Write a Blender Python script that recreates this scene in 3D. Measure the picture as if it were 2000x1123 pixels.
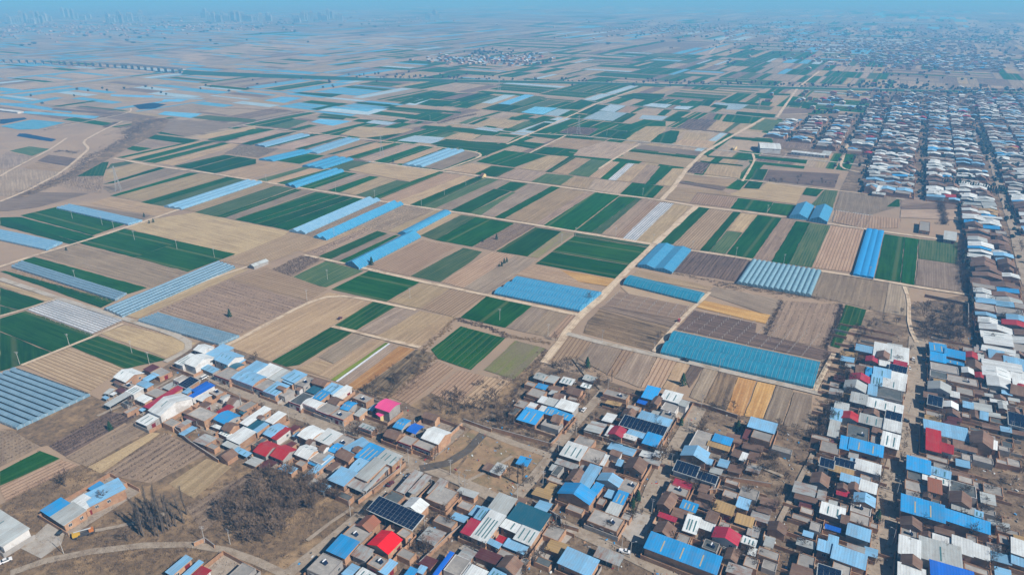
import bpy, math, random
from mathutils import Vector, Matrix

# ------------------------------------------------------------------ scene, camera, sky, sun, exposure
sc = bpy.context.scene
for o in list(bpy.data.objects):
    bpy.data.objects.remove(o)
C = sc.collection
random.seed(7)
R = math.radians

CAM_H = 220.0          # drone height, metres
PITCH = R(23.6)        # below the horizon
FPX = 1333.0           # focal length in photograph pixels (2000 wide)
cam_d = bpy.data.cameras.new('camera')
cam_d.sensor_width = 36.0
cam_d.lens = 36.0 * FPX / 2000.0
cam_d.clip_start = 1.0
cam_d.clip_end = 60000.0
cam = bpy.data.objects.new('camera', cam_d)
C.objects.link(cam)
cam.location = (0, 0, CAM_H)
cam.rotation_euler = (math.pi / 2 - PITCH, 0, 0)
sc.camera = cam

SUN_AZ = R(125)        # clockwise from +Y: from the right and behind the camera
SUN_EL = R(40)
world = bpy.data.worlds.new('World')
sc.world = world
world.use_nodes = True
nt = world.node_tree
nt.nodes.clear()
sky = nt.nodes.new('ShaderNodeTexSky')
sky.sky_type = 'NISHITA'
sky.sun_disc = False
sky.sun_elevation = SUN_EL
sky.sun_rotation = SUN_AZ
sky.altitude = 300
sky.air_density = 0.7
sky.dust_density = 0.1
sky.ozone_density = 2.5
bg = nt.nodes.new('ShaderNodeBackground')
bg.inputs['Strength'].default_value = 0.05
wo = nt.nodes.new('ShaderNodeOutputWorld')
nt.links.new(sky.outputs[0], bg.inputs[0])
nt.links.new(bg.outputs[0], wo.inputs[0])

sun_d = bpy.data.lights.new('sun', 'SUN')
sun_d.energy = 5.0
sun_d.angle = R(0.6)
sun_d.color = (1.0, 0.965, 0.93)
sun = bpy.data.objects.new('sun', sun_d)
C.objects.link(sun)
to_sun = Vector((math.sin(SUN_AZ) * math.cos(SUN_EL), math.cos(SUN_AZ) * math.cos(SUN_EL), math.sin(SUN_EL)))
sun.rotation_euler = to_sun.to_track_quat('Z', 'Y').to_euler()

sc.view_settings.view_transform = 'Standard'
sc.view_settings.look = 'None'
sc.view_settings.gamma = 1.0
sc.view_settings.exposure = 0.33
sc.view_settings.use_curve_mapping = False
sc.render.engine = 'CYCLES'
sc.cycles.use_denoising = True
sc.cycles.max_bounces = 6
sc.cycles.diffuse_bounces = 1
sc.cycles.glossy_bounces = 2
sc.cycles.transmission_bounces = 2
sc.cycles.transparent_max_bounces = 6
sc.cycles.volume_bounces = 1
sc.cycles.sample_clamp_indirect = 4.0

# ------------------------------------------------------------------ surveying helpers
CP, SP = math.cos(PITCH), math.sin(PITCH)
def px(x, y, z=0.0):
    """photograph pixel (2000 x 1123) -> point of the place at height z"""
    a = (x - 1000.0) / FPX
    b = (561.5 - y) / FPX
    d = Vector((a, CP + b * SP, -SP + b * CP))
    t = (CAM_H - z) / max(1e-4, -d.z)
    return Vector((d.x * t, d.y * t, z))
def to_px(p):
    f = p[1] * CP + (CAM_H - p[2]) * SP
    u = p[1] * SP - (CAM_H - p[2]) * CP
    return (1000 + FPX * p[0] / f, 561.5 - FPX * u / f) if f > 1 else (-9999, -9999)
GA = R(29.5)           # the whole countryside lies on one grid
U2 = Vector((math.sin(GA), math.cos(GA), 0))      # along the streets and field strips
V2 = Vector((math.cos(GA), -math.sin(GA), 0))     # across
def grid(s, w, z=0.0):
    p = U2 * s + V2 * w
    return Vector((p.x, p.y, z))
def to_grid(p):
    return (p.x * U2.x + p.y * U2.y, p.x * V2.x + p.y * V2.y)

# ------------------------------------------------------------------ object helpers
def link_mesh(name, me, mat=None, parent=None, loc=None):
    if mat is not None and not me.materials:
        for m in (mat if isinstance(mat, (list, tuple)) else [mat]):
            me.materials.append(m)
    o = bpy.data.objects.new(name, me)
    C.objects.link(o)
    if parent is not None:
        o.parent = parent
    if loc is not None:
        o.location = loc
    return o
def mesh(name, V, F, mat=None, parent=None, loc=None, uv=None, mi=None, origin=None, smooth=False):
    if origin is not None:
        V = [(v[0] - origin[0], v[1] - origin[1], v[2] - origin[2]) for v in V]
    me = bpy.data.meshes.new(name)
    me.from_pydata([tuple(v) for v in V], [], F)
    if uv is not None:                       # per-vertex uv
        l = me.uv_layers.new(name='UVMap')
        flat = []
        for f in F:
            for i in f:
                flat += [uv[i][0], uv[i][1]]
        l.data.foreach_set('uv', flat)
    if mi is not None:
        me.polygons.foreach_set('material_index', mi)
    if smooth:
        me.polygons.foreach_set('use_smooth', [True] * len(F))
    me.update()
    return link_mesh(name, me, mat, parent, loc)
def empty(name, loc, rz=0.0):
    o = bpy.data.objects.new(name, None)
    o.empty_display_size = 0.5
    C.objects.link(o)
    o.location = loc
    o.rotation_euler = (0, 0, rz)
    return o
def tag(o, label=None, cat=None, group=None, kind=None):
    if label: o['label'] = label
    if cat: o['category'] = cat
    if group: o['group'] = group
    if kind: o['kind'] = kind
    return o
def copy_tree(o, parent=None):
    c = o.copy()
    C.objects.link(c)
    c.parent = parent
    for ch in o.children:
        copy_tree(ch, c)
    return c
def box(V, F, c, ax, ay, az, cap=True, bottom=False):
    """box from centre of base c with half vectors ax, ay and height vector az"""
    n = len(V)
    c = Vector(c)
    for z in (Vector((0, 0, 0)), az):
        for a, b in ((-1, -1), (1, -1), (1, 1), (-1, 1)):
            V.append(c + ax * a + ay * b + z)
    F += [(n, n + 1, n + 5, n + 4), (n + 1, n + 2, n + 6, n + 5), (n + 2, n + 3, n + 7, n + 6), (n + 3, n, n + 4, n + 7)]
    if cap: F.append((n + 4, n + 5, n + 6, n + 7))
    if bottom: F.append((n + 3, n + 2, n + 1, n))
def tube(V, F, p, q, r0, r1, sides=4):
    p, q = Vector(p), Vector(q)
    d = (q - p)
    if d.length < 1e-6: return
    d.normalize()
    a = d.orthogonal().normalized()
    b = d.cross(a)
    n = len(V)
    for P, r in ((p, r0), (q, r1)):
        for i in range(sides):
            t = 2 * math.pi * i / sides
            V.append(P + a * (r * math.cos(t)) + b * (r * math.sin(t)))
    for i in range(sides):
        j = (i + 1) % sides
        F.append((n + i, n + j, n + sides + j, n + sides + i))
ZU = Vector((0, 0, 1))
# ------------------------------------------------------------------ procedural materials
MATS = {}
def new_mat(name):
    m = bpy.data.materials.new(name)
    m.use_nodes = True
    t = m.node_tree
    b = t.nodes['Principled BSDF']
    b.inputs['Roughness'].default_value = 0.9
    b.inputs['Specular IOR Level'].default_value = 0.2
    MATS[name] = m
    return m, t, b
def N(t, typ, **kw):
    n = t.nodes.new(typ)
    for k, v in kw.items():
        setattr(n, k, v)
    return n
def mixc(t, fac, a, b, mode='MIX'):
    n = t.nodes.new('ShaderNodeMix')
    n.data_type = 'RGBA'
    n.blend_type = mode
    for sock, v in ((n.inputs['Factor'], fac), (n.inputs['A'], a), (n.inputs['B'], b)):
        if hasattr(v, 'is_linked'): t.links.new(v, sock)
        elif isinstance(v, (int, float)): sock.default_value = v
        else: sock.default_value = tuple(v) + ((1,) if len(v) == 3 else ())
    return n.outputs['Result']
def ramp(t, src, p0, p1, c0=(0, 0, 0), c1=(1, 1, 1)):
    n = t.nodes.new('ShaderNodeValToRGB')
    e = n.color_ramp.elements
    e[0].position, e[1].position = p0, p1
    e[0].color, e[1].color = tuple(c0) + (1,), tuple(c1) + (1,)
    t.links.new(src, n.inputs[0])
    return n.outputs[0]
def noise(t, vec, scale, detail=4, rough=0.6, dist=0.0):
    n = t.nodes.new('ShaderNodeTexNoise')
    n.inputs['Scale'].default_value = scale
    n.inputs['Detail'].default_value = detail
    n.inputs['Roughness'].default_value = rough
    n.inputs['Distortion'].default_value = dist
    if vec is not None: t.links.new(vec, n.inputs['Vector'])
    return n.outputs['Fac']
def geo_pos(t):
    return N(t, 'ShaderNodeNewGeometry').outputs['Position']
def rows(t, period, lo, hi, distort=0.35, axis='Y'):
    """lines along u, spaced in v (uv is in metres)"""
    uvn = N(t, 'ShaderNodeUVMap')
    w = N(t, 'ShaderNodeTexWave', wave_type='BANDS', bands_direction=axis)
    w.inputs['Scale'].default_value = 2 * math.pi / (20.0 * period)
    w.inputs['Distortion'].default_value = distort
    w.inputs['Detail'].default_value = 2
    w.inputs['Detail Scale'].default_value = 0.4
    t.links.new(uvn.outputs[0], w.inputs['Vector'])
    return ramp(t, w.outputs['Fac'], lo, hi)
def field_mat(name, col, dark, light, period=2.0, line=None, lstr=0.5, lo=0.55, hi=0.95, tram=None, patch=0.75, hue=0.14, stretch=True):
    m, t, b = new_mat(name)
    pos = geo_pos(t)
    uvn = N(t, 'ShaderNodeUVMap')
    # streaks along the working direction
    mp = N(t, 'ShaderNodeMapping')
    mp.inputs['Scale'].default_value = (0.02, 0.35, 1)
    t.links.new(uvn.outputs[0], mp.inputs[0])
    f1 = noise(t, pos, 0.035, 5, 0.65)
    f2 = noise(t, mp.outputs[0], 1.0, 4, 0.7)
    f3 = noise(t, pos, 0.9, 3, 0.7)
    c = mixc(t, ramp(t, f1, 0.38, 0.62), dark, col)
    f4 = noise(t, pos, 0.012, 4, 0.6, 0.6)
    c = mixc(t, ramp(t, f4, 0.52, 0.66), c, mixc(t, 0.5, dark, c))
    c = mixc(t, ramp(t, f2, 0.44, 0.66), c, light)
    c2 = mixc(t, ramp(t, f3, 0.3, 0.75), (0.72, 0.72, 0.72), (1.15, 1.15, 1.15))
    c = mixc(t, patch, c, mixc(t, 1.0, c, c2, 'MULTIPLY'))
    if line is not None:
        fac = rows(t, period, lo, hi)
        mul = N(t, 'ShaderNodeMath', operation='MULTIPLY'); mul.inputs[1].default_value = lstr
        t.links.new(fac, mul.inputs[0])
        c = mixc(t, mul.outputs[0], c, line)
    if tram is not None:
        fac = rows(t, tram[0], 0.955, 0.995, 0.2)
        mul = N(t, 'ShaderNodeMath', operation='MULTIPLY'); mul.inputs[1].default_value = tram[2]
        t.links.new(fac, mul.inputs[0])
        c = mixc(t, mul.outputs[0], c, tram[1])
    oi = N(t, 'ShaderNodeObjectInfo')
    hs = N(t, 'ShaderNodeHueSaturation')
    mr = N(t, 'ShaderNodeMapRange')
    mr.inputs['To Min'].default_value = 1 - hue * 1.6
    mr.inputs['To Max'].default_value = 1 + hue * 1.2
    t.links.new(oi.outputs['Random'], mr.inputs['Value'])
    t.links.new(mr.outputs[0], hs.inputs['Value'])
    mr2 = N(t, 'ShaderNodeMapRange')
    mr2.inputs['To Min'].default_value = 0.5 - hue * 0.06
    mr2.inputs['To Max'].default_value = 0.5 + hue * 0.06
    ml = N(t, 'ShaderNodeMath', operation='FRACT')
    m7 = N(t, 'ShaderNodeMath', operation='MULTIPLY'); m7.inputs[1].default_value = 7.31
    t.links.new(oi.outputs['Random'], m7.inputs[0]); t.links.new(m7.outputs[0], ml.inputs[0]); t.links.new(ml.outputs[0], mr2.inputs['Value'])
    t.links.new(mr2.outputs[0], hs.inputs['Hue'])
    t.links.new(c, hs.inputs['Color'])
    t.links.new(hs.outputs[0], b.inputs['Base Color'])
    bp = N(t, 'ShaderNodeBump'); bp.inputs['Strength'].default_value = 0.5; bp.inputs['Distance'].default_value = 0.4
    t.links.new(f3, bp.inputs['Height'])
    t.links.new(bp.outputs[0], b.inputs['Normal'])
    b.inputs['Specular IOR Level'].default_value = 0.05
    b.inputs['Roughness'].default_value = 1.0
    return m
TAN = (0.40, 0.29, 0.165)
FM = {
 'G': field_mat('wheat', (0.010, 0.080, 0.006), (0.005, 0.052, 0.003), (0.024, 0.105, 0.012), 2.4, (0.02, 0.08, 0.016), 0.3, tram=(31, (0.13, 0.15, 0.06), 0.45)),
 'H': field_mat('wheat_striped', (0.013, 0.082, 0.010), (0.007, 0.052, 0.007), (0.035, 0.10, 0.018), 4.6, (0.15, 0.17, 0.055), 0.4, 0.9, 0.995),
 'g': field_mat('thin_wheat', (0.060, 0.118, 0.040), (0.032, 0.088, 0.028), (0.115, 0.15, 0.06), 2.2, (0.17, 0.165, 0.09), 0.4),
 't': field_mat('bare_tan', TAN, (0.31, 0.22, 0.13), (0.48, 0.36, 0.22), 3.0, (0.31, 0.21, 0.13), 0.3),
 'p': field_mat('furrowed_tan', (0.39, 0.275, 0.175), (0.33, 0.225, 0.14), (0.45, 0.33, 0.22), 2.6, (0.185, 0.115, 0.07), 0.85, 0.72, 0.97),
 'b': field_mat('grey_brown', (0.285, 0.22, 0.158), (0.21, 0.158, 0.115), (0.36, 0.285, 0.21), 1.8, (0.20, 0.145, 0.105), 0.5),
 'o': field_mat('orchard_soil', (0.32, 0.235, 0.16), (0.235, 0.17, 0.12), (0.38, 0.285, 0.195), 3.4, (0.22, 0.155, 0.11), 0.4, 0.7, 0.95),
 'k': field_mat('dark_soil', (0.20, 0.14, 0.105), (0.13, 0.09, 0.07), (0.27, 0.195, 0.145), 2.6, (0.09, 0.065, 0.055), 0.5),
 'y': field_mat('ochre_soil', (0.50, 0.28, 0.095), (0.40, 0.21, 0.07), (0.58, 0.36, 0.15), 1.6, (0.33, 0.18, 0.07), 0.4),
 'v': field_mat('weedy_ground', (0.24, 0.20, 0.12), (0.20, 0.165, 0.11), (0.20, 0.21, 0.055), 5, None, patch=0.7),
 'x': field_mat('rough_ground', (0.235, 0.16, 0.095), (0.11, 0.08, 0.055), (0.36, 0.255, 0.155), 3, None, patch=0.9),
 'w': field_mat('mulch_film', (0.52, 0.55, 0.58), (0.42, 0.46, 0.5), (0.68, 0.70, 0.72), 2.4, (0.11, 0.10, 0.11), 0.8, 0.6, 0.85),
 'W': field_mat('pale_film', (0.36, 0.48, 0.56), (0.28, 0.40, 0.49), (0.46, 0.56, 0.62), 6, (0.24, 0.33, 0.40), 0.5),
 'n': field_mat('blue_film', (0.13, 0.40, 0.62), (0.09, 0.31, 0.54), (0.24, 0.50, 0.68), 6, (0.09, 0.28, 0.46), 0.5),
 'z': field_mat('navy_film', (0.012, 0.045, 0.10), (0.008, 0.03, 0.075), (0.02, 0.065, 0.13), 5, None, patch=0.2),
 'q': field_mat('bare_mauve', (0.365, 0.272, 0.195), (0.275, 0.20, 0.145), (0.45, 0.345, 0.25), 3.0, (0.26, 0.185, 0.135), 0.4),
 'l': field_mat('lime_strip', (0.19, 0.25, 0.02), (0.12, 0.18, 0.02), (0.3, 0.32, 0.05), 1.5, None),
}
FNAME = {'G': 'wheat_field', 'H': 'wheat_field', 'g': 'thin_wheat_field', 't': 'bare_field', 'p': 'furrowed_field', 'b': 'stubble_field', 'o': 'orchard_field',
         'k': 'dark_field', 'y': 'ochre_field', 'v': 'weedy_field', 'x': 'rough_field', 'w': 'mulched_field', 'W': 'film_field', 'n': 'film_field', 'z': 'film_field',
         'q': 'bare_field', 'l': 'vegetable_field'}

def plain_mat(name, c1, c2, scale=0.6, rough=0.9, bump=0.3, spec=0.2, c3=None, s3=0.12, objrand=0.0, bd=0.05):
    m, t, b = new_mat(name)
    pos = geo_pos(t)
    f = noise(t, pos, scale, 6, 0.68)
    c = mixc(t, ramp(t, f, 0.36, 0.66), c1, c2)
    if c3 is not None:
        c = mixc(t, ramp(t, noise(t, pos, s3, 5, 0.7, 0.4), 0.5, 0.64), c, c3)
    if objrand:
        oi = N(t, 'ShaderNodeObjectInfo')
        hs = N(t, 'ShaderNodeHueSaturation')
        mr = N(t, 'ShaderNodeMapRange')
        mr.inputs['To Min'].default_value = 1 - objrand
        mr.inputs['To Max'].default_value = 1 + objrand
        t.links.new(oi.outputs['Random'], mr.inputs['Value'])
        t.links.new(mr.outputs[0], hs.inputs['Value'])
        t.links.new(c, hs.inputs['Color'])
        c = hs.outputs[0]
    t.links.new(c, b.inputs['Base Color'])
    b.inputs['Roughness'].default_value = rough
    b.inputs['Specular IOR Level'].default_value = spec
    if bump:
        bp = N(t, 'ShaderNodeBump'); bp.inputs['Strength'].default_value = bump; bp.inputs['Distance'].default_value = bd
        t.links.new(f, bp.inputs['Height'])
        t.links.new(bp.outputs[0], b.inputs['Normal'])
    return m
def metal_mat(name, col, rough=0.5, rib=1.1, ribstr=0.25, dirt=(0.25, 0.2, 0.16), dirtamt=0.3, var=0.12):
    """painted corrugated sheet: ribs run down the slope, streaks of dust"""
    m, t, b = new_mat(name)
    pos = geo_pos(t)
    r = rows(t, rib, 0.4, 0.9, 0.0, 'X')
    dk = tuple(x * 0.72 for x in col)
    mul = N(t, 'ShaderNodeMath', operation='MULTIPLY'); mul.inputs[1].default_value = ribstr
    t.links.new(r, mul.inputs[0])
    c = mixc(t, mul.outputs[0], col, dk)
    uvn = N(t, 'ShaderNodeUVMap')
    mp = N(t, 'ShaderNodeMapping'); mp.inputs['Scale'].default_value = (0.8, 0.12, 1)
    t.links.new(uvn.outputs[0], mp.inputs[0])
    f = noise(t, mp.outputs[0], 1.0, 5, 0.7)
    f2 = noise(t, pos, 0.22, 4, 0.65)
    ad = N(t, 'ShaderNodeMath', operation='MULTIPLY')
    t.links.new(f, ad.inputs[0]); t.links.new(f2, ad.inputs[1])
    sep = N(t, 'ShaderNodeSeparateXYZ'); t.links.new(uvn.outputs[0], sep.inputs[0])
    dv = N(t, 'ShaderNodeMath', operation='DIVIDE'); dv.inputs[1].default_value = 2.6
    fl = N(t, 'ShaderNodeMath', operation='FLOOR'); wn = N(t, 'ShaderNodeTexWhiteNoise', noise_dimensions='2D')
    t.links.new(sep.outputs[0], dv.inputs[0]); t.links.new(dv.outputs[0], fl.inputs[0])
    oi0 = N(t, 'ShaderNodeObjectInfo')
    cb = N(t, 'ShaderNodeCombineXYZ'); t.links.new(fl.outputs[0], cb.inputs[0]); t.links.new(oi0.outputs['Random'], cb.inputs[1])
    t.links.new(cb.outputs[0], wn.inputs['Vector'])
    pm = mixc(t, wn.outputs['Value'], (0.84, 0.84, 0.84), (1.06, 1.06, 1.06))
    c = mixc(t, 1.0, c, pm, 'MULTIPLY')
    d = ramp(t, ad.outputs[0], 0.20, 0.42)
    dm = N(t, 'ShaderNodeMath', operation='MULTIPLY'); dm.inputs[1].default_value = dirtamt
    t.links.new(d, dm.inputs[0])
    c = mixc(t, dm.outputs[0], c, dirt)
    oi = N(t, 'ShaderNodeObjectInfo')
    hs = N(t, 'ShaderNodeHueSaturation')
    mr = N(t, 'ShaderNodeMapRange')
    mr.inputs['To Min'].default_value = 1 - var
    mr.inputs['To Max'].default_value = 1 + var
    t.links.new(oi.outputs['Random'], mr.inputs['Value'])
    t.links.new(mr.outputs[0], hs.inputs['Value'])
    t.links.new(c, hs.inputs['Color'])
    t.links.new(hs.outputs[0], b.inputs['Base Color'])
    b.inputs['Roughness'].default_value = rough
    b.inputs['Specular IOR Level'].default_value = 0.3
    bp = N(t, 'ShaderNodeBump'); bp.inputs['Strength'].default_value = 0.35; bp.inputs['Distance'].default_value = 0.06
    t.links.new(r, bp.inputs['Height'])
    t.links.new(bp.outputs[0], b.inputs['Normal'])
    return m
RM = {
 'W': metal_mat('white_sheet', (0.66, 0.71, 0.72), 0.5, dirtamt=0.4),
 'S': metal_mat('silver_sheet', (0.42, 0.46, 0.46), 0.55, dirtamt=0.5),
 'L': metal_mat('pale_blue_sheet', (0.21, 0.45, 0.68), 0.5, dirtamt=0.42),
 'B': metal_mat('blue_sheet', (0.025, 0.30, 0.66), 0.5, dirtamt=0.35),
 'D': metal_mat('royal_blue_sheet', (0.014, 0.13, 0.56), 0.45, dirtamt=0.1),
 'R': metal_mat('red_sheet', (0.36, 0.014, 0.02), 0.55, dirtamt=0.25),
 'E': metal_mat('scarlet_sheet', (0.70, 0.005, 0.012), 0.5, dirtamt=0.02),
 'C': metal_mat('crimson_sheet', (0.38, 0.018, 0.05), 0.55, dirtamt=0.3),
 'K': metal_mat('pink_sheet', (0.78, 0.085, 0.27), 0.5, dirtamt=0.08),
 'M': metal_mat('maroon_sheet', (0.11, 0.03, 0.03), 0.6, dirtamt=0.2),
 't': metal_mat('teal_sheet', (0.018, 0.11, 0.165), 0.4, dirtamt=0.12),
 'r': metal_mat('rusty_sheet', (0.33, 0.36, 0.36), 0.8, 1.9, 0.0, (0.24, 0.09, 0.035), 1.0),
 'y': metal_mat('tan_sheet', (0.42, 0.28, 0.12), 0.7, 1.4, 0.5),
 'T': metal_mat('clay_tile', (0.165, 0.098, 0.070), 0.9, 0.7, 0.5, (0.26, 0.19, 0.14), 0.6, 0.2),
 'A': metal_mat('red_clay_tile', (0.30, 0.115, 0.065), 0.9, 0.7, 0.5, (0.2, 0.14, 0.1), 0.5, 0.15),
 'c': plain_mat('concrete_roof', (0.30, 0.285, 0.265), (0.235, 0.225, 0.21), 0.35, c3=(0.36, 0.34, 0.31), objrand=0.18),
 'd': plain_mat('tar_roof', (0.07, 0.085, 0.09), (0.10, 0.115, 0.115), 0.5, c3=(0.14, 0.145, 0.14), objrand=0.15),
 'N': plain_mat('solar_frame_sheet', (0.03, 0.06, 0.08), (0.045, 0.075, 0.09), 0.5),
}
M_skylight = plain_mat('skylight_sheet', (0.05, 0.14, 0.16), (0.09, 0.2, 0.21), 0.8, 0.35, 0, 0.4)
M_skylight2 = plain_mat('amber_skylight', (0.36, 0.33, 0.22), (0.42, 0.38, 0.27), 0.8, 0.4, 0, 0.4)
M_solar = plain_mat('solar_glass', (0.006, 0.013, 0.035), (0.010, 0.02, 0.05), 0.9, 0.18, 0, 0.5)
M_brick = plain_mat('brick_wall', (0.40, 0.235, 0.14), (0.28, 0.16, 0.098), 0.7, 0.95, 0.3, 0.1, (0.42, 0.27, 0.17), 0.15, objrand=0.18)
M_plaster = plain_mat('white_plaster', (0.60, 0.59, 0.57), (0.52, 0.51, 0.50), 0.5, c3=(0.40, 0.37, 0.34), objrand=0.1)
M_greywall = plain_mat('grey_render', (0.33, 0.31, 0.29), (0.25, 0.235, 0.22), 0.5, objrand=0.15)
M_pinkwall = plain_mat('teal_plaster', (0.13, 0.42, 0.37), (0.10, 0.36, 0.32), 0.5)
M_cream = plain_mat('cream_plaster', (0.62, 0.47, 0.23), (0.55, 0.42, 0.2), 0.5)
M_trim = plain_mat('maroon_tile_trim', (0.22, 0.012, 0.03), (0.17, 0.01, 0.025), 0.8)
M_glass = plain_mat('window_glass', (0.03, 0.045, 0.06), (0.05, 0.07, 0.085), 1.0, 0.15, 0, 0.5)
M_frame = plain_mat('window_frame', (0.60, 0.60, 0.58), (0.5, 0.5, 0.49), 1.0, 0.6, 0)
M_door = plain_mat('red_door', (0.20, 0.015, 0.018), (0.14, 0.012, 0.015), 1.0, 0.6, 0)
M_steel = plain_mat('galvanised_steel', (0.40, 0.41, 0.42), (0.33, 0.34, 0.35), 1.0, 0.5, 0)
M_pole = plain_mat('concrete_pole', (0.44, 0.43, 0.41), (0.36, 0.35, 0.33), 0.6, 0.9, 0)
M_dark = plain_mat('dark_metal', (0.05, 0.05, 0.055), (0.08, 0.08, 0.085), 1.0, 0.6, 0)
M_bark = plain_mat('grey_bark', (0.145, 0.115, 0.09), (0.09, 0.07, 0.055), 1.2, 0.95, 0, 0.1, objrand=0.2)
M_twig = plain_mat('bare_twigs', (0.15, 0.106, 0.074), (0.085, 0.061, 0.045), 0.8, 0.95, 0, 0.05, objrand=0.25)
M_twig_brown = plain_mat('brown_twigs', (0.215, 0.155, 0.108), (0.125, 0.09, 0.066), 0.5, 0.95, 0, 0.05, objrand=0.3)
M_farplain = plain_mat('far_fallow', (0.20, 0.16, 0.13), (0.145, 0.115, 0.10), 0.006, 1.0, 0, 0.05, (0.10, 0.09, 0.08), 0.003)
M_twig_pale = plain_mat('pale_twigs', (0.20, 0.165, 0.13), (0.12, 0.10, 0.08), 0.8, 0.95, 0, 0.05, objrand=0.15)
M_twig_grey = plain_mat('vine_twigs', (0.085, 0.060, 0.048), (0.05, 0.036, 0.03), 0.8, 0.95, 0, 0.05)
M_straw = plain_mat('dry_grass', (0.33, 0.225, 0.12), (0.21, 0.145, 0.085), 0.5, 0.95, 0, 0.05)
M_needles = plain_mat('conifer_needles', (0.012, 0.038, 0.016), (0.024, 0.06, 0.024), 0.9, 0.9, 0, 0.1, objrand=0.2)
M_fartree = plain_mat('far_tree_mass', (0.03, 0.045, 0.035), (0.055, 0.055, 0.04), 0.3, 0.95, 0, 0.05)
M_dirt_road = plain_mat('dirt_road', (0.62, 0.50, 0.365), (0.52, 0.41, 0.29), 0.35, 0.95, 0.2, 0.1, (0.36, 0.265, 0.18), 0.1)
def rutted(m):
    t = m.node_tree; b = t.nodes['Principled BSDF']
    src = b.inputs['Base Color'].links[0].from_socket
    r = rows(t, 2.1, 0.55, 0.95, 0.6)
    ml = N(t, 'ShaderNodeMath', operation='MULTIPLY'); ml.inputs[1].default_value = 0.28
    t.links.new(r, ml.inputs[0])
    t.links.new(mixc(t, ml.outputs[0], src, (0.30, 0.22, 0.14)), b.inputs['Base Color'])
rutted(M_dirt_road)
M_conc_road = plain_mat('concrete_road', (0.45, 0.41, 0.35), (0.36, 0.32, 0.27), 0.45, 0.9, 0.1, 0.15, (0.31, 0.25, 0.18), 0.09)
M_street = plain_mat('village_street', (0.36, 0.30, 0.235), (0.27, 0.22, 0.165), 0.5, 0.95, 0.2, 0.1, (0.24, 0.185, 0.135), 0.12)
M_yard = plain_mat('village_earth', (0.21, 0.15, 0.10), (0.10, 0.072, 0.05), 0.42, 0.95, 0.5, 0.05, (0.29, 0.215, 0.145), 0.07, bd=0.35)
M_rough = plain_mat('rough_earth', (0.235, 0.16, 0.095), (0.10, 0.073, 0.05), 0.33, 0.95, 0.6, 0.05, (0.32, 0.22, 0.125), 0.06, bd=0.5)
M_lot = plain_mat('bare_lot', (0.33, 0.225, 0.13), (0.23, 0.155, 0.095), 0.2, 0.95, 0.3, 0.05, (0.20, 0.16, 0.09), 0.1, bd=0.2)
M_yardfloor = plain_mat('paved_yard', (0.33, 0.28, 0.225), (0.22, 0.175, 0.135), 0.5, 0.95, 0.3, 0.1, (0.30, 0.265, 0.225), 0.12, objrand=0.3)
M_yardc = plain_mat('yard_concrete', (0.40, 0.37, 0.33), (0.33, 0.305, 0.27), 0.3, 0.95, 0.2, 0.1, (0.29, 0.23, 0.17), 0.1)
M_wet = plain_mat('wet_mud', (0.085, 0.07, 0.055), (0.12, 0.10, 0.08), 0.3, 0.6, 0.2, 0.4)
M_ground = plain_mat('open_ground', (0.36, 0.262, 0.175), (0.30, 0.215, 0.15), 0.012, 1.0, 0, 0.05, (0.27, 0.205, 0.15), 0.004)
M_sand = plain_mat('sandy_ground', (0.42, 0.315, 0.21), (0.32, 0.235, 0.155), 0.02, 1.0, 0.2, 0.05)
M_tank = plain_mat('water_tank', (0.62, 0.64, 0.66), (0.55, 0.57, 0.6), 1.0, 0.25, 0, 0.5)
def film_mat(name, col, col2, alpha, rough=0.35, lines=0.7):
    m, t, b = new_mat(name)
    pos = geo_pos(t)
    f = noise(t, pos, 0.25, 5, 0.65)
    c = mixc(t, ramp(t, f, 0.35, 0.7), col, col2)
    r = rows(t, 2.2, 0.82, 0.96, 0.0, 'X')
    rm = N(t, 'ShaderNodeMath', operation='MULTIPLY'); rm.inputs[1].default_value = lines
    t.links.new(r, rm.inputs[0])
    c = mixc(t, rm.outputs[0], c, tuple(min(1, x * 1.35 + 0.03) for x in col2))
    t.links.new(c, b.inputs['Base Color'])
    b.inputs['Roughness'].default_value = rough
    b.inputs['Specular IOR Level'].default_value = 0.3
    b.inputs['Alpha'].default_value = alpha
    return m
GM = {
 'B': film_mat('blue_net_film', (0.035, 0.25, 0.47), (0.07, 0.32, 0.53), 0.86),
 'T': film_mat('teal_net_film', (0.010, 0.20, 0.34), (0.022, 0.27, 0.42), 0.82, lines=0.5),
 'P': film_mat('pale_blue_film', (0.14, 0.31, 0.47), (0.22, 0.39, 0.53), 0.95, lines=0.5),
 'G': film_mat('grey_blue_net', (0.14, 0.24, 0.32), (0.21, 0.32, 0.40), 1.0, lines=0.35),
 'g': film_mat('grey_film', (0.13, 0.25, 0.32), (0.20, 0.33, 0.40), 1.0),
 'D': film_mat('deep_blue_net', (0.02, 0.24, 0.56), (0.035, 0.29, 0.60), 1.0, lines=0.4),
}
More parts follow.
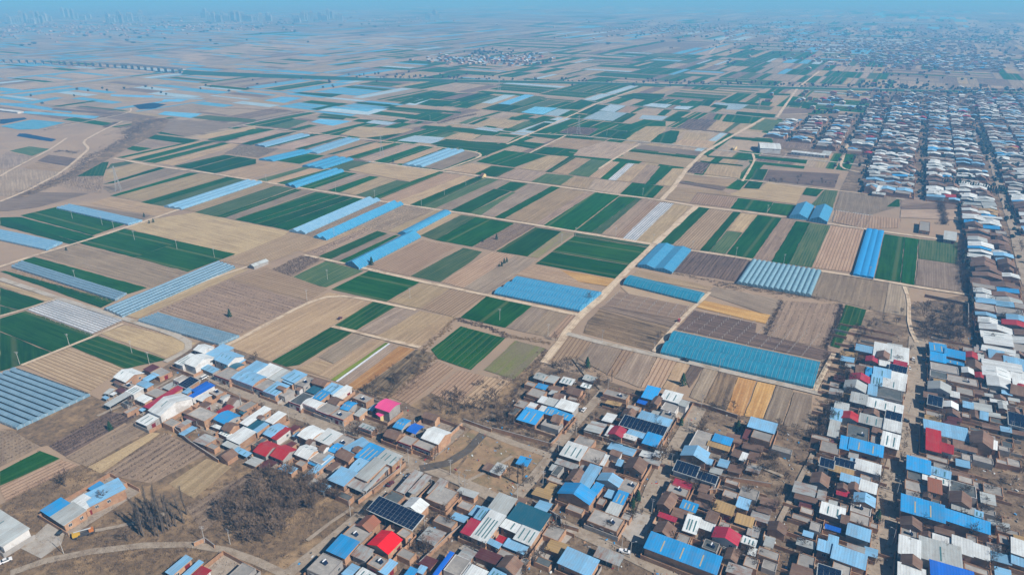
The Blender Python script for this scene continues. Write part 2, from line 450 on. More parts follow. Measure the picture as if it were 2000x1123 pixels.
# ------------------------------------------------------------------ ground, fields, roads
def pts(s):
    return [tuple(float(q) for q in p.split(',')) for p in s.split()]
def sheet(name, P, mat, z, rowdir=None, kind='structure', ragged=0.0):
    W = [px(x, y, z) if len(q) == 2 else Vector(q) for q in P for x, y in [q[:2]]]
    n = len(W)
    if rowdir is None:
        e = max(((W[(i + 1) % n] - W[i]) for i in range(n)), key=lambda d: d.length)
        rowdir = e
    d = Vector((rowdir.x, rowdir.y, 0)).normalized()
    c = Vector((-d.y, d.x, 0))
    if ragged:
        rg = random.Random(int(abs(W[0].x * 13 + W[0].y * 7)))
        Q = []
        for i in range(n):
            a, b = W[i], W[(i + 1) % n]
            e = b - a
            m = max(1, min(26, int(e.length / 7)))
            nr = Vector((-e.y, e.x, 0)).normalized()
            for k in range(m):
                Q.append(a.lerp(b, k / m) + nr * (rg.gauss(0, ragged) if k else 0))
        W = Q; n = len(W)
    uv = [(v.dot(d), v.dot(c)) for v in W]
    o = mesh(name, W, [tuple(range(n))], mat, uv=uv)
    if o.data.polygons[0].normal.z < 0:
        o.data.flip_normals()
    tag(o, kind=kind)
    return o
GR = 24000.0
tag(mesh('ground', [(-GR, -2000, 0), (GR, -2000, 0), (GR, GR, 0), (-GR, GR, 0)], [(0, 1, 2, 3)], M_ground), kind='structure')

FIELDS = '''
G 275,395 295,399 462,349 442,346
g 295,399 318,403 478,352 462,349
t 350,408 380,414 535,362 512,357
g 380,415 422,423 575,368 537,363
G 422,423 440,425 590,371 577,369
b 440,425 458,429 612,374 592,371
G 458,429 484,434 652,380 617,375
G 485,434 502,438 668,383 654,380
G 503,438 530,443 690,386 670,383
G 531,443 563,450 712,389 692,386
o 590,457 612,462 765,396 743,391
o 640,466 712,440 790,402 850,410 757,452 732,447
o 597,495 712,447 732,449 622,500
t 635,466 712,441 712,446 597,494 585,490
t 757,452 850,410 862,412 777,455
t 805,455 881,416 900,418 822,460
g 821,460 901,420 930,424 851,469
G 851,469 930,424 1005,436 922,482
o 925,481 1007,436 1046,442 965,490
G 969,491 1046,444 1097,452 1030,501
v 1030,501 1097,452 1122,456 1052,504
G 1046,515 1078,492 1230,518 1202,544
G 1079,491 1122,461 1265,484 1231,517
g 1122,455 1275,477 1267,483 1122,460
H 622,501 737,451 757,456 646,506
b 646,506 757,457 770,459 662,510
G 662,510 772,459 780,460 677,514
p 716,521 825,469 890,482 800,539
g 802,539 905,484 942,492 925,507 860,551
p 862,551 960,492 1005,499 905,562
b 905,562 1005,499 1050,507 952,575
p 1005,536 1045,517 1095,526 1175,572
y 1095,527 1200,545 1192,560 1130,550
g 565,544 636,510 710,529 637,561
o 530,527 587,500 632,507 567,542
G 647,565 720,529 822,550 755,589
t 760,589 825,552 880,562 820,602
p 820,602 882,564 950,577 890,620
G 899,620 950,579 1040,597 987,640
b 989,640 1040,598 1072,604 1027,649
o 1027,649 1072,604 1112,612 1070,657
p 1070,657 1112,612 1130,617 1090,660
p 430,510 565,455 640,467 560,500 500,522
t 305,427 380,415 565,452 555,460 460,499 245,446
G 155,475 242,447 351,472 262,503
G 263,503 352,472 460,496 367,531
o 77,499 150,477 367,531 295,561
G 37,511 67,502 287,562 250,574
G 0,530 10,529 225,587 197,601
G 0,425 40,424 185,462 160,474 0,430
G 0,440 0,427 155,474 145,479
G 40,421 112,404 245,438 180,460
t 240,615 462,522 485,527 270,622
o 312,607 447,547 600,590 467,654
p 447,545 520,522 640,565 600,588
t 440,675 600,592 640,571 735,588 525,705
G 0,561 87,589 37,605 0,595
G 0,597 36,606 0,617
t 0,550 107,584 87,588 0,559
G 0,622 50,607 185,655 102,687 0,646
G 0,648 100,688 42,712 0,725
t 195,651 245,635 385,670 325,699
H 137,676 192,656 325,702 245,720
p 41,712 135,679 242,720 172,767
o 0,841 25,841 78,872 0,911
G 0,920 78,880 117,895 0,948
p 0,950 120,897 152,909 12,979
k 95,870 214,804 268,812 128,891
o 128,893 268,817 288,841 169,911
t 171,912 296,844 313,846 197,924
o 202,924 321,845 408,885 297,944
t 330,944 404,895 453,911 379,973
o 363,990 500,916 505,945 396,1039
H 654,635 732,587 775,597 697,644
b 700,645 775,599 820,607 737,654
t 739,656 820,607 865,616 790,670
t 790,670 867,616 890,620 820,677
H 530,706 646,639 687,650 585,712 560,716
b 622,697 690,651 727,660 652,710
t 580,720 622,702 650,710 620,732
t 620,732 735,662 752,665 645,740
l 646,741 753,669 759,670 655,744
w 655,744 759,670 763,671 660,746
b 660,746 763,671 780,675 677,754
y 677,754 780,676 810,682 700,762
x 702,762 812,682 850,690 757,777
p 762,775 855,705 890,720 800,790
p 840,767 897,722 950,735 895,787
p 897,787 950,735 997,745 940,797
H 842,682 900,637 987,660 920,722 855,700
v 945,722 1007,665 1065,680 1005,740
p 1072,707 1110,656 1157,667 1127,700
b 1130,700 1160,667 1215,680 1185,730
p 1185,732 1217,681 1240,686 1200,735
b 1200,737 1240,686 1282,696 1250,757
p 1252,757 1285,697 1322,706 1292,757
t 1294,757 1322,707 1347,710 1320,767
k 1336,735 1350,712 1375,717 1347,757
b 1347,775 1375,717 1402,724 1372,785
x 1375,785 1405,725 1442,735 1420,800
y 1417,805 1442,736 1477,744 1452,812
y 1454,812 1480,745 1515,752 1490,817
b 1492,817 1517,752 1550,762 1527,827
b 1530,830 1552,765 1587,772 1580,840
k 1322,643 1357,606 1478,632 1475,650 1640,690 1605,703
b 1382,575 1395,560 1525,585 1507,617
y 1360,600 1375,587 1505,615 1495,632
o 1497,655 1530,587 1640,595 1610,680
H 1622,675 1652,595 1692,605 1682,635 1660,642 1640,680
o 1180,597 1210,570 1347,598 1325,625
k 1170,602 1180,597 1325,627 1315,640
x 1150,625 1170,605 1310,640 1275,685 1140,650
t 1232,540 1245,527 1390,560 1385,568
k 1315,530 1350,490 1465,507 1437,550
o 1585,577 1605,531 1735,553 1725,610 1650,592
b 1726,610 1736,553 1775,560 1780,618
G 1287,475 1360,404 1387,407 1315,477
p 1316,479 1387,408 1432,414 1365,489
G 1367,489 1432,414 1447,415 1385,491
t 1422,450 1447,416 1480,420 1450,454
g 1386,491 1420,451 1450,455 1417,496
G 1420,496 1480,420 1527,426 1470,505
o 1471,505 1527,426 1555,431 1505,511
G 1506,511 1555,432 1582,435 1540,516
g 1541,516 1582,435 1622,441 1585,522
p 1586,522 1622,441 1690,449 1667,532
G 1709,543 1728,457 1767,463 1758,551
G 1760,551 1768,463 1794,467 1786,557
g 1794,505 1795,467 1870,474 1870,516
b 1788,556 1794,507 1874,518 1879,570
g 500,352 595,326 610,327 520,355
t 520,355 610,329 637,331 540,358
G 542,358 637,331 652,332 560,361
G 585,366 672,336 697,339 612,369
b 612,369 695,340 722,342 637,372
G 640,372 722,344 741,346 665,376
t 665,376 741,346 775,352 695,381
g 695,381 775,352 802,356 722,386
G 725,386 850,336 867,337 740,389
p 740,389 867,338 905,343 770,396
t 770,396 905,343 935,347 800,400
t 680,332 725,318 862,334 800,355
G 800,400 932,345 950,347 827,404
g 827,404 950,348 975,351 850,407
b 850,407 975,351 997,354 880,411
G 880,411 965,369 997,374 917,416
G 970,369 997,355 1032,359 1004,374
g 917,416 1000,375 1020,377 940,420
b 940,420 1032,359 1077,364 965,424
G 965,425 1077,364 1095,366 985,427
t 985,427 1095,366 1145,374 1045,437
o 1045,437 1145,374 1162,376 1062,440
G 1062,440 1162,376 1210,382 1122,450
G 1125,450 1210,384 1245,387 1155,454
g 1155,454 1245,387 1255,389 1175,457
o 1175,458 1252,390 1275,392 1200,462
p 1200,462 1275,392 1290,395 1215,467
w 1215,466 1290,395 1317,398 1242,470
t 1242,470 1317,398 1350,403 1275,476
G 840,282 872,272 990,283 950,305 945,297 910,290
G 930,316 985,294 1030,299 968,322
G 968,322 1032,299 1070,304 1005,327
G 927,340 960,324 1007,329 970,346
q 972,346 1007,330 1065,337 1037,355
g 1037,355 1067,339 1122,344 1095,362
t 867,332 917,319 960,324 927,340
b 820,326 910,295 940,301 862,332
t 1015,329 1070,305 1100,306 1060,335
G 1065,336 1112,306 1127,307 1077,337
t 1077,337 1127,308 1155,311 1107,341
g 1109,341 1155,311 1190,315 1150,346
p 1150,346 1190,315 1210,317 1172,349
G 1172,349 1210,317 1227,317 1187,351
w 1187,351 1227,319 1240,320 1203,353
t 1203,353 1240,320 1265,322 1230,356
o 1230,356 1265,322 1290,325 1260,359
G 1260,360 1292,326 1314,327 1280,361
t 1282,361 1314,329 1342,330 1317,365
t 1095,362 1122,345 1162,350 1147,370
q 1147,370 1162,350 1230,357 1210,379
G 1210,380 1235,357 1297,364 1275,387
t 1276,387 1298,364 1317,366 1293,389
G 990,282 1007,275 1065,281 1042,291
G 1036,299 1062,287 1120,292 1097,305
t 1066,284 1105,268 1180,276 1130,292
q 1131,292 1181,276 1248,283 1197,311 1120,304
G 1102,265 1162,270 1157,274 1100,269
G 1030,265 1045,259 1105,265 1087,272
G 1230,292 1360,306 1357,310 1232,296
t 1205,309 1235,297 1357,311 1342,328
b 1240,291 1255,283 1370,296 1362,305
G 1380,304 1462,310 1460,314 1382,307
G 1470,304 1577,313 1575,320 1472,309
G 1462,314 1572,325 1570,330 1465,319
G 1367,314 1452,323 1450,325 1370,317
k 1342,337 1360,316 1387,320 1372,340
t 1375,340 1388,320 1450,326 1445,349
G 1467,350 1477,330 1500,331 1490,352
G 1452,367 1465,352 1492,355 1482,369
k 1492,352 1502,332 1640,340 1630,367
G 1567,380 1577,365 1610,369 1595,384
g 1585,400 1612,370 1637,372 1625,410
G 1427,407 1442,387 1510,395 1497,416
G 1498,416 1511,396 1555,401 1542,422
p 1347,397 1362,377 1440,387 1425,406
k 1322,357 1330,354 1420,366 1412,372
t 1318,364 1340,341 1440,351 1420,365 1330,353
t 1300,389 1318,366 1412,373 1440,385 1362,376 1345,396
t 1425,380 1452,368 1482,370 1500,355 1575,366 1565,381 1555,399 1445,385
b 1630,410 1642,372 1755,386 1750,405 1700,420
p 1632,411 1700,421 1760,428 1755,445 1690,447 1626,433
q 1760,386 1880,375 1875,395 1760,400
k 1760,402 1870,395 1870,408 1760,408
q 1760,410 1880,409 1885,430 1758,425
G 1735,401 1757,386 1757,404 1732,404
'''
for i, line in enumerate(FIELDS.strip().split('\n')):
    k, rest = line.split(' ', 1)
    sheet(FNAME[k], pts(rest), FM[k], 0.30 + 0.0007 * i, ragged=0.2)

# fields farther out, read off 4x tiles with their corner given first
FAR = '''
0,180 G 390,115 720,68 760,72 470,115
0,180 n 870,20 1210,28 1170,45 860,33
0,180 W 1190,32 1600,48 1570,60 1180,48
0,180 n 1280,58 1480,60 1400,78 1260,74
0,180 z 1040,105 1190,85 1300,98 1210,130 1090,137
0,180 n 1230,175 1290,152 1580,170 1500,205
0,180 z 0,215 190,200 210,212 30,250 0,248
0,180 n 0,268 250,215 510,240 300,290 150,295
0,180 z 130,345 150,325 200,325 440,370 400,388
0,180 g 75,460 225,425 390,445 250,500
0,180 n 0,85 180,90 560,150 560,165 0,100
0,180 n 200,150 780,190 740,210 160,165
0,180 n 170,85 430,42 500,46 250,95
0,180 g 590,112 640,108 1000,145 960,152
0,180 k 420,125 900,165 860,178 400,140
0,180 q 0,610 150,600 480,625 280,720 80,815 0,810
0,180 b 0,500 60,470 250,505 130,590 0,600
0,180 t 180,595 290,545 520,590 470,625
0,180 k 290,540 380,490 600,520 530,580
0,180 b 0,860 200,780 700,790 300,900 60,930 0,930
0,180 G 1120,360 1180,328 1560,375 1420,400
0,180 G 1190,303 1470,333 1440,350 1185,320
0,180 G 985,445 1040,422 1190,440 1080,465
0,180 G 910,512 1500,385 1560,380 960,515
0,180 t 970,515 1570,383 1610,385 1015,528
0,180 G 1020,530 1600,385 1700,385 1110,540
0,180 G 1110,545 1740,395 1790,402 1210,555
0,180 t 1220,555 1800,402 1880,410 1350,575
0,180 G 1620,370 2000,290 2000,320 1760,385
0,180 t 1500,350 1990,262 2000,285 1620,365
0,180 H 550,660 700,555 850,545 810,655
0,180 o 440,720 550,662 810,657 790,790 600,770
0,180 g 830,605 870,560 1000,540 1060,552
0,180 t 815,700 835,610 1070,555 1255,580
0,180 G 805,720 1260,582 1310,590 890,710
0,180 b 805,750 1310,595 1450,612 860,790
0,180 G 860,810 1480,630 1560,632 900,815
0,180 t 905,815 1570,632 1760,662 1100,855
0,180 G 1355,580 1750,490 1850,503 1490,600
0,180 G 1495,602 1855,504 2000,525 2000,560 1680,635
0,180 b 1140,380 1170,372 1430,402 1180,430 1060,415
0,180 b 450,905 560,880 680,890 1180,965 1120,995 
0,180 t 700,870 860,820 1090,860 1280,890 1400,915 1250,975
0,180 b 1230,230 1330,210 1900,255 1450,350 1200,300
0,180 g 1490,200 1620,182 2000,215 1990,240 1680,225
400,180 G 280,405 600,320 720,310 360,415
400,180 G 20,375 420,285 550,292 120,385
400,180 q 150,395 560,295 620,305 290,400
400,180 G 450,430 840,328 890,335 500,432
400,180 q 520,440 900,335 1070,350 700,450
400,180 G 540,535 720,475 940,497 740,562
400,180 G 700,445 1060,350 1090,353 760,452
400,180 g 960,595 1150,535 1310,550 1130,620
400,180 t 840,465 1150,380 1350,390 950,490
400,180 G 950,490 1280,395 1360,383 1010,485
400,180 t 1000,500 1330,400 1500,400 1100,510
400,180 G 1110,510 1480,400 1540,405 1200,520
400,180 q 1200,525 1550,405 1680,420 1310,545
400,180 G 1310,545 1680,420 1790,430 1440,555
400,180 t 1440,555 1790,432 1860,440 1550,560
400,180 b 150,480 280,415 580,445 420,515
400,180 t 100,640 480,540 740,572 350,680
400,180 G 390,265 680,205 720,215 500,270
400,180 g 500,270 720,217 810,225 650,287
400,180 G 650,295 820,255 880,262 720,303
400,180 n 830,235 900,210 1150,228 1000,265
400,180 G 870,200 900,185 1110,200 1080,217
400,180 G 1150,230 1200,212 1320,220 1270,240
400,180 W 1255,240 1320,220 1500,240 1430,260
400,180 G 1460,235 1510,212 1610,220 1550,240
400,180 G 1680,280 1720,262 2000,285 2000,312
400,180 W 890,145 960,125 1430,135 1280,180
400,180 n 960,122 1000,112 1330,135 1270,155
400,180 G 820,135 1060,85 1110,90 880,142
400,180 G 1165,82 1200,77 1460,98 1440,108
400,180 n 460,68 600,37 770,45 620,87
400,180 G 690,10 750,2 1080,18 990,42
400,180 G 1560,205 1720,160 1950,175 1810,232
400,180 G 1390,125 1470,115 2000,155 2000,168
400,180 W 1560,98 1700,55 1780,60 1640,105
400,180 G 1510,92 1620,50 1690,55 1560,98
400,180 G 1660,97 1760,60 1970,72 1860,115
400,180 G 1620,45 1800,5 1860,8 1690,50
400,180 G 1250,360 1400,317 1540,325 1390,375
400,180 g 1800,345 1880,315 1975,320 1880,355
400,180 W 1500,380 1640,340 1880,355 1790,405
400,180 t 1060,330 1200,270 1640,290 1550,320 1250,360
400,180 t 1900,260 2000,235 2000,280 
800,180 G 350,120 440,82 550,88 450,128
800,180 G 555,135 690,92 880,108 770,155
800,180 n 870,160 980,115 1160,125 1040,178
800,180 W 1040,180 1160,130 1260,142 1170,190
800,180 G 1160,190 1260,143 1340,150 1240,195
800,180 G 1170,130 1340,60 1480,70 1330,140
800,180 G 1230,200 1290,170 1400,180 1340,210
800,180 G 1310,165 1450,97 1560,105 1450,178
800,180 W 1480,145 1570,97 1690,108 1600,158
800,180 p 1610,158 1700,110 1800,118 1720,165
800,180 W 1350,210 1480,150 1730,165 1600,228
800,180 G 1570,235 1700,165 1780,170 1660,240
800,180 G 1580,290 1650,245 1730,250 1830,215 2000,230 2000,270 1850,265 1740,310
800,180 G 1450,345 1540,295 1750,313 1680,370
800,180 t 1690,370 1760,320 1850,268 2000,272 2000,300 1880,390
800,180 G 1880,390 1960,335 2000,340 2000,400
800,180 G 1340,275 1420,228 1490,232 1400,280
800,180 G 1095,315 1190,263 1250,268 1160,320
800,180 k 1170,320 1260,270 1480,285 1400,340
800,180 G 900,300 1050,238 1130,245 990,308
800,180 g 770,285 900,230 970,235 840,290
800,180 G 780,205 800,193 1150,222 1130,235
800,180 G 455,253 590,200 630,203 500,255
800,180 g 380,245 510,195 570,197 440,250
800,180 t 510,250 640,205 900,228 770,285
800,180 G 80,285 130,262 480,285 710,318 640,338
800,180 W 500,290 570,272 740,292 680,312
800,180 g 200,350 320,315 380,318 270,357
800,180 t 280,360 390,320 560,335 470,385
800,180 q 470,385 570,337 830,355 760,400
800,180 G 20,248 70,228 120,232 70,250
800,180 n 690,92 900,20 980,25 780,100
800,180 g 790,100 980,30 1070,40 880,110
800,180 W 560,85 740,22 830,25 640,92
800,180 G 145,50 290,12 680,10 420,75
800,180 k 230,55 380,20 560,5 350,60
800,180 G 60,98 180,62 360,75 210,115
800,180 G 0,85 130,50 170,55 40,92
800,180 G 20,40 180,8 230,12 80,48
1200,180 G 20,40 150,10 400,15 380,45 270,65
1200,180 G 140,105 270,65 330,70 220,110
1200,180 W 220,108 290,88 450,98 400,125
1200,180 W 460,130 490,110 620,112 570,138
1200,180 G 310,88 360,68 440,72 400,92
1200,180 G 450,100 480,82 650,92 640,112
1200,180 G 650,105 700,60 790,62 740,112
1200,180 G 740,118 780,95 900,108 880,132
1200,180 W 770,95 800,83 1050,100 980,140 870,138 890,108
1200,180 G 860,85 880,72 1140,90 1130,105
1200,180 G 1140,105 1150,75 1240,80 1210,110
1200,180 G 1090,22 1120,8 1380,15 1370,28
1200,180 G 1140,50 1160,25 1250,30 1230,55
1200,180 G 1350,90 1370,72 1590,85 1570,120 1340,105
1200,180 G 940,180 960,152 1260,175 1250,202
1200,180 G 840,230 880,175 1170,200 1110,250 1000,245
1200,180 G 770,215 800,170 850,175 820,220
1200,180 G 330,182 390,137 450,140 390,187
1200,180 G 370,225 500,150 600,155 520,200 600,205 580,240
1200,180 W 190,210 220,180 420,192 370,222
1200,180 k 500,280 580,210 800,220 720,300
1200,180 t 720,300 810,227 940,240 850,310
1200,180 g 1050,290 1180,210 1400,235 1340,320
1200,180 G 900,365 920,347 1230,370 1220,392
1200,180 q 940,340 1000,300 1300,335 1240,365
1200,180 q 850,410 900,372 1220,395 1150,450 1100,470 940,450
1200,180 t 520,375 560,310 760,330 720,380
1200,180 t 460,410 530,368 800,385 750,440
1200,180 G 280,390 350,330 440,300 510,305 480,390 440,408
1200,180 k 1240,420 1280,360 1570,390 1560,450 1300,430
1200,180 k 1320,140 1370,125 1560,135 1540,165 1310,170
1200,180 q 1280,200 1310,172 1550,185 1560,215
'''
for i, line in enumerate(FAR.strip().split('\n')):
    org, k, rest = line.split(' ', 2)
    ox, oy = [float(a) for a in org.split(',')]
    sheet(FNAME[k], [(ox + a / 4, oy + b / 4) for a, b in pts(rest)], FM[k], 0.22 + 0.0004 * i, ragged=0.25)

# the patchwork beyond, too small to read one by one: strips on the same grid
rnd = random.Random(21)
bins = {}
def far_field(k, s0, s1, w0, w1, along_u):
    z = 0.10 + rnd.random() * 0.05
    V, F, UV = bins.setdefault(k, ([], [], []))
    n = len(V)
    for s, w in ((s0, w0), (s0, w1), (s1, w1), (s1, w0)):
        V.append(grid(s, w, z))
        UV.append((s, w) if along_u else (w, s))
    F.append((n, n + 1, n + 2, n + 3))
def pick(x, y):
    r = rnd.random()
    if y < 62:
        return 'kbkqnkbkGk'[int(r * 10)]
    if y < 110 and x < 760:
        return ('q' if r < .22 else 'b' if r < .46 else 'k' if r < .66 else 'n' if r < .88 else 't' if r < .93 else 'G')
    if x < 760 and y < 215:
        return ('q' if r < .34 else 'b' if r < .52 else 'n' if r < .72 else 't' if r < .82 else 'G' if r < .88 else 'k' if r < .95 else 'W')
    if 700 < x < 1750:
        if y < 100: return ('q' if r < .2 else 'b' if r < .48 else 'k' if r < .74 else 'G' if r < .86 else 'n' if r < .97 else 'W')
        return ('G' if r < .42 else 'q' if r < .62 else 't' if r < .72 else 'b' if r < .82 else 'k' if r < .89 else 'W' if r < .93 else 'n' if r < .95 else 'g')
    return ('q' if r < .24 else 'b' if r < .52 else 'k' if r < .84 else 'G' if r < .93 else 't')
s = 700.0
while s < 9000:
    ds = rnd.uniform(110, 190) * (1 if s < 2600 else 1.8 if s < 4500 else 3)
    w = -6000.0
    while w < 3500:
        dw = rnd.uniform(90, 170) * (1 if s < 2600 else 1.9 if s < 4500 else 3.5)
        c = to_px(grid(s + ds / 2, w + dw / 2))
        if -150 < c[0] < 2150 and -5 < c[1] < 330:
            along = rnd.random() < (0.35 if c[0] < 600 else 0.7)
            q = 0.0
            L = dw if along else ds
            while q < L - 6:
                step = min(L - q, rnd.uniform(10, 38) * (1 if s < 2600 else 1.6 if s < 4500 else 2.6))
                k = pick(*c)
                g = 1.2
                if along: far_field(k, s + g, s + ds - 5, w + q + g, w + q + step - g, True)
                else: far_field(k, s + q + g, s + q + step - g, w + g, w + dw - 5, False)
                q += step
        w += dw
    s += ds
for k, (V, F, UV) in bins.items():
    o = mesh('distant_' + FNAME[k] + 's', V, F, FM[k], uv=UV)
    if o.data.polygons[0].normal.z < 0: o.data.flip_normals()
    tag(o, kind='structure')

def plain(name, P, z):
    W = [px(x, y, z) for x, y in P]
    o = mesh(name, W, [tuple(range(len(W)))], M_farplain)
    if o.data.polygons[0].normal.z < 0: o.data.flip_normals()
    tag(o, kind='structure')
plain('far_plain', pts('-700,128 0,128 360,150 700,160 1400,172 1700,182 2300,190 3200,-14 -1200,-14'), 0.06)
plain('far_plain', pts('1690,185 2300,190 2300,330 1985,300 1940,240 1850,205'), 0.065)
# pale sandy river flat beyond the viaduct
sheet('sand_flat', pts('345,128 360,108 470,88 620,70 740,72 800,78 745,92 560,98 420,112'), M_sand, 0.12)
sheet('sand_flat', pts('0,170 90,150 230,132 345,134 270,146 120,165 0,182'), M_sand, 0.12)

def road(name, P, width, mat, z=0.55, wob=0.12, seed=0):
    rr = random.Random(seed + int(P[0][0] * 7 + P[0][1]))
    W = [px(x, y, z) for x, y in P]
    Q = []
    for a, b in zip(W[:-1], W[1:]):                      # Catmull-like densify
        n = max(1, int((b - a).length / 14))
        for i in range(n):
            Q.append(a.lerp(b, i / n))
    Q.append(W[-1])
    for _ in range(2):                                   # soften the corners
        Q = [Q[0]] + [(Q[i - 1] + Q[i] * 2 + Q[i + 1]) / 4 for i in range(1, len(Q) - 1)] + [Q[-1]]
    V, F, UV = [], [], []
    L = 0.0
    for i, q in enumerate(Q):
        d = (Q[min(i + 1, len(Q) - 1)] - Q[max(i - 1, 0)]).normalized()
        c = Vector((-d.y, d.x, 0))
        hw = width / 2
        V += [q + c * hw * (1 + rr.uniform(-wob, wob)), q - c * hw * (1 + rr.uniform(-wob, wob))]
        if i: L += (q - Q[i - 1]).length
        UV += [(L, 0), (L, width)]
        if i: F.append((2 * i - 1, 2 * i + 1, 2 * i, 2 * i - 2))
    o = mesh(name, V, F, mat, uv=UV)
    if o.data.polygons[0].normal.z < 0: o.data.flip_normals()
    tag(o, kind='structure')
    return o
ROADS = '''
concrete_lane 4.6 0,544 110,581 235,620 312,642 387,669 378,680 350,692 322,706
dirt_road 4.0 -30,531 0,521 62,500 150,475 217,454 305,425 350,408 400,394
dirt_road 4.6 222,309 300,324 400,337 525,357 650,377 757,395 850,409 900,416 1050,440 1175,461 1275,477
dirt_road 4.0 475,245 575,256 700,271 825,284 910,294 942,299 945,303 935,308 862,334
dirt_road 4.6 725,316 800,327 862,334 940,345 1050,359 1175,376 1300,392 1350,402 1500,419 1700,449 1881,473
concrete_lane 5.0 450,250 555,226 625,216 725,227 850,239 900,243 1000,259 1125,265 1200,272 1300,281 1385,291 1470,300 1575,311 1690,323
dirt_road 4.6 1238,177 1172,200 1107,230 1042,259 990,282
dirt_road 3.5 1105,265 1035,299 
dirt_road 3.5 1250,281 1197,312 1170,330
concrete_lane 4.2 1115,190 1175,202 1300,212 1350,215 1492,230 1590,235
dirt_road 6.0 1062,708 1082,685 1107,648 1137,610 1157,599 1212,540 1282,474 1362,401
dirt_road 5.5 1292,390 1317,365 1342,330 1372,300 1390,289 1492,231
dirt_road 5.0 1517,230 1558,172 1600,140
concrete_lane 5.0 1107,651 1175,670 1275,691 1400,720 1500,743 1587,763 1635,776
dirt_road 4.0 595,498 675,515 825,550 950,576 1135,616
dirt_road 4.0 1350,489 1465,506 1605,530 1700,543 1792,561 1891,575
dirt_road 3.0 1277,686 1325,628 1387,570
dirt_road 3.2 440,676 600,591 640,571 735,588 812,605
dirt_road 3.4 650,637 732,657 820,678 
dirt_road 3.0 1340,340 1450,351 1575,366 1700,379 1760,386
dirt_road 3.5 255,212 257,219 225,227 150,241 88,253
dirt_road 4.0 0,394 50,374 120,337 150,312 175,290 160,277 200,255 240,237
dirt_road 3.5 0,345 15,335 60,312 100,291 130,270
dirt_road 2.5 0,617 37,606 52,604 110,584
dirt_road 2.5 42,713 100,689 185,656 240,632
dirt_road 3.0 240,616 300,590 400,548 485,520
dirt_road 3.0 1450,354 1475,312 1470,300
dirt_road 2.6 1766,559 1777,580 1776,610 1773,645 1790,668
dirt_road 3.0 1590,762 1615,720 1628,690
dirt_road 3.5 1690,323 1725,345 1640,330 1652,290 1690,235
dirt_road 4.0 0,150 120,160 230,170 330,165
dirt_road 5.0 1385,105 1420,72 1500,50
dirt_path 2.4 1600,862 1565,930 1525,1010 1490,1090
dirt_path 1.8 1395,868 1450,905 1530,930
dirt_path 2.0 190,812 230,795 300,765 345,735
dirt_path 2.2 130,1042 200,1040 260,1024 330,1000
dirt_path 2.0 690,990 640,1015 600,1055
dirt_path 1.8 900,945 960,925 1000,890
dirt_path 1.8 1120,700 1135,735 1175,760
'''
for i, line in enumerate(ROADS.strip().split('\n')):
    nm, wd, rest = line.split(' ', 2)
    road(nm, pts(rest), float(wd), M_conc_road if nm == 'concrete_lane' else M_street if nm == 'dirt_path' else M_dirt_road, 0.55 + 0.006 * i, 0.10 if nm == 'concrete_lane' else 0.2)
# village earth under the houses, then the streets on it
sheet('village_ground', pts('205,790 345,700 400,660 700,765 800,790 905,825 960,800 1065,715 1190,745 1360,800 1430,800 1590,845 1640,770 1655,690 1690,610 1890,575 1885,470 2100,430 2200,1200 540,1200 380,1010 320,905 250,830'), M_yard, 0.16)
sheet('village_ground', pts('1640,372 1700,250 1700,180 2050,170 2100,435 1885,472 1885,410 1760,388'), M_yard, 0.17)
sheet('village_ground', pts('1520,300 1500,255 1540,225 1700,220 1690,300'), M_yard, 0.175)
sheet('rough_land', pts('0,985 152,910 290,845 345,800 420,900 520,905 640,930 700,1010 620,1080 560,1123 0,1123'), M_rough, 0.19)
sheet('rough_land', pts('995,745 1068,684 1080,690 980,800 900,830 800,792 840,768 940,800'), M_rough, 0.2)
sheet('rough_land', pts('0,838 35,838 175,770 205,785 230,800 100,868 80,872 25,841'), M_rough, 0.205)
sheet('rough_land', pts('120,345 160,325 250,270 260,230 330,232 320,255 250,290 150,345 50,385 30,385'), M_rough, 0.41)
sheet('dirt_lot', pts('835,905 925,835 942,850 885,920'), M_lot, 0.35)
sheet('dirt_lot', pts('880,935 945,850 1065,888 1000,965 960,968'), M_lot, 0.36)
STREETS = '''
village_street 6.5 371,713 429,746 500,779 673,846 797,903 879,925 966,968 990,985
village_street 5.5 813,909 756,965 698,1010 632,1068 562,1120
mud_track 5.0 945,845 920,880 879,925 820,915
village_street 4.0 904,825 945,845 1000,864 1074,889
village_street 5.5 1182,760 1136,812 1091,862 1041,940 1012,968
village_street 9.0 1365,794 1342,837 1305,907 1276,957 1255,1010 1243,1060
village_street 6.0 1085,1018 1173,1056 1231,1086 1300,1118 1340,1140
village_street 12.0 1793,660 1790,720 1786,780 1772,860 1752,930 1736,1000 1722,1130
village_street 3.6 20,1118 60,1092 165,1073 289,1062 385,1053 445,1068 500,1095 560,1122
village_street 16.0 1927,270 1956,350 1984,431 2000,492 2020,560
village_street 9.0 1752,240 1757,290 1761,364 1759,390
village_street 6.0 1652,290 1668,262 1690,235
'''
for i, line in enumerate(STREETS.strip().split('\n')):
    nm, wd, rest = line.split(' ', 2)
    road(nm, pts(rest), float(wd), {'village_street': M_street, 'mud_track': M_wet, 'concrete_lane': M_conc_road}[nm], 0.42 + 0.006 * i, 0.1)
sheet('concrete_yard', pts('40,1070 95,1020 130,1030 120,1062 80,1090'), M_yardc, 0.52)
sheet('concrete_yard', pts('1030,1090 1050,1050 1095,1020 1130,1035 1090,1075 1060,1110'), M_yardc, 0.525)
sheet('concrete_yard', pts('1285,1010 1225,995 1210,1040 1235,1060 1250,1050'), M_yardc, 0.53)
sheet('concrete_yard', pts('345,715 372,705 400,730 390,750'), M_yardc, 0.53)
sheet('concrete_yard', pts('895,1070 965,1020 1000,1060 940,1110'), M_yardc, 0.53)
